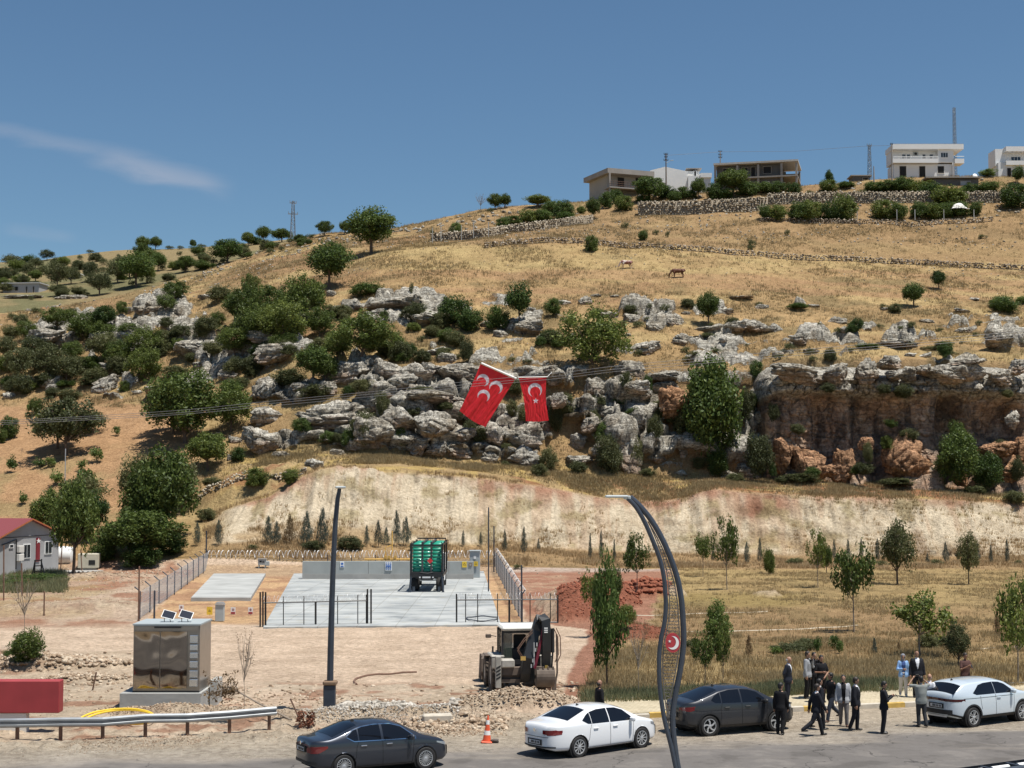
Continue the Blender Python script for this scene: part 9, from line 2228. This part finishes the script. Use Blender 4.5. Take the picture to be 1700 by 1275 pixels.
person(1401, 1206, 1.80, -100, "man in an open pale grey blazer, black shirt and grey trousers", jacket=C_GREY2, shirt=C_BLK, legs=C_CHINO, arms=('down', 'down'), stride=.3, long_coat=True, hair=H_BLK, shoes=C_SHOEB)
person(1421, 1213, 1.84, -20, "man in a black suit, white shirt and tie facing right", jacket=C_SUIT, shirt=C_SHIRT, legs=C_SUIT, tie=C_GREY, arms=('down', 'down'), stride=.25, hair=H_BRN, head=14, build=1.08, headz=15)
r_ = person(1468, 1218, 1.78, -8, "lone man in a black suit looking down at his phone", jacket=C_SUIT, shirt=C_BLK, legs=C_SUIT, arms=('phone', 'phone'), hair=H_BLK, head=24, headz=-10, build=.95)
held(r_[0], (.42, .0, 1.27), (.02, .07, .14), C_SHOE, "phone", "phone held by the lone man in the black suit", "phone", -8, (0, -.6, 0))
person(1500, 1156, 1.66, -95, "woman in a headscarf, light blue jacket and cream trousers", jacket=C_BLU, shirt=C_PAT, legs=C_WTR, arms=('down', 'fold'), scarf=C_SCARF, shoes=C_WTR, long_coat=True, glasses=True, stride=.3, build=.95)
person(1523, 1158, 1.82, -92, "balding man in a black suit and dark tie beside the woman in blue", jacket=C_SUIT, shirt=C_SHIRT, legs=C_SUIT, tie=C_NAVY, bald=1, hair=H_GRY, skin=SKD, head=8, build=1.08)
r_ = person(1530, 1207, 1.78, 105, "man in a grey T-shirt seen from behind, taking a picture with raised arms", top=C_TEE, sleeve='short', legs=C_DGR, arms=('camera', 'camera'), hair=H_BLK, build=1.12, stride=.2)
held(r_[0], (.24, .0, 1.73), (.02, .14, .08), C_SHOE, "phone", "phone raised by the man in the grey T-shirt", "phone", 105)
person(1545, 1201, 1.76, -150, "man in a white shirt and sunglasses beside the silver-white crossover", top=C_SHIRT, legs=C_BLK, arms=('down', 'down'), bald=1, hair=H_GRY, glasses=True, stride=.4, headz=30, tuck=True)
r_ = person(1603, 1160, 1.78, -70, "man in a dark brown shirt using his phone behind the silver-white crossover", top=C_BRN, legs=C_DGR, arms=('phone', 'phone'), sleeve='short', hair=H_BRN, skin=SKD, head=22, build=1.08)
held(r_[0], (.42, .0, 1.27), (.02, .07, .14), C_SHOE, "phone", "phone held by the man in the brown shirt", "phone", -70, (0, -.6, 0))

# ------------------------------------------------------------------ the two grazing cows
def cow(px, py, Ln, ang, m, m2, label):
    g = hit(px, py, 200); e = empty("cow", g, R(ang), label, "cow"); s = Ln / 2.3; e.scale = (s, s, s)
    c = Clay()
    # trunk: deep chest (front, -x) narrowing to the belly; head lowered to graze
    def oval(x, z, rx, rz, w_): v, f = sph((0, 0, 0), 1, sq=(rx, w_, rz)); c.add(v + [x, 0, z], f)
    oval(-.45, 1.02, .48, .37, .27); oval(.05, 1.02, .55, .34, .30); oval(.55, 1.06, .42, .30, .27); oval(.85, 1.10, .22, .24, .22)
    c.limb([(-.75, 0, 1.15), (-1.02, 0, .95), (-1.22, 0, .62)], [.20, .16, .12]); c.limb([(-1.22, 0, .62), (-1.32, 0, .40), (-1.40, 0, .20)], [.125, .10, .075])
    for y in (-.12, .12): c.limb([(-1.20, y * .8, .70), (-1.12, y * 2.0, .66)], [.04, .025])
    for y, o in ((-.17, 0), (.17, .12)):
        c.limb([(-.62 + o, y, .85), (-.64 + o, y, .45), (-.62 + o, y, .24), (-.64 + o, y, .04)], [.12, .065, .045, .055])
        c.limb([(.72 - o, y, .95), (.62 - o, y, .68), (.80 - o, y, .42), (.76 - o, y, .05)], [.17, .10, .055, .055])
    c.limb([(1.02, 0, 1.20), (1.10, 0, .95), (1.08, 0, .50)], [.035, .028, .04])
    c.fuse("body", m, e, .035, 2)
    b = MB()
    for y in (-1, 1): b.tube([(-1.18, y * .09, .74), (-1.20, y * .18, .82), (-1.26, y * .17, .90)], [.03, .022, .008], 6)
    b.build("horns", mat("horn", (.45, .40, .30), .5), e)
    return e
cow(1126, 461, 2.35, 0, mat("brown_hide", (.115, .040, .018), .7, var=.15), None, "dark brown cow grazing with head to the left, the right one of two")
mc_, ntc, bc_ = mat_new("pied_hide"); tcc = N(ntc, 'ShaderNodeTexCoord'); nc_ = N(ntc, 'ShaderNodeTexNoise', Scale=1.6, Detail=2.0); ntc.links.new(tcc.outputs['Object'], nc_.inputs['Vector'])
ntc.links.new(ramp(ntc, nc_.outputs['Fac'], [(.50, (.20, .075, .055)), (.56, (.50, .42, .38))]), bc_.inputs['Base Color'])
cow(1040, 446, 2.2, 18, mc_, None, "paler reddish and white cow grazing on the slope, the left one of two")
# ------------------------------------------------------------------ labels for plants and boulders
def region(px, py, cat):
    if py > 1060 and px < 250: return "in the rubble at lower left"
    if py > 1125 and px < 900: return "by the broken roadside"
    if py > 1000 and px > 940: return "in the meadow near the road"
    if py > 945 and px > 940: return "in the middle of the meadow"
    if cat == 'conifer': return "at the bank foot " + ("left of the straight lamp" if px < 560 else ("behind the concrete wall" if px < 830 else ("left of the leafy saplings" if px < 1100 else "on the right side")))
    if py > 860 and px > 830: return "at the foot of the bank on the right"
    if py > 870: return "between the hut and the compound"
    if py > 655 and px < 330 and cat != 'boulder': return "in the orange vineyard" if py > 700 or px < 180 else "above the orange vineyard"
    if py > 655 and px < 430: return "beside the orange vineyard"
    if px > 1262 and 590 < py < 640: return "on the brow of the undercut cliff"
    if px > 1262 and py > 640: return "at the foot of the undercut cliff" if py > 725 else "on the face of the undercut cliff"
    if py > 735: return "on the ledge above the pale bank " + ("left of the flags" if px < 770 else "right of the flags")
    if py > 600:
        return "on the rocky slope " + ("at far left" if px < 300 else "below the big thicket" if px < 560 else "left of the taller flag" if px < 770 else "around the flags" if px < 960 else "right of the flags")
    if py > 470 and px > 180 or py > 505:
        a = "upper rock band" if py < 555 else "lower rock band"
        return "in the " + a + (" at far left" if px < 160 else " left of the big thicket" if px < 380 else " in the big thicket" if px < 560 else " left of centre" if px < 760 else " in the centre" if px < 1000 else " right of centre" if px < 1250 else " above the undercut cliff" if px < 1480 else " at far right")
    if px < 360 and py > 425: return "on the far left hill" + (" near the long shed" if px < 130 else " below its crest" if px < 215 else " beside the dry ridge")
    if px < 530 and py <= 432: return "on the far skyline " + ("at far left" if px < 160 else "left of the pylon" if px < 400 else "around the pylon")
    if py < 400 and 990 < px < 1340 and py < 335: return "in front of the unfinished houses"
    if py < 336 and px >= 1340: return "around the white villa"
    if py < 375 and px > 1255: return "in the hedge row below the terrace wall"
    if px < 1000 and py < 380: return "along the ridge left of the grey house"
    return "on the open dry slope"
ORD = ["leftmost", "second from left", "third from left", "fourth from left", "fifth from left", "sixth from left", "seventh from left", "eighth from left", "ninth from left", "tenth from left"]
grp = {}
for t in PLACED:
    o, cat, px, py, w = t[:5]; grp.setdefault((cat, region(px, py, cat)), []).append(t)
LEAFW = {'dark': "dark green", 'mid': "green", 'olive': "grey-green", 'light': "bright green", 'blue': "blue-green", 'brown': "brown dry"}
for (cat, reg), ts in grp.items():
    ts.sort(key=lambda t: t[2]); n = len(ts)
    sub = {}
    for t in ts:
        w = t[4]; size = "large" if w > 50 else "mid-sized" if w > 27 else "small"
        if cat == 'boulder': ad = size + " " + ("orange-brown" if t[3] > 720 and t[2] > 1262 else "grey") + (" flat" if t[0].scale[2] < .35 * abs(t[0].scale[0]) else "")
        else: ad = size + " " + LEAFW[t[5]]
        sub.setdefault(ad, []).append(t)
    for ad, q in sub.items():
        q.sort(key=lambda t: t[2]); m = len(q)
        for i, t in enumerate(q):
            o = t[0]
            noun = {'boulder': 'boulder', 'tree': 'tree', 'bush': 'bush', 'sapling': 'sapling', 'conifer': 'young conifer', 'dry sapling': 'bare sapling', 'vine': 'vine plant'}[cat]
            if m == 1: pos = "the only such one there" if n > 1 else ""
            elif i == m - 1: pos = "rightmost of its size"
            elif i < 10: pos = ORD[i] + " of its size" if i else "leftmost of its size"
            else: pos = ORD[min(m - 1 - i, 9)].replace("left", "right") + " of its size"
            lab = f"{ad} {noun} {reg}" + (", " + pos if pos else ""); o['label'] = " ".join(lab.split()[:16]); o['group'] = f"{cat} {reg}" if n > 1 else None
            if n <= 1: del o['group']
for o in [q for q in scene.objects if q.get('category') == 'car']: o['group'] = "cars parked along the road"
for o in [q for q in scene.objects if q.get('category') == 'person']: o['group'] = "people standing by the roadside"
